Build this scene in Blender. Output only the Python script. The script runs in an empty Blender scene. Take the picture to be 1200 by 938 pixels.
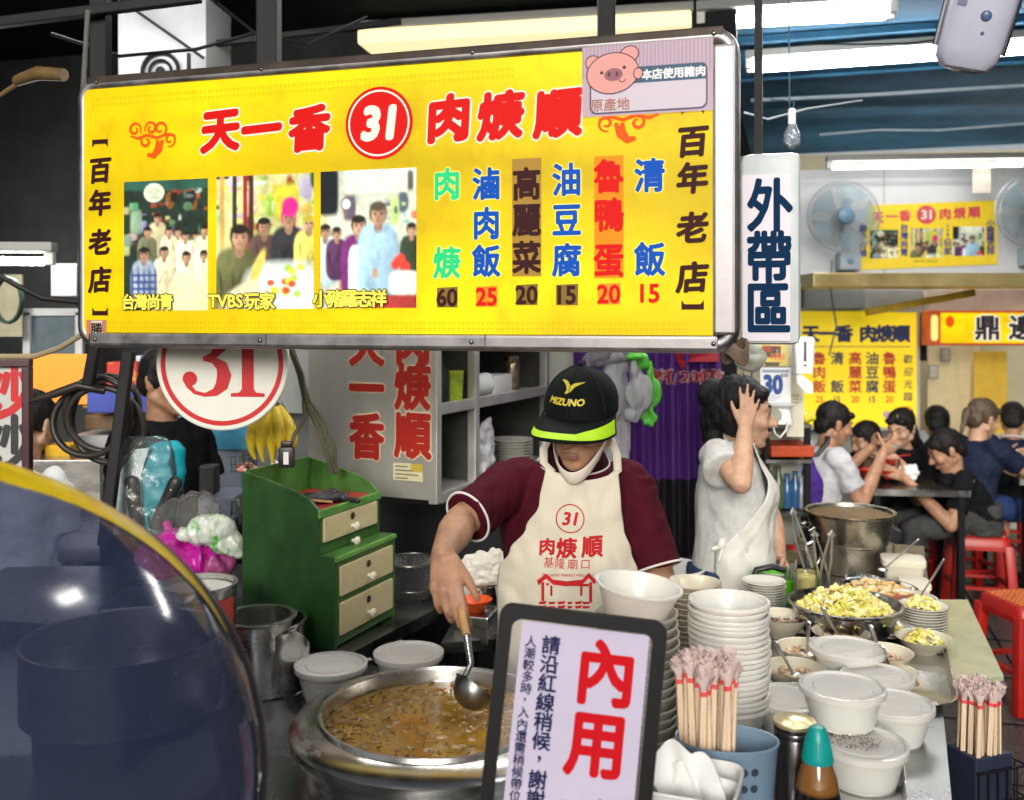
import bpy, bmesh, math, random
from mathutils import Vector, Matrix, noise
random.seed(7)
sc = bpy.context.scene
COL = sc.collection
R = math.radians
# ---------------------------------------------------------------- camera, world, sun, exposure
cam_d = bpy.data.cameras.new('camera'); cam = bpy.data.objects.new('camera', cam_d); COL.objects.link(cam)
cam.location = (0, 0, 1.7); cam.rotation_euler = (R(90), 0, 0)
cam_d.sensor_width = 36; cam_d.lens = 34.5; cam_d.shift_y = -97/1200
cam_d.clip_start = .02; cam_d.clip_end = 500
cam_d.dof.use_dof = True; cam_d.dof.focus_distance = 2.35; cam_d.dof.aperture_fstop = 3.6
sc.camera = cam
sc.render.resolution_x = 1024; sc.render.resolution_y = 800
w = bpy.data.worlds.new('World'); sc.world = w; w.use_nodes = True
nt = w.node_tree; bg = nt.nodes['Background']
sky = nt.nodes.new('ShaderNodeTexSky'); sky.sky_type = 'NISHITA'; sky.sun_disc = False
SUN_EL, SUN_AZ = 17, 188
sky.sun_elevation = R(SUN_EL); sky.sun_rotation = R(SUN_AZ)
hs = nt.nodes.new('ShaderNodeHueSaturation'); hs.inputs['Saturation'].default_value = .35
nt.links.new(sky.outputs['Color'], hs.inputs['Color']); nt.links.new(hs.outputs['Color'], bg.inputs['Color'])
bg.inputs['Strength'].default_value = .05
sun_d = bpy.data.lights.new('sun', 'SUN'); sun = bpy.data.objects.new('sun', sun_d); COL.objects.link(sun)
sun_d.energy = 2.0; sun_d.angle = R(20); sun_d.color = (1, .95, .87)
sd = Vector((math.sin(R(SUN_AZ))*math.cos(R(SUN_EL)), math.cos(R(SUN_AZ))*math.cos(R(SUN_EL)), math.sin(R(SUN_EL))))
sun.rotation_euler = sd.to_track_quat('Z', 'Y').to_euler(); sun.location = sd*20
sc.view_settings.view_transform = 'Standard'; sc.view_settings.look = 'None'
sc.view_settings.exposure = .45; sc.view_settings.gamma = 1
sc.cycles.use_denoising = True
sc.cycles.max_bounces = 8; sc.cycles.transparent_max_bounces = 16
sc.cycles.sample_clamp_indirect = 6; sc.cycles.caustics_reflective = False; sc.cycles.caustics_refractive = False

# ---------------------------------------------------------------- materials
def s2l(c):
    return tuple((v/12.92 if v <= .04045 else ((v+.055)/1.055)**2.4) for v in c)
def hx(h):
    h = h.lstrip('#'); return s2l(tuple(int(h[i:i+2], 16)/255 for i in (0, 2, 4)))
_M = {}
def M(name, col=(.5, .5, .5), rough=.5, metal=0, var=.12, vs=12, bump=0, bs=60, emit=0, ecol=None, stretch=None,
      trans=0, sss=0, coat=0, spots=0, spotcol=(.05, .04, .03), spotscale=30, alpha=1, ior=1.45, spec=.5, rvar=0):
    if name in _M: return _M[name]
    if isinstance(col, str): col = hx(col)
    m = bpy.data.materials.new(name); m.use_nodes = True; n = m.node_tree; b = n.nodes['Principled BSDF']; L = n.links.new
    tc = n.nodes.new('ShaderNodeTexCoord'); mp = n.nodes.new('ShaderNodeMapping'); L(tc.outputs['Object'], mp.inputs[0])
    if stretch: mp.inputs['Scale'].default_value = stretch
    col4 = (*col, 1); out = None
    if var:
        nz = n.nodes.new('ShaderNodeTexNoise'); nz.inputs['Scale'].default_value = vs; nz.inputs['Detail'].default_value = 6
        nz.inputs['Roughness'].default_value = .65; L(mp.outputs[0], nz.inputs['Vector'])
        rp = n.nodes.new('ShaderNodeValToRGB'); L(nz.outputs['Fac'], rp.inputs[0])
        rp.color_ramp.elements[0].position = .3; rp.color_ramp.elements[1].position = .7
        rp.color_ramp.elements[0].color = (*[max(0, c*(1-var)) for c in col], 1)
        rp.color_ramp.elements[1].color = (*[min(1, c*(1+var)) for c in col], 1)
        out = rp.outputs[0]
        if rvar:
            mr = n.nodes.new('ShaderNodeMapRange'); L(nz.outputs['Fac'], mr.inputs[0])
            mr.inputs[1].default_value = .3; mr.inputs[2].default_value = .7
            mr.inputs[3].default_value = max(.03, rough-rvar); mr.inputs[4].default_value = min(1, rough+rvar)
            L(mr.outputs[0], b.inputs['Roughness'])
    if spots:
        n2 = n.nodes.new('ShaderNodeTexNoise'); n2.inputs['Scale'].default_value = spotscale; n2.inputs['Detail'].default_value = 8
        n2.inputs['Roughness'].default_value = .7
        L(tc.outputs['Object'], n2.inputs['Vector'])
        r2 = n.nodes.new('ShaderNodeValToRGB'); L(n2.outputs['Fac'], r2.inputs[0])
        r2.color_ramp.elements[0].position = 1-spots-.04; r2.color_ramp.elements[1].position = 1-spots+.06
        mx = n.nodes.new('ShaderNodeMix'); mx.data_type = 'RGBA'; L(r2.outputs[0], mx.inputs[0])
        if out: L(out, mx.inputs[6])
        else: mx.inputs[6].default_value = col4
        mx.inputs[7].default_value = (*spotcol, 1); out = mx.outputs[2]
    if out: L(out, b.inputs['Base Color'])
    else: b.inputs['Base Color'].default_value = col4
    if not (rvar and var): b.inputs['Roughness'].default_value = rough
    b.inputs['Metallic'].default_value = metal; b.inputs['IOR'].default_value = ior; b.inputs['Specular IOR Level'].default_value = spec
    if bump:
        nb = n.nodes.new('ShaderNodeTexNoise'); nb.inputs['Scale'].default_value = bs; nb.inputs['Detail'].default_value = 5
        L(mp.outputs[0], nb.inputs['Vector'])
        bp = n.nodes.new('ShaderNodeBump'); bp.inputs['Strength'].default_value = bump; bp.inputs['Distance'].default_value = .004
        L(nb.outputs['Fac'], bp.inputs['Height']); L(bp.outputs[0], b.inputs['Normal'])
    if emit:
        b.inputs['Emission Strength'].default_value = emit
        b.inputs['Emission Color'].default_value = (*(ecol or col), 1)
    if trans: b.inputs['Transmission Weight'].default_value = trans
    if sss:
        b.inputs['Subsurface Weight'].default_value = sss; b.inputs['Subsurface Radius'].default_value = (.012, .005, .003)
        b.inputs['Subsurface Scale'].default_value = 1
    if coat: b.inputs['Coat Weight'].default_value = coat
    if alpha < 1: b.inputs['Alpha'].default_value = alpha
    if rough >= .7 and spec == .5: b.inputs['Specular IOR Level'].default_value = .15
    _M[name] = m; return m

def film(name, tint=(.9, .9, .9), density=.25, body=(.8, .8, .8), gloss=.25, rough=.12, bump=.6, bs=25):
    """thin clear or tinted plastic sheet: mostly transparent, some diffuse body, some sharp gloss"""
    if name in _M: return _M[name]
    m = bpy.data.materials.new(name); m.use_nodes = True; n = m.node_tree; n.nodes.clear(); L = n.links.new
    o = n.nodes.new('ShaderNodeOutputMaterial'); t = n.nodes.new('ShaderNodeBsdfTransparent'); t.inputs[0].default_value = (*tint, 1)
    d = n.nodes.new('ShaderNodeBsdfDiffuse'); d.inputs[0].default_value = (*body, 1)
    g = n.nodes.new('ShaderNodeBsdfGlossy'); g.inputs['Roughness'].default_value = rough
    fr = n.nodes.new('ShaderNodeLayerWeight'); fr.inputs[0].default_value = gloss
    tc = n.nodes.new('ShaderNodeTexCoord'); nz = n.nodes.new('ShaderNodeTexNoise'); nz.inputs['Scale'].default_value = bs
    nz.inputs['Detail'].default_value = 4
    L(tc.outputs['Object'], nz.inputs['Vector'])
    if bump:
        bp = n.nodes.new('ShaderNodeBump'); bp.inputs['Strength'].default_value = bump; bp.inputs['Distance'].default_value = .01
        L(nz.outputs['Fac'], bp.inputs['Height'])
        for s in (d, g, fr): L(bp.outputs[0], s.inputs['Normal'])
    m1 = n.nodes.new('ShaderNodeMixShader'); m1.inputs[0].default_value = density; L(t.outputs[0], m1.inputs[1]); L(d.outputs[0], m1.inputs[2])
    m2 = n.nodes.new('ShaderNodeMixShader'); L(fr.outputs['Fresnel'], m2.inputs[0]); L(m1.outputs[0], m2.inputs[1]); L(g.outputs[0], m2.inputs[2])
    L(m2.outputs[0], o.inputs[0]); _M[name] = m; return m

def paint(name, emit=0, rough=.45, mottle=0, dim=1):
    """printed matter: the ink colour of each face comes from the mesh's colour attribute"""
    if name in _M: return _M[name]
    m = bpy.data.materials.new(name); m.use_nodes = True; n = m.node_tree; b = n.nodes['Principled BSDF']
    a = n.nodes.new('ShaderNodeVertexColor'); a.layer_name = 'Ink'
    src = a.outputs[0]
    if mottle:
        tc = n.nodes.new('ShaderNodeTexCoord'); z1 = n.nodes.new('ShaderNodeTexNoise'); z1.inputs['Scale'].default_value = mottle; z1.inputs['Detail'].default_value = 5; z1.inputs['Roughness'].default_value = .75
        n.links.new(tc.outputs['Object'], z1.inputs['Vector']); mx = n.nodes.new('ShaderNodeMix'); mx.data_type = 'RGBA'; mx.blend_type = 'OVERLAY'; mx.inputs[0].default_value = .85
        n.links.new(a.outputs[0], mx.inputs[6]); n.links.new(z1.outputs['Color'], mx.inputs[7]); src = mx.outputs[2]
    n.links.new(src, b.inputs['Base Color']); b.inputs['Roughness'].default_value = rough
    if emit: n.links.new(src, b.inputs['Emission Color']); b.inputs['Emission Strength'].default_value = emit; b.inputs['Specular IOR Level'].default_value = .2
    _M[name] = m; return m

STEEL = M('brushed_steel', (.58, .57, .54), .27, 1, var=.08, vs=5, stretch=(1, 1, 3), bump=.04, bs=30, rvar=.06)
STEELD = M('worn_dark_steel', (.22, .22, .21), .32, 1, var=.35, vs=7, bump=.1, bs=25, rvar=.13, spots=.36, spotcol=(.07, .065, .055), spotscale=9)
STEELT = M('tray_steel', (.62, .62, .61), .22, 1, var=.1, vs=6, rvar=.1)
ALU = M('aluminium_trim', (.33, .315, .32), .45, 1, var=.2, vs=14, rvar=.12, spots=.34, spotcol=(.20, .17, .14), spotscale=11)
BLACK = M('black_plastic', (.012, .012, .013), .4, var=.2)
BLKMET = M('black_steel', (.008, .008, .009), .55, 0, spec=.25, var=.3, spots=.3, spotcol=(.03, .022, .018), spotscale=14)
WHITEP = M('white_plastic', (.72, .72, .7), .35, var=.06, vs=9)
PPCUP = M('milky_plastic', (.74, .71, .66), .3, var=.07, vs=9, sss=.3)
LIDP = film('clear_lid', (.95, .95, .95), .56, (.90, .88, .84), .22, .10, .35, 24)
CAST = None
CERAM = M('cream_melamine', (.62, .57, .44), .25, var=.05, vs=8)
CERAMW = M('white_melamine', (.66, .64, .58), .22, var=.04, vs=8)
SKIN = M('skin', (.42, .225, .135), .5, var=.24, vs=30, bump=.12, bs=120, sss=.12)
SKINF = M('pale_skin', (.55, .33, .22), .5, var=.2, vs=30, bump=.1, bs=120, sss=.12)
HAIR = M('black_hair', (.009, .0075, .007), .58, var=.5, vs=60, bump=.6, bs=220, stretch=(1, 1, .2), spec=.3)
RED = M('red_print', '#c8141c', .5, var=.08)

# ---------------------------------------------------------------- mesh builder
def ortho(d):
    d = Vector(d).normalized(); a = Vector((0, 0, 1)) if abs(d.z) < .9 else Vector((1, 0, 0))
    u = d.cross(a).normalized(); return u, d.cross(u).normalized()
class MB:
    def __init__(s): s.v = []; s.f = []; s.c = {}
    def add(s, vs, fs, col=None):
        b = len(s.v); s.v += [Vector(v) for v in vs]
        for f in fs:
            if col is not None: s.c[len(s.f)] = col
            s.f.append([b+i for i in f])
        return s
    def box(s, c, d, rz=0, bev=0, rot=None, col=None):
        bm = bmesh.new(); bmesh.ops.create_cube(bm, size=1)
        for v in bm.verts: v.co = Vector((v.co.x*d[0], v.co.y*d[1], v.co.z*d[2]))
        if bev: bmesh.ops.bevel(bm, geom=bm.edges[:], offset=min(bev, min(d)*.45), segments=2, affect='EDGES', profile=.6)
        m = Matrix.Translation(c) @ (rot.to_4x4() if rot else Matrix.Rotation(rz, 4, 'Z'))
        bm.verts.index_update()
        s.add([m @ v.co for v in bm.verts], [[v.index for v in f.verts] for f in bm.faces], col); bm.free(); return s
    def bar(s, p0, p1, wd, dp=None, bev=0, col=None):
        p0, p1 = Vector(p0), Vector(p1); d = p1-p0; u, v = ortho(d); rot = Matrix((u, v, d.normalized())).transposed()
        return s.box((p0+p1)/2, (wd, dp or wd, d.length), bev=bev, rot=rot, col=col)
    def tube(s, pts, rad, seg=10, caps=True, closed=False, flat=1, col=None):
        pts = [Vector(p) for p in pts]; n = len(pts); rad = rad if isinstance(rad, (list, tuple)) else [rad]*n
        vs, fs = [], []; pu = None
        for i, p in enumerate(pts):
            if closed: t = pts[(i+1) % n]-pts[i-1]
            else: t = pts[min(i+1, n-1)]-pts[max(i-1, 0)]
            t.normalize()
            if pu is None: u, _ = ortho(t)
            else:
                u = pu-t*pu.dot(t)
                u = u.normalized() if u.length > 1e-6 else ortho(t)[0]
            w_ = t.cross(u); pu = u
            for k in range(seg):
                a = 2*math.pi*k/seg; vs.append(p+(u*math.cos(a)+w_*math.sin(a)*flat)*rad[i])
        for i in range(n if closed else n-1):
            j = (i+1) % n
            for k in range(seg):
                l = (k+1) % seg; fs.append((i*seg+k, i*seg+l, j*seg+l, j*seg+k))
        if caps and not closed: fs.append(tuple(range(seg-1, -1, -1))); fs.append(tuple((n-1)*seg+k for k in range(seg)))
        return s.add(vs, fs, col)
    def lathe(s, prof, c=(0, 0, 0), seg=40, capb=True, capt=False, sx=1, sy=1, m=None, col=None):
        vs, fs = [], []; n = len(prof); c = Vector(c)
        for r, z in prof:
            for k in range(seg):
                a = 2*math.pi*k/seg; p = Vector((r*math.cos(a)*sx, r*math.sin(a)*sy, z)); vs.append(c+(m @ p if m else p))
        for i in range(n-1):
            for k in range(seg):
                l = (k+1) % seg; fs.append((i*seg+k, i*seg+l, (i+1)*seg+l, (i+1)*seg+k))
        if capb: fs.append(tuple(range(seg-1, -1, -1)))
        if capt: fs.append(tuple((n-1)*seg+k for k in range(seg)))
        return s.add(vs, fs, col)
    def ball(s, c, r, m=None, seg=20, rings=12, col=None):
        r = (r, r, r) if isinstance(r, (int, float)) else r; c = Vector(c); vs, fs = [], []
        for i in range(rings+1):
            t = math.pi*i/rings
            for k in range(seg):
                a = 2*math.pi*k/seg; p = Vector((r[0]*math.sin(t)*math.cos(a), r[1]*math.sin(t)*math.sin(a), -r[2]*math.cos(t)))
                vs.append(c+(m @ p if m else p))
        for i in range(rings):
            for k in range(seg):
                l = (k+1) % seg
                if i == 0: fs.append((k, seg+l, seg+k)) if 0 else fs.append((i*seg+k, (i+1)*seg+l, (i+1)*seg+k))
                elif i == rings-1: fs.append((i*seg+k, i*seg+l, (i+1)*seg+k))
                else: fs.append((i*seg+k, i*seg+l, (i+1)*seg+l, (i+1)*seg+k))
        return s.add(vs, fs, col)
    def cap(s, p0, p1, r0, r1, seg=16, flat=None, col=None):
        """tapered capsule; flat = (direction, factor) squeezes it along a direction"""
        p0, p1 = Vector(p0), Vector(p1); d = (p1-p0); L_ = d.length or 1e-5; d = d/L_; pts, rad = [], []
        for i in range(6):
            a = math.pi/2*(1-i/5); pts.append(p0-d*(r0*math.sin(a))); rad.append(max(r0*math.cos(a), r0*.02))
        for i in range(1, 4): pts.append(p0+d*(L_*i/4)); rad.append(r0+(r1-r0)*i/4)
        for i in range(6):
            a = math.pi/2*i/5; pts.append(p1+d*(r1*math.sin(a))); rad.append(max(r1*math.cos(a), r1*.02))
        b = len(s.v); s.tube(pts, rad, seg, col=col)
        if flat:
            fd = Vector(flat[0]).normalized(); mid = (p0+p1)/2
            for i in range(b, len(s.v)):
                h = (s.v[i]-mid).dot(fd); s.v[i] = s.v[i]-fd*h*(1-flat[1])
        return s
    def frus(s, p0, p1, r0, r1, seg=24, col=None): return s.tube([p0, p1], [r0, r1], seg, col=col)
    def loft(s, rings, seg=28, caps=True, col=None, power=2.0):
        """rings: (centre, rx, ry[, yaw]) superellipse sections stacked in order"""
        vs, fs = [], []
        for rg in rings:
            c, rx, ry = Vector(rg[0]), rg[1], rg[2]; yaw = rg[3] if len(rg) > 3 else 0; mt = Matrix.Rotation(yaw, 3, 'Z')
            for k in range(seg):
                a = 2*math.pi*k/seg; ca, sa = math.cos(a), math.sin(a); e = 2/power
                p = Vector((math.copysign(abs(ca)**e, ca)*rx, math.copysign(abs(sa)**e, sa)*ry, 0)); vs.append(c+mt @ p)
        n = len(rings)
        for i in range(n-1):
            for k in range(seg):
                l = (k+1) % seg; fs.append((i*seg+k, i*seg+l, (i+1)*seg+l, (i+1)*seg+k))
        if caps: fs.append(tuple(range(seg-1, -1, -1))); fs.append(tuple((n-1)*seg+k for k in range(seg)))
        return s.add(vs, fs, col)
    def prism(s, out, depth, m=None, col=None):
        """outline (x,z) in the local XZ plane, front at y=0, back at y=depth"""
        n = len(out); vs = [Vector((x, 0, z)) for x, z in out]+[Vector((x, depth, z)) for x, z in out]
        fs = [tuple(range(n)), tuple(range(2*n-1, n-1, -1))]+[(i, n+i, n+(i+1) % n, (i+1) % n) for i in range(n)]
        if m: vs = [m @ v for v in vs]
        return s.add(vs, fs, col)
    def slab(s, out, z0, z1, col=None):
        n = len(out); vs = [Vector((x, y, z1)) for x, y in out]+[Vector((x, y, z0)) for x, y in out]
        return s.add(vs, [tuple(range(n)), tuple(range(2*n-1, n-1, -1))]+[(i, n+i, n+(i+1) % n, (i+1) % n) for i in range(n)], col)
    def grid(s, fn, nu, nv, close=False, col=None):
        vs = [fn(i/(nu-1), j/(nv-1)) for j in range(nv) for i in range(nu)]
        return s.add(vs, [(j*nu+i, j*nu+i+1, (j+1)*nu+i+1, (j+1)*nu+i) for j in range(nv-1) for i in range(nu-1)], col)
    def xf(s, m): s.v = [m @ v for v in s.v]; return s
    def mesh(s, name, smooth=True, ang=38):
        me = bpy.data.meshes.new(name); me.from_pydata([tuple(v) for v in s.v], [], s.f); me.update()
        bm = bmesh.new(); bm.from_mesh(me); bmesh.ops.recalc_face_normals(bm, faces=bm.faces[:]); bm.to_mesh(me); bm.free()
        if s.c:
            a = me.color_attributes.new('Ink', 'FLOAT_COLOR', 'CORNER')
            for p in me.polygons:
                c = s.c.get(p.index, (.5, .5, .5))
                for li in p.loop_indices: a.data[li].color = (*c, 1)
        if smooth:
            me.polygons.foreach_set('use_smooth', [True]*len(me.polygons)); me.set_sharp_from_angle(angle=R(ang))
        return me
    def build(s, name, mat, parent=None, smooth=True, ang=38, loc=None, rz=None):
        return link(name, s.mesh(name, smooth, ang), mat, parent, loc, rz)
def pieces(mb):
    """the connected pieces of a builder, each as a builder of its own"""
    par = list(range(len(mb.v)))
    def fd(i):
        while par[i] != i: par[i] = par[par[i]]; i = par[i]
        return i
    for f in mb.f:
        r = fd(f[0])
        for i in f[1:]: par[fd(i)] = r
    grp = {}
    for k, f in enumerate(mb.f): grp.setdefault(fd(f[0]), []).append((k, f))
    for fl in grp.values():
        m = MB(); ix = {}
        for k, f in fl:
            q = []
            for i in f:
                if i not in ix: ix[i] = len(m.v); m.v.append(mb.v[i])
                q.append(ix[i])
            if k in mb.c: m.c[len(m.f)] = mb.c[k]
            m.f.append(q)
        yield m
def each(mb, name, mat, parent=None, smooth=True, off=None):
    r = [m.build(name, mat, parent, smooth) for m in pieces(mb)]
    for o in r:
        if off is not None: o.location = -off
    return r
def link(name, me, mat=None, parent=None, loc=None, rz=None):
    if mat and not len(me.materials): me.materials.append(mat)
    o = bpy.data.objects.new(name, me); COL.objects.link(o)
    if parent: o.parent = parent
    if loc is not None: o.location = loc
    if rz is not None: o.rotation_euler = (0, 0, rz)
    return o
def tag(o, label, cat, group=None, kind=None):
    o['label'] = label; o['category'] = cat
    if group: o['group'] = group
    if kind: o['kind'] = kind
    return o
def struct(o, label=None):
    o['kind'] = 'structure'
    if label: o['label'] = label
    return o
def thing(name, label, cat, loc=(0, 0, 0), rz=0, group=None):
    o = bpy.data.objects.new(name, None); COL.objects.link(o); o.location = loc; o.rotation_euler = (0, 0, rz)
    o.empty_display_size = .05
    return tag(o, label, cat, group)
def dup(o, loc, rz=0, label=None, group=None, scale=None):
    def cp(x, par):
        c = x.copy(); COL.objects.link(c); c.parent = par
        for ch in [k for k in ALLKIDS(x)]: cp(ch, c)
        return c
    r = cp(o, None); r.location = loc; r.rotation_euler = (0, 0, rz)
    if scale: r.scale = (scale,)*3 if isinstance(scale, (int, float)) else scale
    if label: r['label'] = label
    if group: r['group'] = group
    return r
def ALLKIDS(x): return list(x.children)
def P(px, py, y):
    """where a thing seen at this photo position stands when it is y metres from the camera"""
    return Vector(((px-600)/1150*y, y, 1.7-(py-372)/1150*y))
def G(px, py, z):
    y = 1150*(1.7-z)/(py-372); return Vector(((px-600)/1150*y, y, z))

# ---------------------------------------------------------------- lettering
_T = {}
def _txt(s, off):
    k = (s, round(off, 3))
    if k not in _T:
        c = bpy.data.curves.new('t', 'FONT'); c.body = s; c.size = 1; c.offset = off; c.resolution_u = 3
        o = bpy.data.objects.new('t', c); COL.objects.link(o); dg = bpy.context.evaluated_depsgraph_get()
        me = bpy.data.meshes.new_from_object(o.evaluated_get(dg))
        _T[k] = ([v.co.copy() for v in me.vertices], [tuple(p.vertices) for p in me.polygons])
        bpy.data.objects.remove(o); bpy.data.curves.remove(c); bpy.data.meshes.remove(me)
    return _T[k]
def fat(off):
    """offsets that thicken a stroke: the pen is moved round a small circle"""
    o = [(0, 0)]
    if off > .004:
        o += [(off*math.cos(k*math.pi/4), off*math.sin(k*math.pi/4)) for k in range(8)]
    if off > .05: o += [(off*.55*math.cos(k*math.pi/4+.4), off*.55*math.sin(k*math.pi/4+.4)) for k in range(8)]
    return o
def glyph(mb, ch, cx, cz, size, off=.02, y=0, wx=1, shear=0, col=None, fn=None, rot=0):
    """one CJK character, centred in its em square, on the local XZ plane facing -y"""
    v, f = _txt(ch, 0); cr, sr = math.cos(rot), math.sin(rot)
    for i, (ox, oy) in enumerate(fat(off)):
        out = []
        for p in v:
            a, b = (p.x-.5+ox)*wx*size/.9, (p.y-.38+oy)*size/.9
            a += shear*b; a, b = a*cr-b*sr, a*sr+b*cr; x, z = cx+a, cz+b
            out.append(fn(x, z, y-i*9e-6) if fn else Vector((x, y-i*9e-6, z)))
        mb.add(out, f, col)
def word(mb, s, cx, cz, h, off=.02, y=0, wx=1, shear=0, col=None, fn=None):
    """Latin or digits: h is the capital height, centred"""
    v, f = _txt(s, 0)
    if not v: return
    x0, x1 = min(p.x for p in v), max(p.x for p in v); k = h/.7
    for i, (ox, oy) in enumerate(fat(off)):
        out = []
        for p in v:
            a, b = (p.x-(x0+x1)/2+ox)*k*wx, (p.y-.341+oy)*k; x, z = cx+a+shear*b, cz+b
            out.append(fn(x, z, y-i*9e-6) if fn else Vector((x, y-i*9e-6, z)))
        mb.add(out, f, col)
def column(mb, s, cx, z_top, size, pitch=None, **k):
    pitch = pitch or size*1.08
    for i, ch in enumerate(s): glyph(mb, ch, cx, z_top-size/2-i*pitch, size, **k)
def row(mb, s, cx, cz, size, pitch=None, **k):
    pitch = pitch or size*1.08; x0 = cx-pitch*(len(s)-1)/2
    for i, ch in enumerate(s): glyph(mb, ch, x0+i*pitch, cz, size, **k)
def disc(mb, cx, cz, rx, rz=None, y=0, seg=32, col=None, fn=None, rot=0):
    rz = rz or rx; o = []
    for k in range(seg):
        a = 2*math.pi*k/seg; p, q = rx*math.cos(a), rz*math.sin(a); x, z = cx+p*math.cos(rot)-q*math.sin(rot), cz+p*math.sin(rot)+q*math.cos(rot)
        o.append(fn(x, z, y) if fn else (x, y, z))
    mb.add(o, [tuple(range(seg))], col)
def ring(mb, cx, cz, r0, r1, y=0, seg=40, col=None, fn=None, a0=0, a1=360):
    vs = []; full = a1-a0 >= 360
    n = seg if full else seg+1
    for k in range(n):
        a = R(a0+(a1-a0)*k/seg)
        for r in (r0, r1):
            x, z = cx+r*math.cos(a), cz+r*math.sin(a); vs.append(fn(x, z, y) if fn else (x, y, z))
    mb.add(vs, [(2*k, 2*k+1, 2*((k+1) % n)+1, 2*((k+1) % n)) for k in range(seg)], col)
def rect(mb, x0, z0, x1, z1, y=0, col=None, fn=None):
    q = [(x0, z0), (x1, z0), (x1, z1), (x0, z1)]
    mb.add([fn(x, z, y) if fn else (x, y, z) for x, z in q], [(0, 1, 2, 3)], col)
def polyg(mb, pts, y=0, col=None, fn=None):
    mb.add([fn(x, z, y) if fn else (x, y, z) for x, z in pts], [tuple(range(len(pts)))], col)
def stroke(mb, pts, wd, y=0, col=None, fn=None):
    """a flat brush line through (x,z) points, wd = width or widths"""
    n = len(pts); wd = wd if isinstance(wd, (list, tuple)) else [wd]*n; vs = []
    for i, (x, z) in enumerate(pts):
        a, b = pts[max(i-1, 0)], pts[min(i+1, n-1)]; dx, dz = b[0]-a[0], b[1]-a[1]; l = math.hypot(dx, dz) or 1
        nx, nz = -dz/l*wd[i]/2, dx/l*wd[i]/2
        for q in ((x+nx, z+nz), (x-nx, z-nz)): vs.append(fn(q[0], q[1], y) if fn else (q[0], y, q[1]))
    mb.add(vs, [(2*i, 2*i+1, 2*i+3, 2*i+2) for i in range(n-1)], col)
def rrect_pts(w_, h, r, n=6, cx=0, cz=0):
    o = []
    for qx, qz, a0 in ((1, 1, 0), (-1, 1, 90), (-1, -1, 180), (1, -1, 270)):
        for i in range(n+1):
            a = R(a0+90*i/n); o.append((cx+qx*(w_/2-r)+r*math.cos(a), cz+qz*(h/2-r)+r*math.sin(a)))
    return o
def arc(cx, cz, r, a0, a1, n=14, e=1): return [(cx+r*math.cos(R(a0+(a1-a0)*i/n)), cz+r*e*math.sin(R(a0+(a1-a0)*i/n))) for i in range(n+1)]

# ---------------------------------------------------------------- fused organic meshes
def fuse(mb, name, vox=.006, smooth=4, fac=.5, wrinkle=None, bump=0, bscale=20):
    """melt overlapping closed pieces into one continuous skin; wrinkle(co, normal) -> offset along the normal"""
    me = mb.mesh(name, False); o = bpy.data.objects.new(name, me); COL.objects.link(o)
    r = o.modifiers.new('r', 'REMESH'); r.mode = 'VOXEL'; r.voxel_size = vox; r.use_smooth_shade = True
    if smooth:
        s = o.modifiers.new('s', 'SMOOTH'); s.iterations = smooth; s.factor = fac
    dg = bpy.context.evaluated_depsgraph_get(); out = bpy.data.meshes.new_from_object(o.evaluated_get(dg)); out.name = name
    bpy.data.objects.remove(o); bpy.data.meshes.remove(me)
    if wrinkle or bump:
        ns = [v.normal.copy() for v in out.vertices]
        for v, nn in zip(out.vertices, ns):
            d = wrinkle(v.co, nn) if wrinkle else 0
            if bump: d += noise.noise(v.co*bscale)*bump
            v.co = v.co+nn*d
        out.update()
    out.polygons.foreach_set('use_smooth', [True]*len(out.polygons))
    return out
# ================================================================ SETTING
YAW = R(-16.2)
U = Vector((math.cos(YAW), math.sin(YAW), 0)); V = Vector((-math.sin(YAW), math.cos(YAW), 0))
def floor_mat():
    m = M('terrazzo', (.045, .045, .043), .35, var=.9, vs=70, spots=.42, spotcol=(.2, .2, .19), spotscale=90, rvar=.1); return m
mb = MB(); mb.slab([(-300, -300), (300, -300), (300, 300), (-300, 300)], -.3, 0)
struct(mb.build('ground', M('asphalt', (.045, .045, .047), .85, var=.4, vs=30, bump=.4, bs=200), smooth=False), 'dark asphalt street')
mb = MB()
mb.slab([(-3.2, 2.3), (1.9, .8), (5.4, 3.4), (6.8, 9.6), (-3.2, 9.6)], -.2, .012)
struct(mb.build('floor', floor_mat(), smooth=False), 'dark speckled terrazzo floor of the food hall')
# thin joints between the floor tiles
mb = MB()
for i in range(9):
    mb.bar((1.0+.6*i*.95, 1.7+.02*i, .0145), (3.0+.6*i*.95, 8.8, .0145), .012, .002)
for i in range(9):
    a = Vector((.9, 3.2+.6*i, .0152)); mb.bar(a, a+U*4.6, .012, .002)
struct(mb.build('floor_joint', M('grout', (.012, .012, .012), .8), smooth=False))

# ceilings
mb = MB(); a = Vector((-4.6, 3.1, 0))
def quad(o, l, d): return [(o.x, o.y), ((o+U*l).x, (o+U*l).y), ((o+U*l+V*d).x, (o+U*l+V*d).y), ((o+V*d).x, (o+V*d).y)]
mb.slab(quad(a, 4.9, 7.2), 3.12, 3.24)
struct(mb.build('ceiling', M('soot_ceiling', (.006, .007, .008), .9, var=.4, vs=6, spec=.15), smooth=False), 'sooty black ceiling over the stall')
mb = MB(); b = a+U*4.903
mb.slab(quad(b, 7.2, 7.2), 3.12, 3.24)
for i in range(5): # seams of the deck
    c = b+V*(.9+.85*i)+U*3.6
    mb.box((c.x, c.y, 3.105), (7.1, .05 if i % 3 else .10, .02 if i % 3 else .04), rz=YAW, bev=.012)
struct(mb.build('ceiling', M('blue_deck', (.026, .098, .175), .85, var=.25, vs=4), smooth=False), 'blue painted ribbed ceiling over the dining hall')

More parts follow.
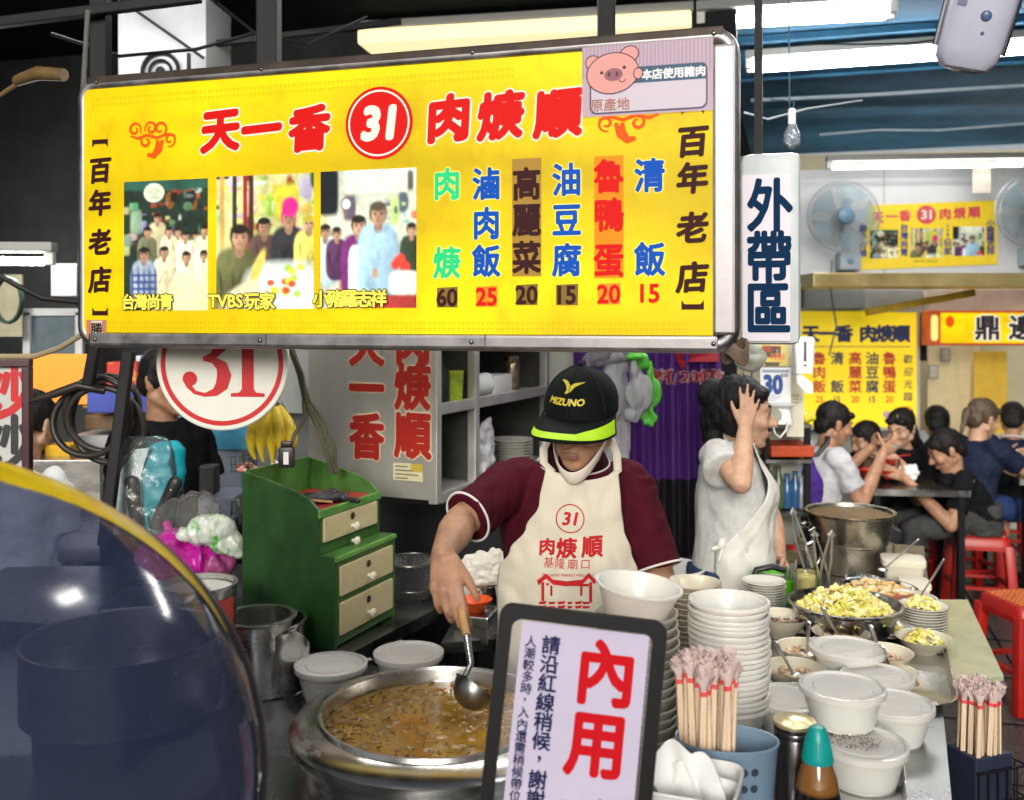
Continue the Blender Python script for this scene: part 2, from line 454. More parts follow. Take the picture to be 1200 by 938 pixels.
def wall(name, p0, p1, z0, z1, th, m, label, cat='wall', kind=True):
    p0, p1 = Vector((*p0, 0)), Vector((*p1, 0)); d = (p1-p0).normalized(); nrm = Vector((-d.y, d.x, 0))*th
    mb = MB(); mb.slab([(p0.x, p0.y), (p1.x, p1.y), ((p1+nrm).x, (p1+nrm).y), ((p0+nrm).x, (p0+nrm).y)], z0, z1)
    o = mb.build(name, m, smooth=False); tag(o, label, cat); return o
GREYW = M('grey_wall', (.055, .058, .058), .8, var=.25, vs=4, spots=.33, spotcol=(.03, .03, .028), spotscale=5)
wall('back_wall', (-3.4, 5.6), (-.2, 4.72), .012, 3.12, .1, GREYW, 'stained grey wall at the back of the left stall')
wall('side_wall', (-3.3, 1.4), (-3.3, 5.5), .012, 3.12, -.1, GREYW, 'plain grey side wall at the far left of the stall')
wall('back_wall', (-.19, 4.65), (.985, 4.31), .012, 3.118, .08, M('dark_wall', (.014, .014, .016), .8, var=.4, vs=4, spec=.2), 'dark wall behind the purple curtain and shelf unit')
wall('back_wall', (1.5, 8.75), (6.3, 7.95), .012, 3.118, .1, M('cream_wall', (.55, .49, .33), .6, var=.12, vs=3, spots=.3, spotcol=(.38, .33, .2), spotscale=4), 'cream wall at the far end of the dining hall')
wall('side_wall', (5.6, 2.9), (6.3, 7.9), .012, 3.118, -.1, M('hall_wall', (.33, .33, .31), .6, var=.2, vs=3), 'pale side wall of the dining hall outside the frame')
# fascia of white panels over the dining tables
FO = Vector((2.02, 7.02, 0)); FY = R(-6); FU = Vector((math.cos(FY), math.sin(FY), 0))
fas = thing('panel_wall', 'white panel wall hung over the dining tables carrying fans and a banner', 'wall panel', (FO.x, FO.y, 1.97), FY)
mb = MB(); mb.box((1.6, .05, .39), (3.2, .1, .78)); mb.build('panel', M('white_panel', (.72, .74, .75), .45, var=.06, vs=3, spots=.27, spotcol=(.5, .5, .48), spotscale=5), fas, smooth=False)
mb = MB(); mb.box((1.6, .01, -.03), (3.2, .2, .07), bev=.008); mb.build('steel_trim', STEEL, fas, smooth=False)
mb = MB()
for x in (.62, 1.75, 2.4): mb.box((x, -.002, .4), (.006, .003, .76))
mb.build('seam', M('seam_grey', (.35, .36, .36), .6), fas, smooth=False)
# wired conduit just under the hall ceiling
mb = MB(); q = P(960, 158, 6.2); mb.tube([q+U*(.35*i)+Vector((0, 0, .012*math.sin(i*2.1))) for i in range(9)], .008, 8)
tag(mb.build('conduit_pipe', M('grey_conduit', (.3, .36, .4), .5)), 'thin pale conduit running under the blue ceiling', 'conduit')

# sky side of the street: nothing stands there in the picture
# ---------------------------------------------------------------- tube lamps
TUBE = M('lit_tube', (.9, .95, 1), .3, var=0, emit=48, ecol=(1, .97, .94))
REFL = M('lamp_housing', (.30, .30, .28), .5, var=.05)
def tube_lamp(label, p0, length, yaw, ntube, wd=.16, glow=TUBE, rng=None):
    t = thing('tube_lamp', label, 'tube lamp', p0, yaw, 'fluorescent tube lamps under the ceiling')
    mb = MB(); mb.box((length/2, 0, .055), (length, wd, .04), bev=.008)
    mb.build('housing', REFL, t, smooth=False)
    for k in range(ntube):
        y = (k-(ntube-1)/2)*.085
        mb = MB(); mb.tube([(.045, y, 0), (length-.045, y, 0)], .016, 14); mb.build('tube', glow, t)
        mb = MB()
        for x in (.02, length-.02): mb.box((x, y, .012), (.035, .036, .055), bev=.004)
        each(mb, 'lamp_holder', WHITEP, t, False)
    return t
e = P(1050, 15, 4.25)
LY = R(-11); LU = Vector((math.cos(LY), math.sin(LY), 0))
tube_lamp('twin tube lamp whose bare end sticks out right of the big yellow sign top', e-LU*.85, .85, LY, 2, .2)
cl_ = tube_lamp('long lamp with cream diffuser glowing just above the big yellow sign', e-LU*2.42, 1.56, LY, 0, .2)
mb = MB(); mb.box((.78, 0, -.005), (1.54, .24, .07), bev=.012); mb.build('diffuser', M('cream_diffuser', (.7, .62, .4), .5, var=.1, vs=3, emit=.75, ecol=(1, .86, .48)), cl_, smooth=False)
e = P(874, 80, 5.1)
tube_lamp('twin tube lamp under the blue ceiling behind the white capsule device', e, 1.7, YAW, 2, .15)
e = P(968, 196, 6.6)
tube_lamp('single bright tube lamp just above the white wall panel with fans', e, 1.3, FY, 1, .06, M('lit_tube_far', (.9, .95, 1), .3, var=0, emit=13, ecol=(1, .97, .94)))
e = P(-45, 306, 3.9)
tube_lamp('single tube lamp glowing at the left edge beside the big sign', e, .36, R(4), 1, .07)
# two more lamps of the lane, over the photographer: they light the stall front and glint in steel and plastic
for x, y, l_, lab in ((-1.5, -.35, 1.2, 'lane tube lamp outside the frame on the left'), (1.42, 1.05, .55, 'first short lane tube lamp outside the frame over the stall front'), (2.25, 1.25, .6, 'second short lane tube lamp outside the frame over the stall front'), (3.7, 2.0, .6, 'third short lane tube lamp outside the frame at the right')):
    tube_lamp(lab, (x, y, 3.3), l_, R(86) if x > 0 else R(-16), 2, .2)
# lamps that light the inside of the hall and stall, hidden by sign and frame edge
tube_lamp('tube lamp deep in the hall above the back tables', (3.5, 7.55, 2.6), 1.2, FY, 1, .07)
tube_lamp('added tube lamp hidden behind the white panel wall over the menu board', (2.1, 7.3, 2.6), 1.2, FY, 1, .07)  # unseen lamp added to brighten the far end of the hall
tube_lamp('tube lamp above the cook behind the big sign', (-.45, 3.1, 2.9), 1.2, YAW, 1, .07)
tube_lamp('added unseen tube lamp above the woman behind the big sign', (.95, 2.75, 3.0), 1.2, YAW, 2, .17)  # unseen lamp added to brighten the woman and her corner
WARM = M('lit_tube_added', (.9, .95, 1), .3, var=0, emit=26, ecol=(1, .96, .90))
tube_lamp('added tube lamp hidden behind the right half of the big sign over the cook', (-.38, 2.72, 2.12), .9, YAW, 1, .06, WARM)  # unseen lamp added to brighten the stall around the cook
tube_lamp('added tube lamp hidden behind the left half of the big sign', (-1.16, 2.95, 2.12), .7, YAW, 1, .06, WARM)  # second unseen lamp, added to brighten the left of the stall
tube_lamp('tube lamp over the left stall behind the big sign', (-2.1, 3.6, 2.9), 1.2, YAW, 1, .07)

# ---------------------------------------------------------------- frame of the stall: posts and bars over the sign
def post(label, pts, wd, m=BLKMET, cat='post', name='steel_post'):
    mb = MB(); mb.bar(pts[0], pts[1], wd, bev=.004); return tag(mb.build(name, m, smooth=False), label, cat)
SO = Vector((-1.0426, 2.351, 1.63)) # lower left front corner of the big sign
def on_sign(s, d, z): return SO+U*s+V*d+Vector((0, 0, z))
hang = lambda s: (on_sign(s, .08, .64), on_sign(s, .08, 1.49))
post('dark hanger post holding up the left half of the big yellow sign', hang(.47), .05)
post('dark hanger post holding up the right half of the big yellow sign', hang(1.27), .036)
a0, a1 = on_sign(-.1, .3, 1.02), on_sign(1.0, .3, 1.02)
post('long dark steel bar crossing above the left part of the sign', (P(-10, 28, 2.9), P(235, -3, 2.9)), .03, cat='steel bar', name='steel_bar')
post('thin dark bar running under the ceiling towards the cream lamp', (P(250, 52, 4.0), P(470, 25, 3.9)), .025, cat='steel bar', name='steel_bar')
post('short pale conduit rod rising behind the left end of the sign', (P(97, 110, 2.75), P(103, 12, 2.75)), .012, M('dull_conduit', (.10, .10, .095), .6), cat='rod', name='steel_rod')
post('dark upright behind the pale rod at the upper left', (P(118, 120, 2.95), P(118, -40, 2.95)), .05)
for lab, pts, r_ in (('dark cable sagging under the ceiling above the left part of the sign', ((60, 40, 3.2), (140, 66, 3.2), (230, 58, 3.3), (330, 30, 3.4)), .006), ('thin cable looping from the ceiling down to the hanger post', ((255, 4, 3.0), (300, 40, 3.0), (360, 52, 3.0), (430, 20, 3.2)), .005), ('grey conduit crossing the blue ceiling behind the capsule device', ((880, 118, 5.9), (1010, 112, 5.8), (1240, 98, 5.6)), .012), ('white cable drooping beside the bulb camera', ((872, 132, 3.5), (900, 140, 3.45), (945, 128, 3.5), (1010, 118, 3.9)), .004)):
    mb = MB(); mb.tube([P(*q) for q in pts], r_, 8); tag(mb.build('ceiling_cable', BLKMET if 'dark' in lab or 'thin' in lab else M('grey_conduit', (.3, .36, .4), .5)), lab, 'cable')
# air conditioner above the stall
ac = thing('air_conditioner', 'white boxed air conditioner with round fan seen above the sign at left', 'air conditioner', P(188, 118, 3.9), R(-6))
mb = MB(); mb.box((0, .14, .2), (.37, .26, .42), bev=.01); mb.build('casing', M('ac_white', (.42, .44, .46), .4, var=.06), ac)
mb = MB(); mb.tube([(.0+.075*math.cos(k*.2618), -.002, .115+.075*math.sin(k*.2618)) for k in range(24)], .008, 8, closed=True)
mb.tube([(.0+.045*math.cos(k*.2618), -.002, .115+.045*math.sin(k*.2618)) for k in range(24)], .006, 8, closed=True); mb.ball((0, -.002, .115), (.02, .01, .02))
mb.build('fan_grille', BLKMET, ac)
mb = MB(); mb.bar((-.185, -.05, .42), (.2, -.05, .15), .012); mb.bar((.14, -.05, .0), (.14, -.05, .17), .012)
mb.build('bracket', BLKMET, ac, smooth=False)
mb = MB(); mb.box((0, .2, .62), (.3, .06, .42)); mb.build('hanger', BLKMET, ac, smooth=False)

# ---------------------------------------------------------------- counters
CZ = .8
CTOP = M('counter_steel', (.30, .31, .31), .3, .9, var=.16, vs=4, bump=.05, bs=18, rvar=.10)
ctr = thing('serving_counter', 'long L-shaped stainless counter of the stall covered with pots and bowls', 'counter', (0, 1.8, 0))
front = [(-1.55, 1.995), (.62, 1.33), (1.02, 2.33), (1.62, 3.86), (1.16, 4.02), (.98, 3.1), (.74, 3.05), (.40, 2.31), (-.5, 2.58), (-1.55, 2.85)]
loc = [(x, y-1.8) for x, y in front]
mb = MB(); mb.slab(loc, CZ-.035, CZ); mb.build('worktop', CTOP, ctr, smooth=False)
ins = [(-1.5, 2.06), (.58, 1.42), (.96, 2.36), (1.54, 3.8), (1.2, 3.92), (1.03, 3.05), (.80, 3.0), (.46, 2.24), (-.5, 2.5), (-1.5, 2.76)]
mb = MB(); mb.slab([(x, y-1.8) for x, y in ins], .1, CZ-.036); mb.build('cabinet_body', M('counter_body', (.04, .042, .045), .35, .6, var=.3, vs=6), ctr, smooth=False)
mb = MB()
d = Vector((.365, .93, 0)).normalized(); n_ = Vector((.93, -.365, 0))
for k in range(4):
    c = Vector((.58, 1.42-1.8, 0))+d*(.24+.55*k)+n_*.006; mb.box((c.x, c.y, .42), (.014, .44, .5), rz=math.atan2(-d.x, d.y), bev=.004)
each(mb, 'cupboard_door', M('counter_door', (.05, .052, .056), .3, .7, var=.25), ctr, False)
mb = MB()
for x, y in ((-1.4, 2.1), (.5, 1.5), (.95, 2.6), (1.5, 3.75), (1.25, 3.85), (-1.4, 2.7)): mb.box((x, y-1.8, .056), (.06, .06, .087))
each(mb, 'foot', BLKMET, ctr, False)

# raised side worktop under the green drawers
wt = thing('side_worktop', 'raised dark steel worktop under the green drawer cabinet', 'worktop', (0, 0, 0))
wl = [(-.42, 2.42), (-.17, 2.93), (-.75, 3.35), (-1.7, 3.3), (-1.65, 2.76), (-.8, 2.6)]
mb = MB(); mb.slab(wl, .825, .86); mb.build('worktop', STEELD, wt, smooth=False)
mb = MB()
for x, y in ((-.3, 2.78), (-.75, 3.28), (-1.6, 3.22), (-1.58, 2.84)): mb.box((x, y, .418), (.04, .04, .812))
each(mb, 'leg', BLKMET, wt, False)
tr = thing('steel_trolley', 'low dark steel trolley beside the cook carrying the rice tub', 'trolley', (0, 0, 0))
mb = MB(); mb.slab([(-.19, 2.62), (-.01, 2.66), (.06, 3.1), (-.14, 3.06)], .80, .83); mb.build('top', STEELD, tr, smooth=False)
mb = MB()
for x, y in ((-.165, 2.66), (-.04, 2.69), (.03, 3.06), (-.12, 3.03)): mb.box((x, y, .405), (.03, .03, .788))
each(mb, 'leg', BLKMET, tr, False)
# ================================================================ THE BIG SIGN
def mapper(o, yaw):
    """photo position -> (along, up) on an upright plane through o"""
    ux, uy = math.cos(yaw), math.sin(yaw)
    def f(px, py):
        k = (px-600)/1150; s = (k*o.y-o.x)/(ux-k*uy); y = o.y+s*uy; return s, 1.7-(py-372)/1150*y-o.z
    return f
S = mapper(SO, YAW)
sign = thing('shop_sign', 'large yellow backlit sign with red name, photos and prices over the stall', 'sign', SO, YAW)
W_, H_ = 1.548, .64
mb = MB(); mb.box((W_/2, .085, H_/2), (W_-.02, .15, H_-.02), bev=.02); mb.build('light_box', M('box_grey', (.3, .3, .31), .5, .3), sign, smooth=False)
mb = MB() # rounded aluminium trim round the face, proud of the box
def trim(mb, x0, z0, x1, z1, r): mb.tube([(x0, .008, z0), (x1, .008, z1)], r, 14)
pts = rrect_pts(W_-.03, H_-.03, .035, 6, W_/2, H_/2)
mb.tube([(x, .012, z) for x, z in pts], .017, 12, closed=True)
mb.build('trim', ALU, sign)
mb = MB(); mb.box((W_/2, .06, H_-.008), (W_-.06, .13, .022), bev=.005); mb.build('top_cover', M('rust_brown', (.06, .045, .035), .6, .4, var=.5, vs=10), sign, smooth=False)
mb = MB(); mb.box((W_-.028, .0, H_/2), (.044, .02, H_-.07), bev=.006); mb.box((W_/2, .0, .018), (W_-.08, .02, .03), bev=.006); mb.build('face_bar', ALU, sign, smooth=False)
YEL = (1.0, .71, .0)
def lit(name, base, e):
    """backlit acrylic: glows unevenly where the tubes sit behind it"""
    m = M(name, tuple(c*.30 for c in base), .5, var=0, spec=.25); n = m.node_tree; b = n.nodes['Principled BSDF']
    tc = n.nodes.new('ShaderNodeTexCoord'); mp = n.nodes.new('ShaderNodeMapping'); mp.inputs['Scale'].default_value = (1.1, 1, 2.6)
    nz = n.nodes.new('ShaderNodeTexNoise'); nz.inputs['Scale'].default_value = 1.6; nz.inputs['Detail'].default_value = 1
    mr = n.nodes.new('ShaderNodeMapRange'); mr.inputs[3].default_value = e*.60; mr.inputs[4].default_value = e*1.42
    mr.inputs[1].default_value = .3; mr.inputs[2].default_value = .7
    L = n.links.new; L(tc.outputs['Object'], mp.inputs[0]); L(mp.outputs[0], nz.inputs['Vector']); L(nz.outputs['Fac'], mr.inputs[0]); L(mr.outputs[0], b.inputs['Emission Strength'])
    z2 = n.nodes.new('ShaderNodeTexNoise'); z2.inputs['Scale'].default_value = 9; z2.inputs['Detail'].default_value = 8; z2.inputs['Roughness'].default_value = .7
    L(tc.outputs['Object'], z2.inputs['Vector']); r2 = n.nodes.new('ShaderNodeValToRGB'); L(z2.outputs['Fac'], r2.inputs[0])
    r2.color_ramp.elements[0].position = .28; r2.color_ramp.elements[0].color = (base[0]*.72, base[1]*.62, base[2], 1); r2.color_ramp.elements[1].position = .52; r2.color_ramp.elements[1].color = (*base, 1)
    L(r2.outputs[0], b.inputs['Emission Color']); return m
mb = MB(); rect(mb, .022, .034, W_-.05, H_-.028, y=-.003); mb.build('face', lit('yellow_acrylic', YEL, .53), sign, smooth=False)
mb = MB()
for q_ in (.06, .5, 1.0, 1.5):
    for z_ in (.018, H_-.012): mb.ball((q_, -.012 if z_ < .1 else -.006, z_), (.005, .003, .005), seg=10, rings=6)
each(mb, 'screw', STEELD, sign)
mb = MB()
for q_ in (.515, 1.03): mb.box((q_, -.0105, .018), (.0022, .002, .030))
mb.build('trim_seam', M('seam_dark', (.08, .08, .08), .6), sign, smooth=False)
# ornament band
mb = MB()
for z in (H_-.052, H_-.066, .058, .046):
    for i in range(130):
        x = .05+i*.0108
        if z > .3 and x > 1.09: continue
        rect(mb, x, z, x+(.0075 if i % 2 else .0045), z+.0015, y=-.0042); rect(mb, x, z-.006, x+.0015, z, y=-.0042)
mb.build('ornament', M('pale_ink', (.25, .17, .0), .6, var=0, emit=.40, ecol=(1, .62, 0), spec=.2), sign, smooth=False)
INK = lambda n, c, e=.55: M('ink_'+n, tuple(v*.35 for v in c), .6, var=0, emit=e, ecol=c, spec=.2)
REDI = INK('red', (.80, .006, .004), .48); BRN = INK('brown', (.075, .012, .012), .15)
def sgl(ch, px, py, size, mbx, off=.03, y=-.006, **k):
    s, z = S(px, py); glyph(mbx, ch, s, z, size, off=off, y=y, **k)
# red shop name with white outline: 天一香 (31) 肉焿順
nm = [('天', 260, 153), ('一', 308, 152), ('香', 364, 151), ('肉', 527, 139), ('焿', 588, 136), ('順', 655, 133)]
mo, mr_ = MB(), MB()
for ch, px, py in nm:
    s, z = S(px, py); sz = .092
    glyph(mo, ch, s, z, sz, off=.088, y=-.0050, shear=.1, rot=.05); glyph(mr_, ch, s, z, sz, off=.052, y=-.0064, shear=.1, rot=.05)
mo.build('letter_outline', INK('white', (.95, .9, .72), .6), sign, smooth=False)
mr_.build('lettering', REDI, sign, smooth=False)
s, z = S(445, 145); mb = MB(); ring(mb, s, z, 0, .079, y=-.0048); mb.build('emblem_disc', REDI, sign, smooth=False)
mb = MB(); ring(mb, s, z, .068, .072, y=-.006); word(mb, '31', s, z, .068, off=.055, y=-.0066, shear=.12, wx=.95); mb.build('emblem_number', INK('white', (.95, .9, .72), .6), sign, smooth=False)
# scroll ornaments
def scroll(mb, cx, cz, k, mir=1):
    A = lambda L: [(cx+mir*x*k, cz+z*k) for x, z in L]
    taper = lambda n, w0, w1=.04: [(w0*math.sin(math.pi*(i+.6)/(n+.2))+w1)*k for i in range(n)]
    for L in ([(-.95+.0*i, 0) for i in range(0)], ):
        pass
    def spiral(x, z, r, a0, turns, d=1, w0=.1):
        n = 22; pts = [(x+r*(1-.72*i/n)*math.cos(a0+d*turns*6.283*i/n), z+r*(1-.72*i/n)*math.sin(a0+d*turns*6.283*i/n)) for i in range(n+1)]
        stroke(mb, A(pts), taper(len(pts), w0), y=-.0055)
    spiral(-.72, .32, .27, -.6, 1.25, 1, .07); spiral(-.05, .33, .26, 3.6, 1.3, -1, .07); spiral(.33, .30, .3, 4.4, 1.2, 1, .07)
    spiral(.72, -.1, .26, -1.9, 1.2, 1, .07); spiral(-.25, -.12, .26, .6, 1.2, 1, .07)
    stroke(mb, A([(-.9, .1), (-.6, .0), (-.2, .1), (.2, -.02), (.6, .1), (.95, .02)]), taper(6, .08), y=-.0054)
    stroke(mb, A([(-.2, -.6), (.05, -.65), (.3, -.45), (.42, -.1)]), taper(4, .2), y=-.0052)
    stroke(mb, A([(.02, -.62), (.2, -.4), (.22, -.1)]), taper(3, .16), y=-.005)
for px, py, mir in ((180, 162, 1), (738, 140, -1)):
    mb = MB(); s, z = S(px, py); scroll(mb, s, z, .066, mir); mb.build('scroll_ornament', INK('orange_red', (.9, .10, .005), .6), sign, smooth=False)
# brackets with 百年老店
for px0, top, n0, n1 in ((119, 178, None, None), (812, 138, None, None)):
    mb = MB(); ks = (200, 238, 284, 328) if px0 < 400 else (166, 209, 267, 325)
    for ch, py in zip('百年老店', ks):
        s, z = S(px0, py); glyph(mb, ch, s, z, .057, off=.042, y=-.0056, shear=.12, rot=.04)
    for py, up in (((170, 1), (364, 0)) if px0 < 400 else ((131, 1), (356, 0))):
        s, z = S(px0, py); w2 = .022; h2 = .012 if up else -.012
        polyg(mb, [(s-w2, z+h2), (s+w2, z+h2), (s+w2, z-h2*.6), (s+w2*.7, z+h2*.1), (s-w2*.7, z+h2*.1), (s-w2, z-h2*.6)], y=-.0056)
    mb.build('slogan', BRN, sign, smooth=False)
# menu columns
BLU = INK('blue', (.0, .09, .50), .5); GRN = INK('green', (.02, .62, .2), .65)
cols = [('肉焿', 525, (216, 308), GRN, None, '60', (.30, .17, .03)), ('滷肉飯', 571, (216, 262, 306), BLU, None, '25', (.95, .33, .02)),
        ('高麗菜', 618, (216, 258, 302), BRN, ('cover_tape', 1, 187, 324, (.46, .26, .045)), '20', (.30, .17, .03)), ('油豆腐', 665, (211, 258, 305), BLU, None, '15', (.30, .17, .03)),
        ('魯鴨蛋', 714, (207, 252, 305), REDI, ('tape', 1, 184, 326, (1, .30, .01)), '20', (1, .36, .02)), ('清飯', 762, (206, 304), BLU, None, '15', None)]
for s_, px, pys, ik, tape, price, tag_c in cols:
    if tape:
        a, z1 = S(px-16, tape[2]); b, z0 = S(px+16, tape[3]); mb = MB(); rect(mb, a-.002, z0, b+.002, z1, y=-.0052)
        mb.build('tape', INK('tape%d' % px, tape[4], .5), sign, smooth=False)
    mw, mc = MB(), MB()
    for ch, py in zip(s_, pys):
        s, z = S(px, py); glyph(mc, ch, s, z, .063, off=.036, y=-.0068, wx=.9)
        if ik in (BLU, GRN): glyph(mw, ch, s, z, .063, off=.062, y=-.0056, wx=.9)
    if mw.v: mw.build('letter_outline', INK('pale_yellow', (1, .85, .25), .7), sign, smooth=False)
    mc.build('lettering', ik, sign, smooth=False)
    ppy = {525: 349, 571: 348, 618: 346, 665: 346, 714: 345, 762: 344}[px]
    s, z = S(px, ppy)
    if tag_c:
        mb = MB(); polyg(mb, [(s-.023, z-.021), (s+.023, z-.021), (s+.024, z+.023), (s-.023, z+.021)], y=-.0054); mb.build('price_tape', INK('price%d' % px, tag_c, .45), sign, smooth=False)
    mb = MB(); word(mb, price, s, z, .036, off=.03, y=-.0068, wx=.95); mb.build('price', REDI if price in ('25',) or px in (714, 762) else BRN, sign, smooth=False)

import numpy as np
rr = random.Random(3); rn = np.random.default_rng(5)
# printed photographs: blurred shapes sampled into the ink colours of a fine sheet
class Pic:
    def __init__(p, w, h, bg): p.w, p.h = w, h; p.y, p.x = np.mgrid[0:h, 0:w]/float(w); p.a = np.ones((h, w, 3))*np.array(bg); p.H = h/w
    def noise(p, n, amp):
        g = rn.random((n, n)); yy, xx = np.linspace(0, n-1.001, p.h), np.linspace(0, n-1.001, p.w); y0, x0 = yy.astype(int), xx.astype(int); fy, fx = (yy-y0)[:, None], (xx-x0)[None]
        return ((g[y0][:, x0]*(1-fx)+g[y0][:, x0+1]*fx)*(1-fy)+(g[y0+1][:, x0]*(1-fx)+g[y0+1][:, x0+1]*fx)*fy-.5)*2*amp
    def el(p, cx, cy, rx, ry, c, soft=.18, pw=2, shade=0, cut=None, rot=0):
        u, v = p.x-cx, p.y-cy
        if rot: u, v = u*math.cos(rot)+v*math.sin(rot), -u*math.sin(rot)+v*math.cos(rot)
        d = (np.abs(u/rx)**pw+np.abs(v/ry)**pw)**(1/pw); m = np.clip((1-d)/soft+.5, 0, 1)
        if cut is not None: m = m*np.clip((cut-p.y)/.012+.5, 0, 1)
        col = np.ones_like(p.a)*np.array(c)
        if shade: col = col*(1-shade*(u/rx)+shade*.5*(-v/ry))[..., None]
        p.a = p.a*(1-m[..., None])+col*m[..., None]
    def man(p, cx, cy, s, shirt, hair=(.02, .015, .012), skin=(.46, .27, .17), lean=0, apron=None):
        p.el(cx+lean, cy+2.15*s, .98*s, 1.75*s, shirt, .12, 3.2, .3)
        for k in range(4): p.el(cx+lean+rr.uniform(-.7, .7)*s, cy+rr.uniform(1.2, 3)*s, .07*s, .6*s, tuple(v*.6 for v in shirt), .9, rot=rr.uniform(-.5, .5))
        if apron: p.el(cx+lean, cy+2.5*s, .55*s, 1.5*s, apron, .12, 4, .15)
        p.el(cx, cy+.55*s, .2*s, .32*s, tuple(v*.7 for v in skin)); p.el(cx, cy-.06*s, .42*s, .52*s, hair, .2); p.el(cx+.03*s, cy+.06*s, .33*s, .44*s, skin, .2, 2.2, .28)
        p.el(cx, cy-.34*s, .38*s, .2*s, hair, .3)
        for sx in (-.14, .16): p.el(cx+sx*s, cy+.0*s, .075*s, .035*s, (.05, .03, .025), .8); p.el(cx+sx*s, cy-.09*s, .09*s, .025*s, (.08, .05, .04), .8)
        p.el(cx+.02*s, cy+.15*s, .05*s, .05*s, tuple(v*.75 for v in skin), .9); p.el(cx+.02*s, cy+.27*s, .11*s, .03*s, (.32, .10, .08), .8)
    def clut(p, n, y0, y1, pal, s0, s1):
        for k in range(n): p.el(rr.random(), rr.uniform(y0, y1)*p.H, rr.uniform(s0, s1), rr.uniform(s0, s1)*rr.choice((.4, 1, 2.2)), tuple(v*rr.uniform(.5, 1.2) for v in pal[rr.randrange(len(pal))]), .35, rr.choice((2, 6)), .2)
    def done(p, glow=(0, 0, 0)):
        a = p.a*(1+p.noise(7, .22)+p.noise(24, .18)+p.noise(60, .12))[..., None]; b = a.copy()
        b[1:-1, 1:-1] = (a[1:-1, 1:-1]*4+a[:-2, 1:-1]+a[2:, 1:-1]+a[1:-1, :-2]+a[1:-1, 2:])/8; return np.clip(b, 0, 1)
A_ = Pic(84, 128, (.02, .035, .025)); A_.clut(60, .06, .55, [(.1, .18, .12), (.02, .03, .02), (.25, .34, .26), (.3, .08, .03), (.45, .5, .4)], .015, .07); A_.el(.5, .05, .7, .07, (.03, .10, .07)); A_.el(.36, .14, .12, .11, (.75, .8, .58), .1)
for k in range(5): A_.el(.36, .09+.028*k, .07, .006, (.2, .3, .15), .6)
for cx, cy, s_, c in ((.40, .44, .115, (.55, .5, .3)), (.28, .60, .12, (.16, .17, .1)), (.54, .60, .11, (.7, .66, .42)), (.64, .61, .105, (.6, .55, .35)), (.73, .66, .11, (.78, .74, .5)), (.85, .66, .105, (.8, .76, .52)), (.95, .60, .125, (.8, .76, .5)), (.48, .84, .135, (.82, .78, .5)), (.74, .90, .13, (.84, .8, .5)), (.94, .88, .11, (.84, .8, .52))): A_.man(cx, cy, s_, c)
A_.el(.8, 1.5, .42, .35, (.85, .8, .42), .5); A_.man(.24, .86, .16, (.34, .42, .52))
for k in range(5): A_.el(.10+.07*k, 1.25, .012, .22, (.04, .07, .22), .5, 6); A_.el(.24, 1.10+.08*k, .15, .014, (.04, .07, .22), .5, 6)
PH1 = A_.done()
B_ = Pic(92, 124, (.62, .62, .26)); B_.clut(80, 0, .62, [(.8, .82, .55), (.6, .62, .15), (.08, .09, .05), (.8, .7, .1), (.4, .07, .03), (.75, .8, .7)], .015, .08); B_.el(.72, .28, .13, .18, (.66, .62, .05), .3, 5)
for q, c in ((.06, (.55, .35, .1)), (.19, (.03, .03, .02)), (.30, (.26, .02, .03)), (.36, (.06, .02, .02))): B_.el(q, .35, .025, .4, c, .3, 6)
B_.man(.49, .52, .17, (.10, .06, .05)); B_.man(.74, .44, .19, (.03, .03, .035), hair=(.75, .02, .25)); B_.el(.755, .33, .085, .10, (.78, .03, .28), .25); B_.man(.94, .50, .15, (.6, .55, .12), hair=(.5, .42, .04)); B_.man(.24, .62, .24, (.12, .125, .05), lean=-.04)
B_.el(.72, 1.22, .42, .34, (.75, .83, .76), .3, 3, .2); B_.el(.42, .95, .05, .22, (.72, .55, .12), .3, rot=.35); B_.el(.27, 1.2, .26, .10, (.7, .66, .42), .4, rot=-.5)
for k in range(14): B_.el(rr.uniform(.55, .95), rr.uniform(.92, 1.2), .04, .035, [(.35, .6, .08), (.85, .72, .05), (.7, .08, .03)][k % 3], .5)
PH2 = B_.done()
C_p = Pic(92, 126, (.55, .6, .48)); C_p.clut(60, .22, .9, [(.75, .8, .7), (.4, .5, .42), (.12, .15, .15), (.6, .15, .1), (.6, .65, .2)], .015, .07); C_p.el(.65, .1, .4, .13, (.78, .8, .66), .08, 8, .1); C_p.el(.08, .2, .11, .24, (.012, .016, .02), .2, 6); C_p.el(.27, .33, .06, .065, (.08, .08, .08), .2); C_p.el(.27, .33, .045, .05, (.75, .75, .7), .2); C_p.el(.93, .12, .03, .1, (.1, .1, .08), .4, 5)
C_p.man(.05, .60, .14, (.5, .68, .72)); C_p.man(.17, .62, .12, (.08, .03, .08)); C_p.man(.94, .60, .125, (.03, .045, .025)); C_p.man(.40, .55, .19, (.13, .02, .12), apron=(.80, .82, .74)); C_p.man(.60, .44, .22, (.30, .48, .60), hair=(.10, .07, .05)); C_p.el(.62, 1.0, .19, .38, (.32, .5, .62), .2, 4, .3); C_p.el(.57, 1.02, .03, .05, (.5, .3, .2), .4)
for q in (.78, .83, .88, .8): C_p.el(q, .92+rr.uniform(-.04, .05), .045, .05, (.72, .05, .03), .5)
C_p.el(.88, 1.12, .16, .12, (.74, .8, .72), .25, 4, .2); C_p.el(.8, 1.31, .3, .08, (.36, .035, .03), .3, 5)
PH3 = C_p.done()
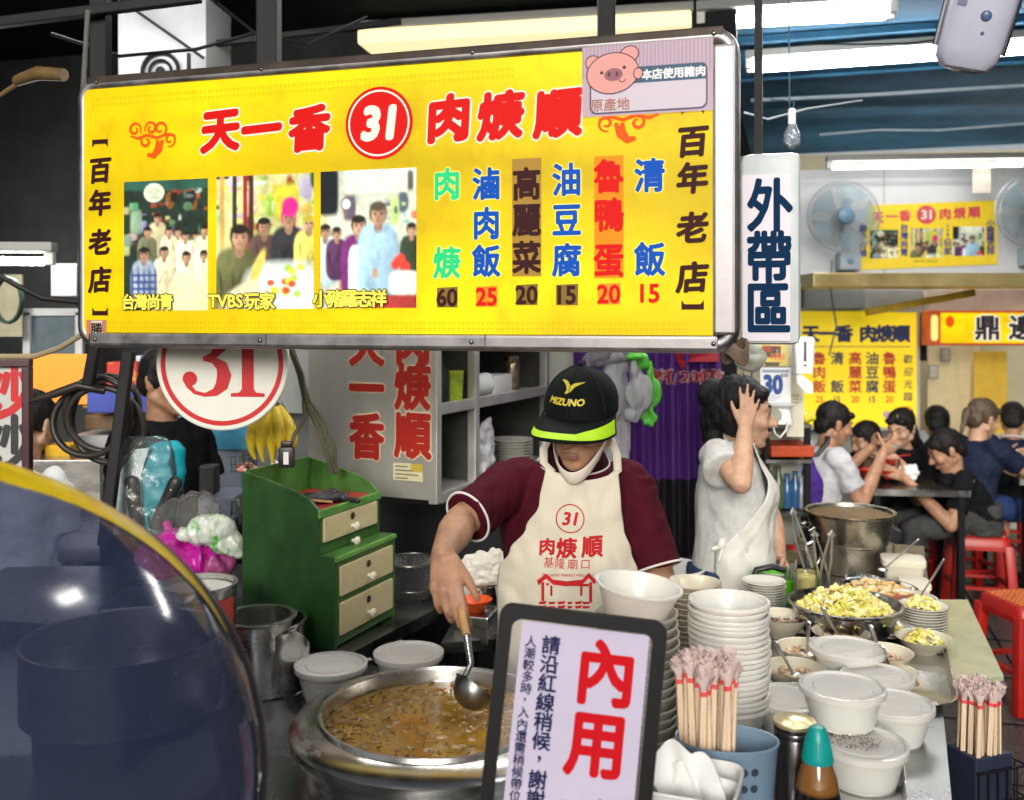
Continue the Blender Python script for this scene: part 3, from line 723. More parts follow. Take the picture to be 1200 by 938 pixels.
def picture(img, x0, z0, w, h, y, name, mat, par):
    H_i, W_i = img.shape[:2]; vs = [(x0+w*i/(W_i-1), y, z0+h*(1-j/(H_i-1))) for j in range(H_i) for i in range(W_i)]
    me = bpy.data.meshes.new(name); me.from_pydata(vs, [], [(j*W_i+i, j*W_i+W_i+i, j*W_i+W_i+i+1, j*W_i+i+1) for j in range(H_i-1) for i in range(W_i-1)]); a = me.color_attributes.new('Ink', 'FLOAT_COLOR', 'POINT')
    a.data.foreach_set('color', np.concatenate([img, np.ones((H_i, W_i, 1))], 2).astype(np.float32).ravel()); return link(name, me, mat, par)
for a, b, im in (((147, 214), (245, 364), PH1), ((255, 208), (369, 362), PH2), ((377, 202), (489, 361), PH3)):
    x0, z1 = S(*a); x1, z0 = S(*b); picture(im, x0, z0, x1-x0, z1-z0, -.0052, 'printed_photo', paint('photo_print', .30), sign)
CAPC = INK('caption', (1, .82, .1), .6); CAPD = INK('caption_edge', (.06, .03, .0), .1)
for txt_, px, py, sz in (('台灣尚青', 176, 354, .034), ('TVBS玩家', 288, 353, .036), ('小豬羅志祥', 412, 350, .036)):
    for m_, of, y_ in ((CAPD, .09, -.0112), (CAPC, .035, -.0118)):
        mb = MB(); s, z = S(px, py)
        if txt_[0] == 'T':
            word(mb, 'TVBS', s-.045, z, .028, off=of, y=y_); row(mb, '玩家', s+.042, z, sz, pitch=.038, off=of, y=y_)
        else: row(mb, txt_, s, z, sz, pitch=.0345, off=of, y=y_)
        mb.build('caption', m_, sign, smooth=False)
# small red sticker at the lower left corner
mb = MB(); s, z = S(115, 386); rect(mb, s-.028, z-.022, s+.028, z+.022, -.0060, (.45, .18, .12)); rect(mb, s-.014, z-.02, s+.016, z+.02, -.0064, (.62, .55, .42)); glyph(mb, '勝', s+.001, z, .03, off=.03, y=-.0068, col=(.03, .02, .02))
mb.build('small_sticker', paint('sticker_print', .12), sign, smooth=False)
# pork origin sticker in the upper right corner
mb = MB(); x0, z1 = S(683, 57); x1, z0 = S(836, 130); w, h = x1-x0, z1-z0
rect(mb, x0, z0, x1, z1, -.0070, (.42, .31, .36))
for i in range(34): rect(mb, x0+w*i/34, z0+h*.55, x0+w*(i+.45)/34, z1, -.0072, (.33, .24, .33))
polyg(mb, rrect_pts(w*.90, h*.64, .014, 5, x0+w*.51, z0+h*.35), -.0074, (.07, .06, .10)); polyg(mb, rrect_pts(w*.875, h*.59, .012, 5, x0+w*.51, z0+h*.35), -.0076, (.50, .44, .50))
polyg(mb, [(x0+w*.34, z0+h*.44), (x0+w*.948, z0+h*.44), (x0+w*.948, z0+h*.64), (x0+w*.93, z0+h*.665), (x0+w*.34, z0+h*.665)], -.0078, (.035, .08, .13))
row(mb, '本店使用豬肉', x0+w*.705, z0+h*.55, .0195, pitch=.0212, off=.035, y=-.0082, col=(.72, .68, .70))
row(mb, '原產地', x0+w*.22, z0+h*.16, .024, pitch=.027, off=.02, y=-.0082, col=(.33, .14, .10))
pc, pz = x0+w*.24, z0+h*.60; PK, PD = (.60, .27, .24), (.05, .025, .03)
def blob(cx, cz, rx, rz, y, c, rot=0):
    disc(mb, cx, cz, rx+.0022, rz+.0022, y, 30, PD, rot=rot); disc(mb, cx, cz, rx, rz, y-.0002, 30, c, rot=rot)
blob(pc-.038, pz+.022, .017, .014, -.0084, PK, -.6); blob(pc+.034, pz+.036, .018, .015, -.0084, PK, .3)
blob(pc, pz, .052, .040, -.0088, PK, .12); blob(pc+.052, pz-.004, .008, .010, -.0092, PK)
disc(mb, pc+.002, pz-.003, .019, .013, -.0094, 24, (.24, .09, .12), rot=.1)
for q in (-.007, .009): disc(mb, pc+q, pz-.002, .003, .005, -.0096, 12, (.08, .02, .04))
for q, qz in ((-.022, .002), (.024, .01)): disc(mb, pc+q, pz+qz, .0035, None, -.0096, 12, (.03, .02, .02))
stroke(mb, arc(pc+.02, pz-.012, .007, 190, 350, 8), .0018, -.0096, PD)
mb.build('origin_sticker', paint('sticker_print2', .20), sign, smooth=False)
# cable wrapped at the lower right corner of the sign
mb = MB(); q = Vector((W_-.01, .03, .02))
for k in range(5): mb.tube([q+Vector((.024*math.cos(a*.4+k), .02*math.sin(a*.4+k), -.03+.006*k+.012*math.sin(a*.8+k*2))) for a in range(16)], .0045, 7, closed=True)
mb.build('wrapped_cable', M('brown_cable', (.12, .08, .055), .6, var=.3), sign)
# ================================================================ ON THE COUNTER
rc = random.Random(11)
def steel_lathe(name, label, cat, prof, loc, m=STEEL, seg=48, sx=1, sy=1, rz=0, extra=None):
    t = thing(name, label, cat, loc, rz); mb = MB(); mb.lathe(prof, seg=seg, sx=sx, sy=sy); mb.build('body', m, t); return t
# ---- soup pot let into the front counter
pot = thing('soup_pot', 'huge round steel soup pot with wide sloping collar let into the front counter', 'soup pot', (-.153, 2.0, CZ))
mb = MB(); mb.lathe([(.27, .0), (.275, .055), (.292, .055), (.295, .062), (.295, .078), (.286, .088), (.240, .098)], seg=72, capb=False); mb.build('collar', M('pot_steel', (.5, .49, .46), .24, 1, var=.2, vs=6, stretch=(1, 1, 5), bump=.05, bs=22, rvar=.1, spots=.33, spotcol=(.10, .085, .06), spotscale=7), pot)
mb = MB(); mb.lathe([(.228, -.28), (.228, .098), (.231, .106), (.238, .106), (.241, .098)], seg=72); mb.build('rim', STEEL, pot)
mb = MB(); mb.lathe([(.262, .002), (.262, .056), (.24, .057)], seg=60, capb=False); mb.build('burner_base', BLKMET, pot)
soup_m = M('thick_soup', (.36, .20, .032), .07, var=.45, vs=14, bump=.35, bs=22, coat=.3)
mb = MB(); mb.lathe([(.2275, 0), (.15, .003), (.08, .004), (.0, .004)], seg=48, capb=False)
SOUPC = [(.32, .18, .05), (.30, .17, .035), (.34, .19, .06), (.30, .16, .05), (.25, .12, .025), (.42, .27, .12), (.20, .15, .025), (.26, .18, .035), (.46, .33, .2), (.17, .14, .02), (.27, .13, .03)]
sp = MB()
for i in range(640):
    r = .217*math.sqrt(rc.random()); a = rc.random()*6.283; k = rc.choice(SOUPC)
    sz = rc.uniform(.002, .0085); mt = Matrix.Rotation(rc.random()*6.28, 3, 'Z') @ Matrix.Rotation(rc.uniform(-.35, .35), 3, 'X')
    b = len(sp.v); sp.ball((r*math.cos(a), r*math.sin(a), .002), (sz*rc.uniform(.9, 2.4), sz*rc.uniform(.4, .8), rc.uniform(.003, .006)), mt, 8, 5, col=k)
    for j in range(b, len(sp.v)):
        v = sp.v[j]; sp.v[j] = v+Vector((noise.noise(v*120), noise.noise(v*120+Vector((5, 0, 0))), noise.noise(v*90)))*.0032
so = mb.build('soup', soup_m, loc=(-.153, 2.0, CZ+.072)); tag(so, 'thick brown meat soup filling the huge pot', 'soup', kind='stuff')
sc_ = sp.build('meat_pieces', paint('meat_ink', 0, .3), so); sc_['kind'] = 'stuff'
# ---- ladle in the cook's hand
LB, LM, LT = P(556, 806, 2.02), P(547, 745, 2.075), P(536, 694, 2.175)
lad = thing('ladle', 'steel ladle with wooden handle held by the cook over the soup pot', 'ladle', LB)
up = (LM-LB).normalized(); uu, vv = ortho(up)
mb = MB(); tilt = Vector((.55, .42, .72)).normalized(); tq = tilt.to_track_quat('Z', 'Y').to_matrix()
prof = [(.044*math.sin(a), -.044*math.cos(a)) for a in [math.pi/2*i/9 for i in range(10)]]
mb.lathe([(max(r, .001), z) for r, z in prof]+[(.0465, .0), (.0465, .002), (.042, .0)]+[(max(.042*math.cos(a), .001), -.042*math.sin(a)) for a in [math.pi/2*i/8 for i in range(9)]], m=tq, seg=32, capb=False)
mb.build('scoop', M('ladle_steel', (.24, .235, .225), .33, 1, var=.3, rvar=.1), lad)
mb = MB(); mb.tube([uu*0+Vector((-.02, .01, .02)), (LM-LB)*.45, LM-LB], [.006, .0065, .0085], 12); mb.build('shaft', STEEL, lad)
WOOD = M('worn_wood', (.42, .24, .10), .5, var=.25, vs=30, stretch=(1, 1, .12))
mb = MB(); mb.tube([LM-LB, (LM-LB)*.5+(LT-LB)*.5, LT-LB, (LT-LB)+(LT-LM)*.30], [.009, .0105, .0115, .011], 14); mb.build('handle', WOOD, lad)

# ---- lidded takeaway bowls
def takeaway(name='takeaway_bowl', lid=True, fill=(.62, .5, .38)):
    t = thing(name, '', 'takeaway bowl', (0, 0, -5), 0, 'white takeaway bowls with lids')
    mb = MB(); mb.lathe([(.056, 0), (.060, 0), (.060, .005), (.064, .008), (.0785, .066), (.0845, .067), (.0845, .073), (.0785, .073), (.0765, .066), (.062, .010), (.02, .009)], seg=56); mb.build('bowl', PPCUP, t)
    mb = MB(); mb.lathe([(.076, .054), (.04, .055), (.001, .055)], seg=40, capb=False); mb.build('contents', M('soup_fill', fill, .4, var=.5, vs=30), t)
    if lid:
        mb = MB(); mb.lathe([(.0865, .066), (.0875, .073), (.0865, .0785), (.080, .0795), (.077, .0745), (.060, .0735), (.057, .0765), (.03, .0772), (.001, .0772)], seg=56, capb=False)
        mb.box((.091, 0, .0755), (.014, .016, .0016)); mb.build('lid', LIDP, t)
    return t
tb0 = takeaway()
TB = [(Vector((-.430, 2.33, CZ)), 1.0, .4, 'left of the two lidded bowls beside the soup pot under the green drawers'), (Vector((-.254, 2.41, CZ)), 1.0, 1.9, 'lidded bowl standing directly behind the soup pot rim'),
      (Vector((.678, 1.90, CZ)), 1.0, .9, 'front bottom lidded bowl with dark pepper flecks under its lid'), (Vector((.668, 1.985, CZ+.0785)), .98, 2.4, 'lidded bowl perched on top of the pepper flecked bowl'),
      (Vector((.815, 2.10, CZ)), .98, 0, 'lidded bowl half hidden right behind the pepper flecked bowl at the tray edge'), (Vector((.845, 2.27, CZ)), .95, 0, 'lidded bowl squeezed behind the perched bowl near the wide tray'),
      (Vector((.82, 2.40, CZ+.012)), 1.04, 2.2, 'lidded bowl in front of the open soup bowls, behind the perched one'), (Vector((.606, 2.13, CZ)), .98, 1.2, 'lidded bowl behind the steel canister, next to the tall bowl stack')]
for i, (p, k, rz, lab) in enumerate(TB):
    o = tb0 if i == 0 else dup(tb0, p, rz)
    o.location = p; o.rotation_euler.z = rz; o['label'] = lab
    o.scale = (k, k, k)
mb = MB() # pepper under the clear lid
for i in range(170):
    r = .05*math.sqrt(rc.random()); a = rc.random()*6.28; mb.box((r*math.cos(a)-.005, r*math.sin(a)+.015, .0805+rc.random()*.001), (.0022, .0016, .0008), rc.random()*3)
mb.build('pepper_fleck', M('pepper', (.06, .03, .02), .7), bpy.data.objects['takeaway_bowl.002'], smooth=False)
# ---- nested stacks of empty bowls
nb = MB(); nb.lathe([(.056, 0), (.060, 0), (.0625, .006), (.0815, .066), (.0868, .0665), (.0872, .070), (.0862, .0735), (.0805, .0735), (.0792, .067), (.0608, .008), (.02, .007)], seg=56)
nest_me = nb.mesh('nested_bowl'); nest_me.materials.append(PPCUP)
def stack(me, base, n, pitch, lab, toplab, grp, tilt=.018, name='takeaway_bowl', cat='takeaway bowl', sc_=1, wob=.0022):
    for k in range(n):
        o = bpy.data.objects.new(name, me); COL.objects.link(o)
        o.location = (base[0]+rc.uniform(-wob, wob), base[1]+rc.uniform(-wob, wob), base[2]+k*pitch); o.rotation_euler = (rc.uniform(-tilt, tilt), rc.uniform(-tilt, tilt), rc.random()*6)
        o.scale = (sc_,)*3; tag(o, toplab if k == n-1 else lab, cat, grp)
    return o
bs = P(854, 705, 2.12)
o = stack(nest_me, (bs.x, 2.12, CZ), 20, .0114, 'white empty bowl nested in the tall stack behind the chopstick holder', 'topmost empty bowl of the tall white stack behind the chopsticks', 'nested bowls of the tall white stack')
gb = MB(); gb.lathe([(.04, 0), (.045, 0), (.047, .006), (.070, .040), (.0815, .062), (.0848, .063), (.0848, .0665), (.081, .0665), (.068, .043), (.045, .010), (.01, .009)], seg=52)
grey_me = gb.mesh('grey_bowl'); grey_me.materials.append(M('grey_melamine', (.47, .44, .38), .35, var=.08))
gs = P(747, 700, 2.0)
stack(grey_me, (gs.x, 2.0, CZ), 13, .0195, 'greyish soup bowl nested in the stack behind the black framed notice', 'uppermost greyish soup bowl right under the big white tub', 'nested greyish soup bowls', tilt=.02, name='soup_bowl', cat='soup bowl')
wb = MB(); wb.lathe([(.055, 0), (.06, .0), (.0835, .07), (.089, .0705), (.089, .075), (.083, .075), (.0815, .07), (.058, .006), (.01, .005)], seg=56)
o = link('white_tub', wb.mesh('white_tub'), PPCUP); o.location = (gs.x-.006, 2.0, CZ+13*.0195+.030); o.rotation_euler = (.05, .12, 0); tag(o, 'wide white tub lying tilted on the greyish bowl stack before the apron', 'tub')
cs = P(812, 695, 2.35); cb = MB(); cb.lathe([(.035, 0), (.04, 0), (.058, .026), (.0665, .032), (.0665, .035), (.056, .030), (.036, .006), (.005, .005)], seg=44)
cream_me = cb.mesh('cream_dish'); cream_me.materials.append(CERAM)
stack(cream_me, (.437, 2.36, CZ), 19, .0128, 'cream dish nested in the stack between the grey bowls and the white stack', 'topmost cream dish of the stack in front of the cook\'s left sleeve', 'stacked cream dishes', name='dish', cat='dish')

# ---- melamine bowls of meat with metal spoons
mbw = MB(); mbw.lathe([(.030, 0), (.034, 0), (.035, .008), (.055, .030), (.072, .058), (.0735, .060), (.0705, .059), (.053, .032), (.03, .012), (.004, .011)], seg=48)
bowl_me = mbw.mesh('melamine_bowl'); bowl_me.materials.append(CERAM)
def heap(n, r, h, pal, smin, smax, seed, flat=.5, z0=0, curl=.004, noisef=70):
    q = random.Random(seed); m = MB()
    for i in range(n):
        rr_ = r*math.sqrt(q.random()); a = q.random()*6.283; zz = z0+h*(1-(rr_/r)**2)*q.uniform(.55, 1)
        mt = Matrix.Rotation(q.random()*6.28, 3, 'Z') @ Matrix.Rotation(q.uniform(-.9, .9), 3, 'X'); s_ = q.uniform(smin, smax); b = len(m.v)
        m.ball((rr_*math.cos(a), rr_*math.sin(a), zz), (s_, s_*q.uniform(.5, .9), s_*flat*q.uniform(.5, 1)), mt, 9, 6, col=q.choice(pal))
        for j in range(b, len(m.v)):
            v = m.v[j]; w3 = v*noisef; m.v[j] = v+Vector((noise.noise(w3), noise.noise(w3+Vector((7, 0, 0))), noise.noise(w3+Vector((0, 9, 0)))))*curl
    return m
FOOD = paint('food_ink', 0, .4)
MEAT = [(.5, .32, .2), (.42, .25, .14), (.58, .42, .28), (.33, .2, .1), (.6, .5, .33)]
SPO = M('spoon_steel', (.72, .72, .70), .38, 1, var=.05)
def spoon(label, base, tip, wd=.0155, cat='spoon', name='spoon'):
    mb = MB(); base, tip = Vector(base), Vector(tip); d = (tip-base)
    mb.tube([base, base+d*.3, base+d*.75, tip-d*.02, tip], [wd*.55, wd*.5, wd*.72, wd*.8, wd*.4], 10, flat=.4)
    mb.ball(base, (wd*1.5, wd*1.5, wd*.5)); return tag(mb.build(name, SPO), label, cat, 'metal spoons in the food')
OB = [(985, 741, (963, 712), 'open bowl of meat soup nearest to the cabbage basin', 1.02), (945, 759, (948, 728), 'open bowl of meat left of the middle, spoon upright', 1.04), (1034, 764, (1020, 733), 'open bowl of meat right of the middle, before the cabbage plate', 1.02),
      (931, 783, (908, 752), 'open bowl of meat nearest the tall bowl stack', 1.02), (1046, 787, (1033, 757), 'small open bowl of meat at the tray edge behind the lidded bowls', .82)]
for i, (px, py, tip, lab, k) in enumerate(OB):
    c = G(px, py, CZ+.058*k); c.z = CZ
    o = bpy.data.objects.new('soup_bowl', bowl_me); COL.objects.link(o); o.location = c; o.scale = (k,)*3; tag(o, lab, 'soup bowl', 'open bowls of meat with spoons')
    h = heap(80, .056, .010, MEAT, .006, .012, i+20, .5).build('meat', FOOD, loc=c+Vector((0, 0, .037*k))); tag(h, 'chopped meat filling the '+lab.replace('open bowl of meat soup', 'bowl').replace('open bowl of meat', 'bowl').replace('small bowl', 'small bowl')[:70], 'meat', kind='stuff')
    tp = P(tip[0], tip[1], c.y-.005); spoon('steel spoon in the '+lab.replace('open ', '').split(',')[0].replace('small bowl of meat at the tray edge behind the lidded bowls', 'small meat bowl at the tray edge'), c+Vector((.0, 0, .04)), tp)
c = G(917, 722, CZ+.058); c.z = CZ; o = bpy.data.objects.new('soup_bowl', bowl_me); COL.objects.link(o); o.location = c; tag(o, 'bowl of meat half hidden behind the tall white bowl stack', 'soup bowl', 'open bowls of meat with spoons')
h = heap(40, .05, .008, [(.12, .07, .05), (.4, .3, .2), (.3, .16, .1)], .006, .011, 77).build('meat', FOOD, loc=c+Vector((0, 0, .038))); tag(h, 'dark meat in the half hidden bowl behind the tall white stack', 'meat', kind='stuff')
mb = MB()
for k in range(5): mb.cap((.0, 0, .012+.006*k), (.05, .01*k-.02, .014), .014, .012)
o = link('towel', fuse(mb, 'towel', .004, 3, wrinkle=lambda c_, n_: noise.noise(c_*60)*.004), M('rag', (.6, .58, .48), .8, bump=.3)); o.location = G(925, 742, CZ); tag(o, 'crumpled white rag beside the cabbage basin', 'rag')
# ---- cabbage basin, plates of cabbage
CAB = [(.80, .68, .20), (.84, .74, .36), (.74, .66, .14), (.86, .78, .46), (.62, .62, .10), (.88, .74, .28)]
cbp = G(990, 706, CZ+.095); cbp.z = CZ
steel_lathe('steel_basin', 'wide steel basin heaped with pale yellow cabbage', 'basin', [(.095, 0), (.10, 0), (.13, .03), (.146, .085), (.156, .092), (.157, .096), (.149, .097), (.141, .086), (.12, .03), (.01, .012)], cbp, M('basin_steel', (.3, .3, .29), .22, 1, var=.25, rvar=.1))
h = heap(900, .134, .072, CAB, .005, .014, 5, .35, curl=.008, noisef=110).build('cabbage', FOOD, loc=cbp+Vector((0, 0, .066))); tag(h, 'heap of chopped yellow cabbage in the wide steel basin', 'cabbage', kind='stuff')
pm = MB(); pm.lathe([(.036, 0), (.04, 0), (.042, .003), (.060, .013), (.0665, .0155), (.0665, .0175), (.058, .0155), (.038, .006), (.002, .005)], seg=44); plate_me = pm.mesh('plate'); plate_me.materials.append(CERAMW)
def plates(p, n, lab, top, grp, k=1): return stack(plate_me, p, n, .0078, lab, top, grp, tilt=.006, name='plate', cat='plate', sc_=k)
p = G(1081, 741, CZ); plates(p, 9, 'white plate stacked under the cabbage plate at the tray rim', 'white plate with cabbage on top of the stack at the tray rim', 'plates stacked at the tray rim', 1.0)
h = heap(190, .045, .028, CAB, .004, .009, 8, .4, curl=.005, noisef=120).build('cabbage', FOOD, loc=p+Vector((0, 0, .0078*8+.014))); tag(h, 'cabbage on top of the plate stack', 'cabbage', kind='stuff')
p = G(895, 716, CZ); plates(p, 11, 'white plate in the stack right behind the tall bowl stack', 'top white plate of the stack right behind the tall bowl stack', 'plates stacked behind the bowls', .98)
p = G(913, 697, CZ); plates(p, 9, 'white plate in the farther stack by the woman\'s apron', 'top white plate of the farther stack by the woman\'s apron', 'plates stacked by the woman', .86)
mb = MB()
for i, (px, py, lab, k) in enumerate(((1041, 748, 'plate of cabbage beside the basin, egg yolk yellow', 1.0), (1082, 766, 'bowl of cabbage at the right rim of the wide tray', 1.0))):
    c = G(px, py, CZ); o = bpy.data.objects.new('cabbage_dish', bowl_me if i else plate_me); COL.objects.link(o); o.location = c+Vector((0, 0, 0 if i else .012)); o.scale = (.98, .98, .75) if i else (1.1, 1.1, 1.2); tag(o, lab, 'dish')
    o2 = heap(150, .044, .034 if i else .022, CAB+[(.75, .55, .1), (.7, .6, .2)], .005, .011, 31+i, .4, curl=.006, noisef=110).build('cabbage', FOOD, loc=c+Vector((0, 0, .03 if i else .02))); tag(o2, ('cabbage piled in the bowl at the tray rim' if i else 'cabbage piled on the plate beside the basin'), 'cabbage', kind='stuff')
# ---- trays under them
def tray(label, quad_, z=CZ+.004, lip=.018):
    t = thing('tray', label, 'tray', (quad_[0][0], quad_[0][1], z)); q = [Vector((x, y, 0))-Vector((quad_[0][0], quad_[0][1], 0)) for x, y in quad_]; c = sum(q, Vector())/4
    rings = []
    for k, zz in ((1.0, lip-.004), (1.0, lip), (.985, lip), (.93, .006), (.90, .002), (.5, .0015)): rings.append([c+(v-c)*k+Vector((0, 0, zz)) for v in q])
    def rnd(r, n=6):
        o_ = []
        for i in range(4):
            a, b, d_ = r[i-1], r[i], r[(i+1) % 4]; l1 = min(.05, (a-b).length*.3); u1, u2 = b+(a-b).normalized()*l1, b+(d_-b).normalized()*l1
            for j in range(n+1): s_ = j/n; o_.append(u1*(1-s_)**2+b*2*s_*(1-s_)+u2*s_**2)
        return o_
    rs = [rnd(r) for r in rings]; n = len(rs[0]); vs = [v for r in rs for v in r]
    fs = [(i*n+k, i*n+(k+1) % n, (i+1)*n+(k+1) % n, (i+1)*n+k) for i in range(len(rs)-1) for k in range(n)]+[tuple((len(rs)-1)*n+k for k in range(n))]
    m = MB(); m.add(vs, fs); m.build('body', STEELT, t, ang=50); return t
tray('wide shallow steel tray at the right edge of the counter under the bowls', [(.70, 2.20), (1.02, 2.235), (1.235, 2.83), (.92, 2.86)])
tray('narrow steel tray under the lidded bowls at the near counter end', [(.40, 1.52), (.60, 1.45), (.865, 2.19), (.63, 2.16)], CZ+.001, .016)
bd = thing('cutting_board', 'translucent greenish plastic board lying beyond the steel tray', 'board', (0, 0, 0))
q = [G(1072, 790, CZ), G(1170, 803, CZ), G(1135, 712, CZ), G(1112, 708, CZ)]; q = [(1.075, 2.37), (1.215, 2.425), (1.43, 3.08), (1.275, 3.08)]
mb = MB(); mb.slab(q, CZ+.002, CZ+.014); mb.build('board', M('greenish_board', (.42, .43, .27), .25, var=.2, vs=7, coat=.3), bd, smooth=False)
mb = MB(); mb.slab([(1.06, 2.3), (1.2, 2.39), (1.39, 3.1), (1.3, 3.14)], CZ-.04, CZ-.002); mb.build('shelf', STEELD, bd, smooth=False)

# ---- near row: chopstick holder, canister, soy bottle, tissue box
HB = Vector((.372, 1.70, CZ))
t = thing('chopstick_holder', 'blue grey plastic cup with round holes holding wrapped chopsticks', 'cup', HB, R(-8)); BG = M('blue_grey_plastic', (.17, .26, .36), .38, var=.1, vs=5, sss=.1)
prof = [(.070, 0), (.073, .0), (.0865, .165), (.089, .168), (.0885, .172), (.0855, .171), (.083, .16), (.069, .005), (.01, .005)]
mb = MB(); mb.lathe(prof, seg=64, sy=.66); mb.build('cup', BG, t)
mb = MB()
for i in range(3):
    for j in range(4):
        a = R(-86+i*13); z = .136-.028*j; r_ = .073+.0135*z/.165+.0006; rd = .0068
        c = Vector((r_*math.cos(a), r_*math.sin(a)*.66, z)); n_ = Vector((math.cos(a)*.66, math.sin(a), 0)).normalized(); t_ = Vector((-n_.y, n_.x, 0))
        mb.add([c+t_*rd*math.cos(k*.3927)+Vector((0, 0, rd*math.sin(k*.3927)))+n_*.0006 for k in range(16)], [tuple(range(16))])
mb.build('hole', M('hole_dark', (.02, .035, .055), .6), t, smooth=False)
def chop():
    c = thing('wrapped_chopsticks', '', 'chopsticks', (0, 0, -6), 0, 'wrapped chopsticks in the blue grey cup')
    m = MB(); m.bar((-.0028, 0, 0), (-.0022, 0, .205), .0039, .0045); m.bar((.0028, 0, 0), (.0022, 0, .205), .0039, .0045); each(m, 'stick', M('pale_wood', (.84, .66, .42), .5, var=.15, vs=40, stretch=(1, 1, .08)), c, False)
    m = MB(); m.box((0, 0, .197), (.0122, .0075, .008)); m.box((0, -.0035, .055), (.0085, .001, .006)); m.box((0, -.0035, .04), (.0085, .001, .006)); m.build('red_print', M('chop_red', (.72, .02, .03), .4), c, smooth=False)
    m = MB(); pr = [(.0068, 0), (.007, .1), (.0072, .205), (.005, .215), (.0085, .224), (.011, .236)]
    vs = []; n = 10
    for r_, z in pr:
        for k in range(n):
            f = 1+(.4*math.sin(k*2.6+z*300) if z > .206 else 0); vs.append((r_*math.cos(k*.6283)*f, r_*.7*math.sin(k*.6283)*f, z+(.006*math.sin(k*1.9) if z > .22 else 0)))
    m.add(vs, [(i*n+k, i*n+(k+1) % n, (i+1)*n+(k+1) % n, (i+1)*n+k) for i in range(5) for k in range(n)]); m.build('wrapper', film('wrap_film', (1, .985, .98), .12, (.95, .80, .78), .08, .12, .6, 90), c)
    m = MB(); q = random.Random(4)
    for k in range(10):
        a = k*.63; p = Vector((.003*math.cos(a), .003*math.sin(a), .203)); d = Vector((.011*math.cos(a), .011*math.sin(a), .021+.010*q.random())); u_ = Vector((-math.sin(a), math.cos(a), 0))*.0045
        m.add([p-u_*.4, p+u_*.4, p+d+u_+Vector((0, 0, .004)), p+d*1.1+Vector((.003*q.uniform(-1, 1), .003, -.003)), p+d-u_], [(0, 1, 2, 3, 4)])
    m.build('tuft', film('tuft_film', (1, .95, .94), .7, (.95, .78, .75), .08, .2, .2, 90), c, smooth=False); return c
ch0 = chop(); spots_ = []
for k in range(36):
    for _ in range(60):
        x, y = rc.uniform(-.074, .010), rc.uniform(-.040, .040)
        if (x/.08)**2+(y/.05)**2 < .9 and all(abs(x-a)+abs(y-b) > .0105 for a, b in spots_): break
    spots_.append((x, y)); o = ch0 if k == 0 else dup(ch0, (0, 0, 0))
    o.location = HB+Matrix.Rotation(R(-8), 3, 'Z') @ Vector((x, y, .070+rc.uniform(-.006, .016))); o.rotation_euler = (rc.uniform(-.05, .07), (x+.035)*.6+rc.uniform(-.03, .03)-.01, rc.uniform(-.4, .4))
    o['label'] = 'paper banded pair of chopsticks in clear wrapper standing in the blue grey cup'
ca = G(931, 846, .98); t = thing('steel_canister', 'tall dark steel canister with domed gold lid beside the soy bottle', 'canister', (ca.x, ca.y, CZ))
mb = MB(); mb.lathe([(.034, 0), (.0355, .003), (.0355, .155), (.0345, .157), (.0355, .159), (.0355, .166), (.0345, .168), (.036, .17), (.036, .178)], seg=48); mb.build('body', M('gunmetal', (.17, .155, .16), .25, .95, var=.12, vs=4), t)
mb = MB(); mb.lathe([(.0362, .176), (.0375, .179), (.0365, .183), (.03, .184), (.026, .1865), (.012, .189), (.001, .19)], seg=48, capb=False); mb.build('lid', M('gold_lid', (.62, .53, .3), .3, .7, var=.1), t)
sb = G(958, 862, .99); t = thing('sauce_bottle', 'squat sauce bottle of dark soy with teal cone cap', 'bottle', (sb.x, 1.66, CZ)); sbx = (958-600)/1150*1.66; t.location.x = sbx
mb = MB(); mb.lathe([(.038, 0), (.040, .004), (.0385, .09), (.032, .125), (.0235, .149), (.022, .154)], seg=40, capt=True); 
m_ = M('soy_glass', (.03, .012, .004), .08, var=0, coat=.6); n = m_.node_tree; g_ = n.nodes.new('ShaderNodeSeparateXYZ'); tc_ = n.nodes.new('ShaderNodeTexCoord'); rp_ = n.nodes.new('ShaderNodeValToRGB')
n.links.new(tc_.outputs['Object'], g_.inputs[0]); n.links.new(g_.outputs['Z'], rp_.inputs[0]); rp_.color_ramp.elements[0].position = .102; rp_.color_ramp.elements[0].color = (.006, .004, .004, 1); rp_.color_ramp.elements[1].position = .108; rp_.color_ramp.elements[1].color = (.20, .085, .02, 1)
n.links.new(rp_.outputs[0], n.nodes['Principled BSDF'].inputs['Base Color']); mb.build('bottle', m_, t)
mb = MB(); mb.lathe([(.0255, .150), (.026, .152), (.0255, .160), (.019, .188), (.015, .203), (.011, .208), (.001, .2095)], seg=40, capb=False)
for k in range(26): a = k*.2417; mb.bar((.0256*math.cos(a), .0256*math.sin(a), .153), (.0195*math.cos(a), .0195*math.sin(a), .187), .0016)
mb.build('cap', M('teal_cap', (.0, .27, .25), .35, var=.08), t)
tb = P(812, 905, 1.58); t = thing('tissue_box', 'white plastic box with paper tissues puffing out beside the black framed notice', 'tissue box', (tb.x, 1.58, CZ), R(-20))
mb = MB(); mb.loft([((0, 0, 0), .066, .066), ((0, 0, .155), .074, .074), ((0, 0, .158), .076, .076), ((0, 0, .161), .074, .074), ((0, 0, .155), .069, .069), ((0, 0, .08), .066, .066)], seg=44, power=6); mb.build('box', WHITEP, t)
TIS = M('tissue', (.78, .78, .77), .85, var=.03)
def tis(u_, v_, s): return Vector(((u_-.5)*.115+.012*math.sin(v_*5+s), (v_-.5)*.02+.03*math.sin(u_*3.1+s)+.012*math.sin(u_*9+s), .10+.105*v_*(1-.5*(u_-.45)**2*3)+.01*math.sin(u_*7+s*2)))
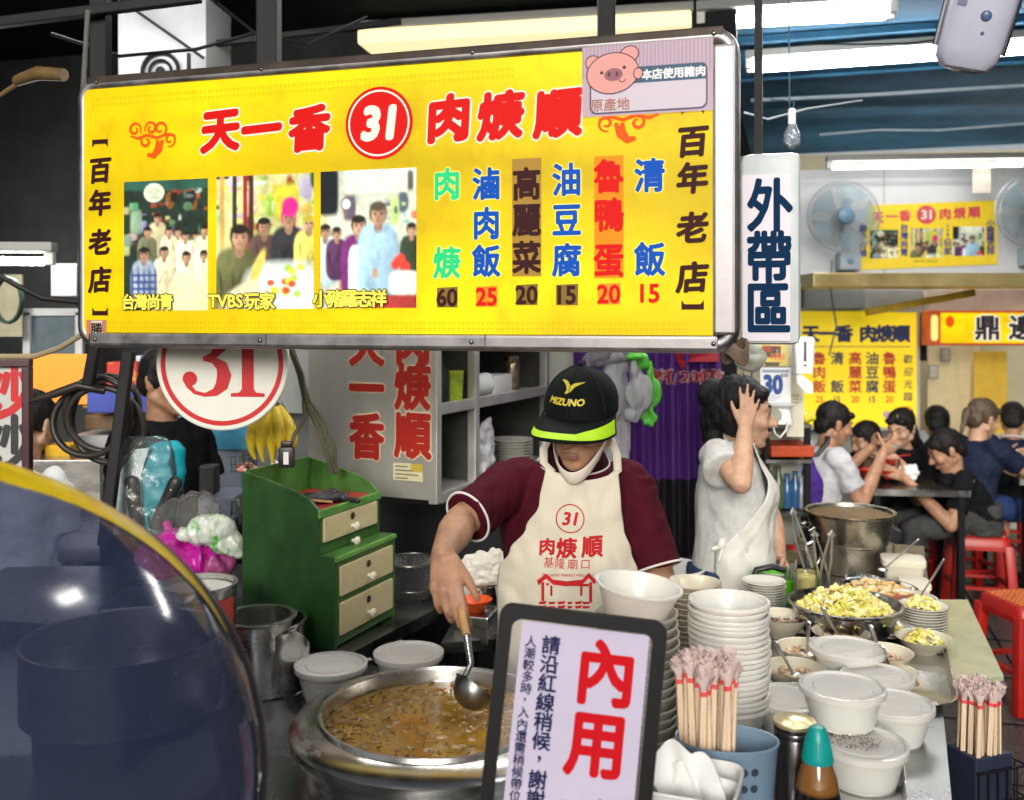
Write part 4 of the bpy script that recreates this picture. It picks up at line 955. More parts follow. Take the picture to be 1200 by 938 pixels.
for k in range(3):
    mb = MB(); mb.grid(lambda a, b: tis(a, b, k*1.7)+Vector((0, -.025+.025*k, -.012*k)), 24, 16); o = mb.build('tissue', TIS, loc=t.location, rz=R(-20)); tag(o, 'white paper tissue puffing out of the plastic box', 'tissue', 'paper tissues in the white box')

# ---- the black framed notice 內用
NO = P(562, 938, 1.5); ang = math.atan2(24, 226)
no = thing('notice_stand', 'black framed clear notice stand with pale lilac sheet reading 內用', 'notice', (NO.x, 1.5, NO.z)); no.rotation_euler = (R(-6), ang*.98, R(-3)); ppm = 1.5/1150
fw, fh, x0 = 200*ppm, .395, 0; zt = 226/math.cos(ang)*ppm; zb = zt-fh
fb = zt-fh/2; mb = MB(); o1, o2 = rrect_pts(fw, fh, .02, 6, fw/2, fb), rrect_pts(fw-.042, fh-.042, .016, 6, fw/2, fb); n = len(o1)
vs = [(x, 0, z) for x, z in o1]+[(x, 0, z) for x, z in o2]+[(x, .014, z) for x, z in o1]+[(x, .014, z) for x, z in o2]
fs = []
for i in range(n): j = (i+1) % n; fs += [(i, j, n+j, n+i), (2*n+i, 3*n+i, 3*n+j, 2*n+j), (i, 2*n+i, 2*n+j, j), (n+i, n+j, 3*n+j, 3*n+i)]
mb.add(vs, fs); mb.build('frame', M('satin_black', (.005, .005, .006), .5, var=.1, spec=.25), no, smooth=False)
mb = MB(); mb.prism(o2, .003, Matrix.Translation((0, .006, 0))); mb.build('clear_panel', film('acrylic', (.96, .96, .97), .06, (.8, .8, .85), .2, .06, 0), no, smooth=False)
L1 = lambda px, py: ((px-562)*ppm*math.cos(ang)-(938-py)*ppm*math.sin(ang)*1.0, (938-py)*ppm*math.cos(ang)+(px-562)*ppm*math.sin(ang))
pl, pt_ = L1(612, 733); pr_, _ = L1(764, 738); sheet_w = pr_-pl
mb = MB(); rect(mb, pl, zb+.025, pr_, pt_, .0045); mb.build('paper', M('lilac_paper', (.53, .48, .62), .8, var=.03), no, smooth=False)
NAV, RD2 = M('navy_print', (.01, .015, .07), .8, var=0), M('red_print2', (.52, .006, .012), .8, var=0)
mb = MB()
for ch, px, py in (('內', 711, 792), ('用', 699, 873)): a, b = L1(px, py); glyph(mb, ch, a, b, .093, off=.036, y=.0035, wx=.93)
mb.build('lettering', RD2, no, smooth=False)
def vline(s_, px0, py0, dp, sz, off):
    mb = MB(); a, b = L1(px0, py0)
    for i, ch in enumerate(s_):
        if ch == '，': c0, c1 = a-sz*.02, b-i*dp+sz*.15; disc(mb, c0, c1, sz*.10, None, .0035, 14); stroke(mb, [(c0+sz*.06, c1), (c0+sz*.03, c1-sz*.16), (c0-sz*.10, c1-sz*.28)], [sz*.13, sz*.10, sz*.02], .0034)
        else: glyph(mb, ch, a, b-i*dp, sz, off=off, y=.0035)
    mb.build('lettering', NAV, no, smooth=False)
vline('請沿紅線稍候，謝謝', 646, 761, .0288, .0265, .026); vline('人潮較多時，入內還需稍候帶位，請稍', 622, 757, .0178, .0165, .02)
mb = MB(); a, b = L1(695, 938); polyg(mb, [(a-.045, b-.008), (a+.012, b-.008), (a+.012, b-.021), (a+.042, b+.001)][0:0] or [(a-.05, b-.004), (a+.01, b-.004), (a+.008, b+.006), (a+.036, b-.010), (a+.012, b-.026), (a+.01, b-.016), (a-.05, b-.016)], .0035); mb.build('arrow', M('blue_print', (.0, .14, .55), .5), no, smooth=False)
mb = MB(); mb.box((fw/2, .06, zb-.002), (fw*.7, .14, .012), bev=.004); mb.bar((fw/2, .012, zb+.01), (fw/2, .03, zb-.01), .06, .012); mb.build('foot', M('satin_black'), no, smooth=False)

# ---- green drawer cabinet
FA = R(67.3); fx = Vector((math.cos(FA), math.sin(FA), 0)) # along the drawer fronts; the fronts face right
gc = thing('drawer_cabinet', 'old green stepped drawer cabinet with cream drawers on the side worktop', 'drawer cabinet', (-.448, 2.477, .86), FA)
GR = M('green_paint', (.048, .145, .026), .45, var=.4, vs=9, spots=.36, spotcol=(.03, .045, .02), spotscale=13, rvar=.14, bump=.15, bs=20); GRD = M('green_paint_shaded', (.022, .074, .018), .45, var=.4, vs=5, spots=.36, spotcol=(.012, .028, .01), spotscale=7, rvar=.14, bump=.15, bs=14); CRM = M('cream_paint', (.60, .52, .29), .5, var=.1, vs=10, spots=.36, spotcol=(.36, .28, .13), spotscale=10)  # second green is a darker copy, shade put into the near side panel
GL, GD, ST = .307, .285, .050 # width, depth, step; local x along the front, y into the cabinet
sideprof = [(0, 0), (GD, 0), (GD, .432), (.215, .418), (.12, .392), (.075, .372), (ST, .347), (ST, .232), (0, .232)]
for k, x in enumerate((0, GL-.012)):
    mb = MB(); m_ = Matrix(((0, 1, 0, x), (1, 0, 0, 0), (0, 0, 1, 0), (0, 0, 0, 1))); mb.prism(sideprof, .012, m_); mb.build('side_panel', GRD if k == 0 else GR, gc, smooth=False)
mb = MB(); mb.box((GL/2, GD-.006, .225), (GL-.026, .011, .42)); mb.build('back_panel', GR, gc, smooth=False)
mb = MB(); mb.box((GL/2, ST/2+.005, .224), (GL-.02, ST+.012, .014)); mb.box((GL/2, .006, .112), (GL-.026, .01, .212)); mb.box((GL/2, ST+.007, .285), (GL-.026, .011, .105)); mb.box((GL/2, .15, .006), (GL-.03, .28, .01)); mb.build('front_frame', GR, gc, smooth=False)
mb = MB(); mb.box((GL/2, ST-.001, .337), (GL-.002, .012, .02), bev=.002); mb.box((GL/2, -.002, .226), (GL-.002, .01, .012), bev=.002); mb.build('edge_strip', M('green_edge', (.10, .28, .05), .4, var=.3), gc, smooth=False)
mb = MB(); mb.box((GL/2, .17, .338), (GL-.026, .235, .008)); mb.build('red_top', M('red_lino', (.28, .02, .02), .5, var=.3), gc, smooth=False)
def drawer(z0, z1, y, knob=True, face=True):
    if face:
        mb = MB(); mb.box((GL/2, y-.004, (z0+z1)/2), (GL-.045, .008, z1-z0), bev=.002); d_ = mb.build('drawer', CRM, gc, smooth=False)
        m = MB(); zc = z0+(z1-z0)*.72; m.tube([(GL/2, y-.007, zc), (GL/2, y-.010, zc)], .0095, 16); m.build('keyhole_plate', M('dull_brass', (.12, .09, .05), .35, .8), d_); m = MB(); m.box((GL/2, y-.0105, zc), (.003, .002, .010)); m.build('keyhole', BLACK, d_)
    else: d_ = gc
    if knob:
        m = MB(); zc = z0+(z1-z0)*.3; m.lathe([(.005, 0), (.005, .008), (.011, .012), (.0115, .018), (.008, .021), (.001, .022)], c=(GL/2, y-.008, zc), m=Matrix.Rotation(R(90), 3, 'X'), seg=20); m.build('knob', M('knob_ivory', (.78, .74, .58), .25, var=.03), d_)
drawer(.130, .205, .001); drawer(.030, .112, .001); drawer(.262, .325, ST+.001)
drawer(.232, .262, ST+.001, face=False)
mb = MB()
for i in range(3): ring(mb, .06+.075*i, .392, .008, .011, y=.2945, seg=18); disc(mb, .06+.075*i, .392, .005, y=.2945)
m0 = mb.build('stamped_pattern', M('dark_green', (.02, .07, .012), .5), gc, smooth=False)
sg = gc.matrix_basis.copy(); gm = Matrix.Translation(gc.location) @ Matrix.Rotation(FA, 4, 'Z')
cl = MB()
for k in range(7): cl.cap((.03+.02*math.sin(k*2.1), .01*k-.03, .012+.004*(k % 3)), (-.04+.03*math.cos(k*1.7), .012*k-.05, .01), .009+.003*(k % 2), .008, seg=10)
cl.cap((-.06, .02, .01), (.09, -.04, .008), .010, .008)
o = link('black_clip', fuse(cl, 'black_clip', .0035, 1), BLACK); o.location = gm @ Vector((.15, .12, .342)); tag(o, 'tangle of black plastic clips lying on the red top of the green cabinet', 'clips')
mb = MB(); q = gm @ Vector((.10, .2, .35)); mb.tube([q, q+Vector((.12, -.06, .003))], .0035, 8); tag(mb.build('wooden_skewer', WOOD), 'thin wooden stick on the red cabinet top', 'stick')
# ================================================================ LEFT AND BACK OF THE STALL
def obj(name, mb, m, label, cat, group=None, smooth=True, loc=None, rz=None, kind=None, ang=38): return tag(mb.build(name, m, smooth=smooth, loc=loc, rz=rz, ang=ang), label, cat, group, kind)
CLEAR = film('clear_bag', (.97, .97, .97), .06, (.75, .75, .73), .3, .14, 1.0, 22)
# ---- stainless cupboard with red lettering
CO = Vector((-.24, 3.0, 1.139)); CA = R(-24)
cup = thing('steel_cupboard', 'hanging stainless cupboard with red lettering on its side and open shelves', 'cupboard', CO, CA) # local -x along the lettered side, +y into the depth of the shelves
cw, cd, chh = .46, .93, .62
mb = MB(); mb.box((-cw/2, .006, chh/2), (cw, .012, chh)); mb.build('side_panel', M('cupboard_steel', (.60, .58, .52), .36, .6, var=.14, vs=3, stretch=(1, 1, .25), bump=.05, bs=14, rvar=.12), cup, smooth=False)
mb = MB()
SHS = M('shelf_steel', (.55, .55, .51), .38, .6, var=.2, vs=6, rvar=.1)
for z in (.0, .268, .52): mb.box((-.17, cd/2+.012, z+.008), (.32, cd-.03, .016))
each(mb, 'shelf', SHS, cup, False)
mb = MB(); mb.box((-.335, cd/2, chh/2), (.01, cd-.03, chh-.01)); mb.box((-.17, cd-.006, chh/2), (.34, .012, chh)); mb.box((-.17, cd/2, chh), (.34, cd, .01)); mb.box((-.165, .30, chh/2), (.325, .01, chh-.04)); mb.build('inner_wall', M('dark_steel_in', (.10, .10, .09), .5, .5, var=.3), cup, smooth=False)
mb = MB()
for y in (.018, .285, cd-.02): mb.box((-.004, y, chh/2-.002), (.03, .032, chh+.02), bev=.003)
for z in (.002, .276): mb.box((-.002, cd/2, z), (.024, cd-.06, .035), bev=.003)
mb.build('frame', SHS, cup, smooth=False)
mb = MB(); mb.box((.002, .52, chh-.075), (.02, .5, .12), bev=.004); mb.build('yellow_fascia', M('yellow_film', (.55, .40, .01), .2, .3, var=.5, vs=16, bump=.8, bs=18), cup, smooth=False)
C_ = mapper(CO, CA); mo, mi = MB(), MB()
def cu(x, z, y): return Vector((x, y, z))
for s_, px, pys in (('天一香', 430, (402, 455, 511)), ('肉焿順', 484, (400, 453, 510))):
    for ch, py in zip(s_, pys):
        s, z = C_(px, py); glyph(mo, ch, s, z, .135, off=.078, y=-.0015, wx=.88); glyph(mi, ch, s, z, .135, off=.042, y=-.003, wx=.88)
mo.build('letter_outline', M('cream_vinyl', (.75, .6, .42), .5, var=0), cup, smooth=False); mi.build('lettering', M('red_vinyl', (.40, .02, .012), .45, var=.1), cup, smooth=False)
mb = MB(); a, z1 = C_(461, 542); b, z0 = C_(496, 565); rect(mb, a, z0, b, z1, -.002, (.62, .58, .36)); rect(mb, a+(b-a)*.6, z0+(z1-z0)*.55, b, z1, -.0025, (.5, .38, .05))
for i in range(4): rect(mb, a+.008, z1-.012-.012*i, a+(b-a)*(.5+.35*((i*7) % 3)/2), z1-.0085-.012*i, -.003, (.15, .13, .1))
mb.build('paper_note', paint('note_ink', 0, .6), cup, smooth=False)
mc = Matrix.Translation(CO) @ Matrix.Rotation(CA, 4, 'Z')
def in_cup(x, y, z): return mc @ Vector((x, y, z))
mb = MB(); mb.loft([((0, 0, 0), .05, .05), ((0, 0, .10), .055, .055)], power=8); obj('green_tin', mb, M('green_box', (.28, .36, .02), .4, var=.5, vs=20), 'yellow green box on the narrow cupboard shelf', 'box', loc=in_cup(-.06, .2, .285))
mb = MB(); mb.lathe([(.03, 0), (.03, .09), (.026, .11), (.012, .12), (.012, .14)], capt=True); obj('dark_bottle', mb, M('dark_glass', (.02, .02, .015), .1, var=0), 'dark bottle on the narrow top shelf of the cupboard', 'bottle', loc=in_cup(-.05, .14, .285))
mb = MB(); mb.box((0, 0, .035), (.08, .16, .07), bev=.01); obj('white_box', mb, WHITEP, 'white box on the middle cupboard shelf left of the flask', 'box', loc=in_cup(-.06, .56, .285), rz=CA)
mb = MB(); mb.tube([(0, -.07, .04), (0, .08, .04)], .04, 20); obj('paper_roll', mb, TIS, 'white paper roll lying on the middle cupboard shelf', 'paper roll', loc=in_cup(-.06, .42, .285), rz=CA)
mb = MB(); mb.lathe([(.028, 0), (.03, .004), (.03, .10), (.027, .105), (.029, .108), (.029, .128), (.024, .132)], capt=True); obj('flask', mb, M('bronze_flask', (.36, .29, .19), .25, .9), 'bronze metal flask on the middle cupboard shelf', 'flask', loc=in_cup(-.06, .72, .285))
# plates stacked on the lower shelf, and a bag
for k in range(7):
    o = link('plate', plate_me); o.location = in_cup(-.07, .74, .018+.011*k); o.scale = (1.25, 1.25, 1.1); tag(o, 'cream plate stacked on the lower cupboard shelf behind the cook', 'plate', 'plates on the cupboard shelf')
mb = MB(); mb.loft([((0, 0, 0), .065, .03), ((0, 0, .06), .075, .035), ((.01, .0, .13), .07, .02), ((.03, 0, .17), .04, .01), ((.05, 0, .2), .015, .008)]); o = link('white_bag', fuse(mb, 'white_bag', .006, 2, wrinkle=lambda c, n: noise.noise(c*28)*.012+noise.noise(c*70)*.004), film('white_film', (.9, .9, .9), .75, (.75, .75, .76), .25, .2, .6, 30)); o.location = in_cup(-.03, .40, .016); o.rotation_euler.z = CA+1.5; tag(o, 'white plastic bag on the lower cupboard shelf', 'bag')

# ---- round 31 sign
RO = P(260, 426, 2.46); rs = thing('round_sign', 'round white board sign with red rim and red 31 hanging under the big sign', 'sign', RO, R(-3)); rd = 79/1150*2.46
mb = MB(); mb.lathe([(rd-.003, 0), (rd, .003), (rd, .015), (rd-.003, .018)], m=Matrix.Rotation(R(-90), 3, 'X'), seg=80, capt=True); mb.build('board', M('sign_cream', (.78, .77, .69), .5, var=.04), rs)
mb = MB(); ring(mb, 0, 0, rd*.855, rd*.925, y=-.0015, seg=80); mb.build('red_rim', RED, rs, smooth=False)
mb = MB(); k = rd/79 # serif numerals drawn by hand: pixel offsets about the sign centre
f31 = lambda L: [(x*k, -y*k) for x, y in L]
o3 = f31([(-14, -34)]+[(-14+26*math.sin(R(t)), -2-22*math.cos(R(t))*0) for t in []])
stroke(mb, f31([(-42, -28), (-36, -38), (-24, -43), (-10, -41), (-1, -31), (-2, -19), (-10, -9), (-22, -5)]), [v*k for v in (11, 7, 5, 8, 14, 15, 9, 4)], -.002)
stroke(mb, f31([(-22, -5), (-10, -4), (0, 3), (3, 14), (0, 26), (-8, 34), (-20, 37), (-32, 34), (-39, 27), (-42, 19)]), [v*k for v in (4, 8, 14, 17, 15, 9, 4.5, 4.5, 6, 9)], -.0022)
disc(mb, -38*k, -18*k, 8.5*k, None, -.0024, 24); disc(mb, -37*k, 29*k, 8*k, None, -.0024, 24)
polyg(mb, f31([(12, -36), (33, -43), (38, -43), (38, 30), (41, 34), (51, 35), (51, 39), (11, 39), (11, 35), (21, 34), (24, 30), (24, -32), (12, -33)]), -.002)
mb.build('numeral', RED, rs, smooth=False)
mb = MB(); mb.bar((0, .022, -.02), (0, .022, rd+.25), .02, .006); mb.build('hanger_strip', BLKMET, rs, smooth=False)

# ---- hanging cable bundle right of the round sign
mb = MB()
for k in range(4):
    a = [P(338, 405, 2.62), P(352, 440, 2.64), P(356+k, 470, 2.66), P(372+k*2, 500, 2.68), P(384+k*2, 530, 2.7), P(392, 556, 2.72)]
    mb.tube([q+Vector((.006*math.sin(k*1.6+i), .006*k, .004*math.cos(k+i))) for i, q in enumerate(a)], .0055, 8)
mb.tube([P(356, 468, 2.66), P(357, 490, 2.66), P(345, 510, 2.65), P(338, 530, 2.64)], .006, 8)
obj('cable_bundle', mb, M('olive_cable', (.10, .095, .06), .5, var=.3), 'bundle of olive cables hanging between round sign and steel cupboard', 'cables')
# ---- bananas
BO = P(322, 472, 2.75); BAN = M('banana_skin', (.72, .52, .03), .45, var=.18, vs=14, spots=.27, spotcol=(.10, .05, .01), spotscale=34)
bt = thing('banana_bunch', 'bunch of yellow bananas with brown specks hanging from a string', 'bananas', BO)
for k in range(5):
    x = -.043+.022*k; mb = MB(); pts, rad = [], []
    for i in range(9):
        t = i/8; pts.append(Vector((x*(.3+1.0*math.sin(t*2.2)), -.012-.028*math.sin(t*2.6)-.008*(k % 2), -.012-.152*t+.012*abs(k-2)*t*.4))); rad.append(.004+.0155*math.sin(min(1, t*1.12+.1)*math.pi*.97)**.6 if t < .95 else .004)
    mb.tube(pts, rad, 10); mb.build('banana', BAN, bt)
mb = MB(); mb.ball((0, -.01, -.005), (.016, .012, .012)); mb.tube([(0, 0, 0), (0, 0, .2)], .003, 6); mb.build('stem', M('banana_stem', (.06, .045, .02), .7), bt)
mb = MB(); mb.add([P(330, 470, 2.82), P(350, 505, 2.8), P(344, 528, 2.8), P(325, 535, 2.82)], [(0, 1, 2, 3)]); o = mb.build('paper_tag', M('tag_paper', (.6, .57, .45), .7), smooth=False); tag(o, 'cream paper sheet hanging behind the bananas', 'paper')
mb = MB(); mb.box((0, 0, .03), (.042, .025, .055), bev=.006); mb.box((0, .0, .065), (.03, .018, .016), bev=.004); o = obj('black_adapter', mb, BLACK, 'black power adapter hanging in front of the bananas', 'adapter', loc=P(336, 549, 2.62)); 
mb = MB(); rect(mb, -.006, .012, .008, .045, -.0135); mb.build('label_sticker', WHITEP, o, smooth=False)
mb = MB(); mb.lathe([(.006, 0), (.012, .006), (.012, .014), (.006, .018), (.006, .024), (.011, .03), (.001, .032)], m=Matrix.Rotation(R(80), 3, 'Y')); obj('white_spool', mb, WHITEP, 'small white spool lying behind the green cabinet rim', 'spool', loc=P(318, 545, 2.74))
# wall behind there
mb = MB(); mb.box((0, 0, 0), (.30, .02, .34)); o = obj('grey_board', mb, M('pale_grey_panel', (.36, .38, .37), .5, var=.12), 'pale grey wall board behind the cables', 'wall board', loc=P(352, 430, 3.6), rz=YAW, smooth=False)
mb = MB(); mb.box((0, 0, 0), (.12, .02, .22)); obj('dark_board', mb, M('dark_green_panel', (.012, .02, .014), .5), 'dark green board left of the steel cupboard', 'wall board', loc=P(385, 430, 3.5), rz=YAW, smooth=False)
mb = MB(); mb.box((0, 0, 0), (.16, .03, .34)); obj('stone_board', mb, M('old_stone', (.30, .29, .24), .8, var=.6, vs=16, bump=.8, bs=40), 'rough stone coloured wall panel above the green cabinet', 'wall panel', loc=P(389, 520, 3.4), rz=YAW, smooth=False)
mb = MB(); mb.box((0, 0, 0), (.30, .02, .5)); obj('wall_board', mb, M('mid_grey', (.16, .17, .17), .5, var=.2), 'grey board behind the hanging bananas', 'wall board', loc=P(345, 520, 3.7), rz=YAW, smooth=False)
# wire basket with pink things
wbk = thing('wire_basket', 'small wire basket with pink and brown bits left of the bananas', 'basket', P(284, 553, 2.9)); mb = MB()
for k in range(6): mb.tube([(-.03+.012*k, 0, 0), (-.034+.0136*k, -.004, .045)], .0012, 6)
for z in (0, .022, .045): mb.tube([(-.036, -.003, z), (.04, -.003, z)], .0012, 6)
mb.build('wires', STEELD, wbk); heap(24, .03, .02, [(.5, .16, .16), (.2, .08, .05), (.6, .3, .25)], .006, .012, 91, .7).build('contents', FOOD, wbk, loc=(.004, .02, .004))

# ---- dark poles, coiled hose
post('thin dark pole leaning in front of the coiled hose', (P(151, 412, 2.74), P(122, 640, 2.66)), .030, name='leaning_pole', cat='pole')
post('short dark strap pole at the left end of the big sign', (P(113, 400, 2.72), P(103, 452, 2.72)), .028, name='hanging_pole', cat='pole')
hc = P(118, 492, 2.80); mb = MB(); pts = []
for k in range(120):
    a = k*.1885; r = .105+.012*math.sin(k*.08)+.010*math.sin(k*.31); pts.append(hc+Vector((r*math.cos(a)+.022*math.sin(k*.052), .02*math.sin(k*.11), r*.97*math.sin(a)+.010*math.cos(k*.07))))
mb.tube(pts, .0095, 10); mb.tube([hc+Vector((.02, -.02, .085)), hc+Vector((-.05, -.03, .10)), hc+Vector((-.12, -.03, .075)), hc+Vector((-.19, -.03, .055))], [.013, .014, .012, .007], 10)
obj('coiled_hose', mb, M('dark_rubber', (.028, .022, .018), .42, var=.3), 'coil of dark brown rubber hose hanging on a pole at the left', 'hose')
# ---- teal bag of cleavers in plastic
tg = thing('knife_bag', 'teal padded bag in clear plastic with black cleaver handles beside the pole', 'bag', P(170, 625, 2.78))
mb = MB(); mb.loft([((-.01, .02, 0), .085, .03), ((0, .02, .09), .088, .035), ((.025, .02, .17), .085, .034), ((.05, .02, .235), .058, .026), ((.058, .02, .262), .03, .014)], power=2.6)
link('padding', fuse(mb, 'teal_bag', .006, 3, wrinkle=lambda c, n: noise.noise(Vector((c.x*14, c.y*14, c.z*30)))*.008), M('teal_fabric', (.0, .26, .33), .45, var=.2, vs=9, bump=.3), tg)
mb = MB(); mb.prism([(-.10, 0), (-.01, 0), (.0, .1), (-.005, .17), (.02, .245), (-.02, .24), (-.055, .19), (-.085, .11)], .004, Matrix.Translation((.0, -.022, 0))); mb.build('printed_card', M('pale_blue_card', (.45, .55, .55), .5, var=.5, vs=22), tg, smooth=False)
for x, r_, z in ((-.012, -.10, .02), (.040, .45, .03)):
    mb = MB(); d = Vector((math.sin(r_)*.13, 0, math.cos(r_)*.13)); a = Vector((x, -.034, z)); mb.cap(a, a+d, .016, .020, flat=((0, 1, 0), .55)); h_ = mb.build('knife_handle', BLACK, tg)
    m = MB()
    for k in (.2, .5, .85): m.ball(a+d*k+Vector((0, -.0105, 0)), (.003, .0015, .003), seg=10, rings=6)
    m.build('rivet', STEEL, h_)
mb = MB(); mb.loft([((-.02, 0, -.005), .10, .055), ((0, 0, .12), .10, .05), ((.0, 0, .22), .085, .04), ((.01, .0, .275), .06, .012)], power=3); link('wrapper', fuse(mb, 'wrapper', .009, 2, wrinkle=lambda c, n: noise.noise(c*22)*.008), CLEAR, tg)
# ---- plastic bags heap: magenta, clear, green print
bp = P(214, 668, 2.72)
def bag(name, label, lob, m, wr=.012, vox=.0055, sc1=17, sc2=48):
    mb = MB()
    for c, r in lob: mb.ball(c, r, seg=18, rings=12)
    o = link(name, fuse(mb, name, vox, 3, wrinkle=lambda c, n: abs(noise.noise(Vector((c.x*1.5+c.z*.6, c.y, c.z*.6-c.x*.3))*sc1))*-wr*1.5-abs(noise.noise(c*sc2))*wr*.45+wr*.4), m); o.location = bp; return tag(o, label, 'bag', 'plastic bags heaped on the left worktop')
bag('plastic_bag', 'shiny magenta plastic bag lying under the clear bag beside the green cabinet', [((-.045, -.01, .035), (.085, .07, .062)), ((.03, 0, .03), (.075, .06, .055)), ((-.03, 0, .085), (.04, .04, .025)), ((-.045, .0, .11), (.010, .010, .03))], M('magenta_film', (.48, .012, .30), .22, var=.35, vs=18, bump=.9, bs=34, coat=.4), .02)
bag('plastic_bag', 'dull pink plastic bag under the green printed bag', [((.085, .01, .015), (.06, .055, .045)), ((.06, .02, .07), (.06, .045, .04))], M('dull_pink_film', (.34, .07, .20), .3, var=.4, vs=18, bump=.9, bs=34), .02)
bag('plastic_bag', 'clear crumpled plastic bag standing on the magenta bag', [((-.0, .02, .14), (.085, .06, .055)), ((.03, .02, .17), (.075, .05, .04)), ((-.05, .02, .12), (.05, .05, .06))], film('clear_bag2', (.96, .96, .95), .08, (.75, .74, .70), .12, .08, .8, 40), .022)
GP = M('green_print_bag', (.62, .68, .60), .3, var=0, spots=.46, spotcol=(.10, .42, .06), spotscale=17, bump=.7, bs=30)
bag('plastic_bag', 'white plastic bag with green leaf print drooping over the heap to the right', [((.085, -.02, .115), (.07, .05, .042)), ((.13, -.02, .075), (.048, .04, .035)), ((.04, -.02, .10), (.05, .03, .03)), ((.162, -.02, .055), (.022, .02, .018))], GP, .014)
mb = MB(); mb.lathe([(.10, 0), (.11, 0), (.115, .05), (.112, .05), (.1, .005)], seg=40); obj('black_tray', mb, BLACK, 'black tub under the plastic bags on the worktop', 'tub', loc=(bp.x-.07, bp.y+.10, .86))
mb = MB(); mb.box((0, 0, .03), (.40, .22, .06), bev=.01); obj('dark_crate', mb, M('dark_crate', (.03, .03, .04), .5, var=.3), 'low dark crate under the bags beside the steel tins', 'crate', loc=(bp.x+.0, bp.y+.02, .862), smooth=False)
# ---- tins and tubs in front
cn = G(232, 684, 1.075); t = thing('starch_tin', 'steel tin of white starch with red smiling face label', 'tin', (cn.x, cn.y, CZ), R(-4)); cr_ = .088
mb = MB(); mb.lathe([(cr_-.002, 0), (cr_, .003), (cr_, .268), (cr_+.003, .272), (cr_+.003, .277), (cr_-.002, .277), (cr_-.003, .01), (.01, .008)], seg=56); mb.build('body', STEEL, t)
mb = MB(); mb.lathe([(cr_-.003, .262), (.05, .268), (.02, .266), (.001, .269)], seg=40, capb=False); mb.build('starch', M('starch', (.76, .75, .68), .9, var=.03, bump=.5, bs=40), t)
lab = MB()
def cyl(x, z, y): a = R(-90)+x/cr_; r_ = cr_+.0006-y; return Vector((r_*math.cos(a), r_*math.sin(a), z))
def crect(x0, z0, x1, z1, y, col, n=8):
    for i in range(n): rect(lab, x0+(x1-x0)*i/n, z0, x0+(x1-x0)*(i+1)/n, z1, y, col, fn=cyl)
crect(.0, .08, .13, .235, 0, (.55, .06, .045)); crect(-.075, .08, -.002, .235, 0, (.55, .43, .22)); crect(.03, .205, .13, .25, -.0004, (.55, .06, .045), 6)
disc(lab, .062, .195, .019, .023, -.001, 24, (.62, .55, .42), fn=cyl); disc(lab, .062, .165, .007, .02, -.0008, 16, (.62, .55, .42), fn=cyl)
for q in (-.007, .007): disc(lab, .062+q, .199, .0028, None, -.0016, 10, (.05, .03, .02), fn=cyl)
stroke(lab, arc(.062, .194, .009, 200, 340, 8), .0022, -.0016, (.1, .03, .02), fn=cyl)
for i, ch in enumerate('太生'): glyph(lab, ch, .040+.044*i, .135, .036, off=.02, y=-.0012, col=(.75, .6, .35), fn=cyl)
for i in range(4): crect(.012, .088+.006*i, .11-.02*(i % 2), .091+.006*i, -.0008, (.7, .55, .3), 4)
lab.build('label', paint('tin_ink', 0, .35), t)
c = G(303, 722, .98); t = thing('steel_pot', 'small steel pot with inner sieve behind the starch tin', 'pot', (c.x, c.y, CZ)); mb = MB(); mb.lathe([(.07, 0), (.078, .01), (.08, .17), (.092, .18), (.092, .183), (.078, .182), (.075, .02), (.01, .015)], seg=48); mb.build('body', STEEL, t)
c = G(312, 810, CZ); t = thing('steel_tub', 'round steel tub with a curved guard plate left of the lidded bowls', 'tub', (c.x-.018, c.y+.05, CZ))
mb = MB(); mb.lathe([(.09, 0), (.098, .01), (.098, .15), (.104, .155), (.104, .16), (.096, .158), (.093, .02), (.01, .015)], seg=48); mb.build('body', STEELT, t)
mb = MB(); vs = []; n = 16
for i in range(n+1):
    a = R(-150+140*i/n); e_ = 1 if 2 < i < n-2 else .72+.1*min(i, n-i)
    for z in (0.004, .15*min(1, e_)): vs += [Vector((.116*math.cos(a), .116*math.sin(a), z)), Vector((.118*math.cos(a), .118*math.sin(a), z))]
fs = []
for i in range(n):
    b = 4*i; fs += [(b, b+4, b+6, b+2), (b+1, b+3, b+7, b+5), (b+2, b+6, b+7, b+3)]
mb.add(vs, fs); mb.build('guard_plate', STEELT, t)
bpx = G(178, 850, .93); t = thing('steel_cauldron', 'broad straight steel pot on a burner seen through the tinted windscreen', 'pot', (-.80, 2.02, CZ))
mb = MB(); mb.lathe([(.19, .10), (.195, .105), (.195, .24), (.199, .243), (.199, .247), (.19, .245), (.185, .12), (.01, .115)], seg=64); mb.build('body', STEEL, t)
mb = MB(); mb.lathe([(.16, 0), (.17, .02), (.17, .085), (.18, .095)], seg=48, capt=True); mb.build('burner', BLKMET, t)
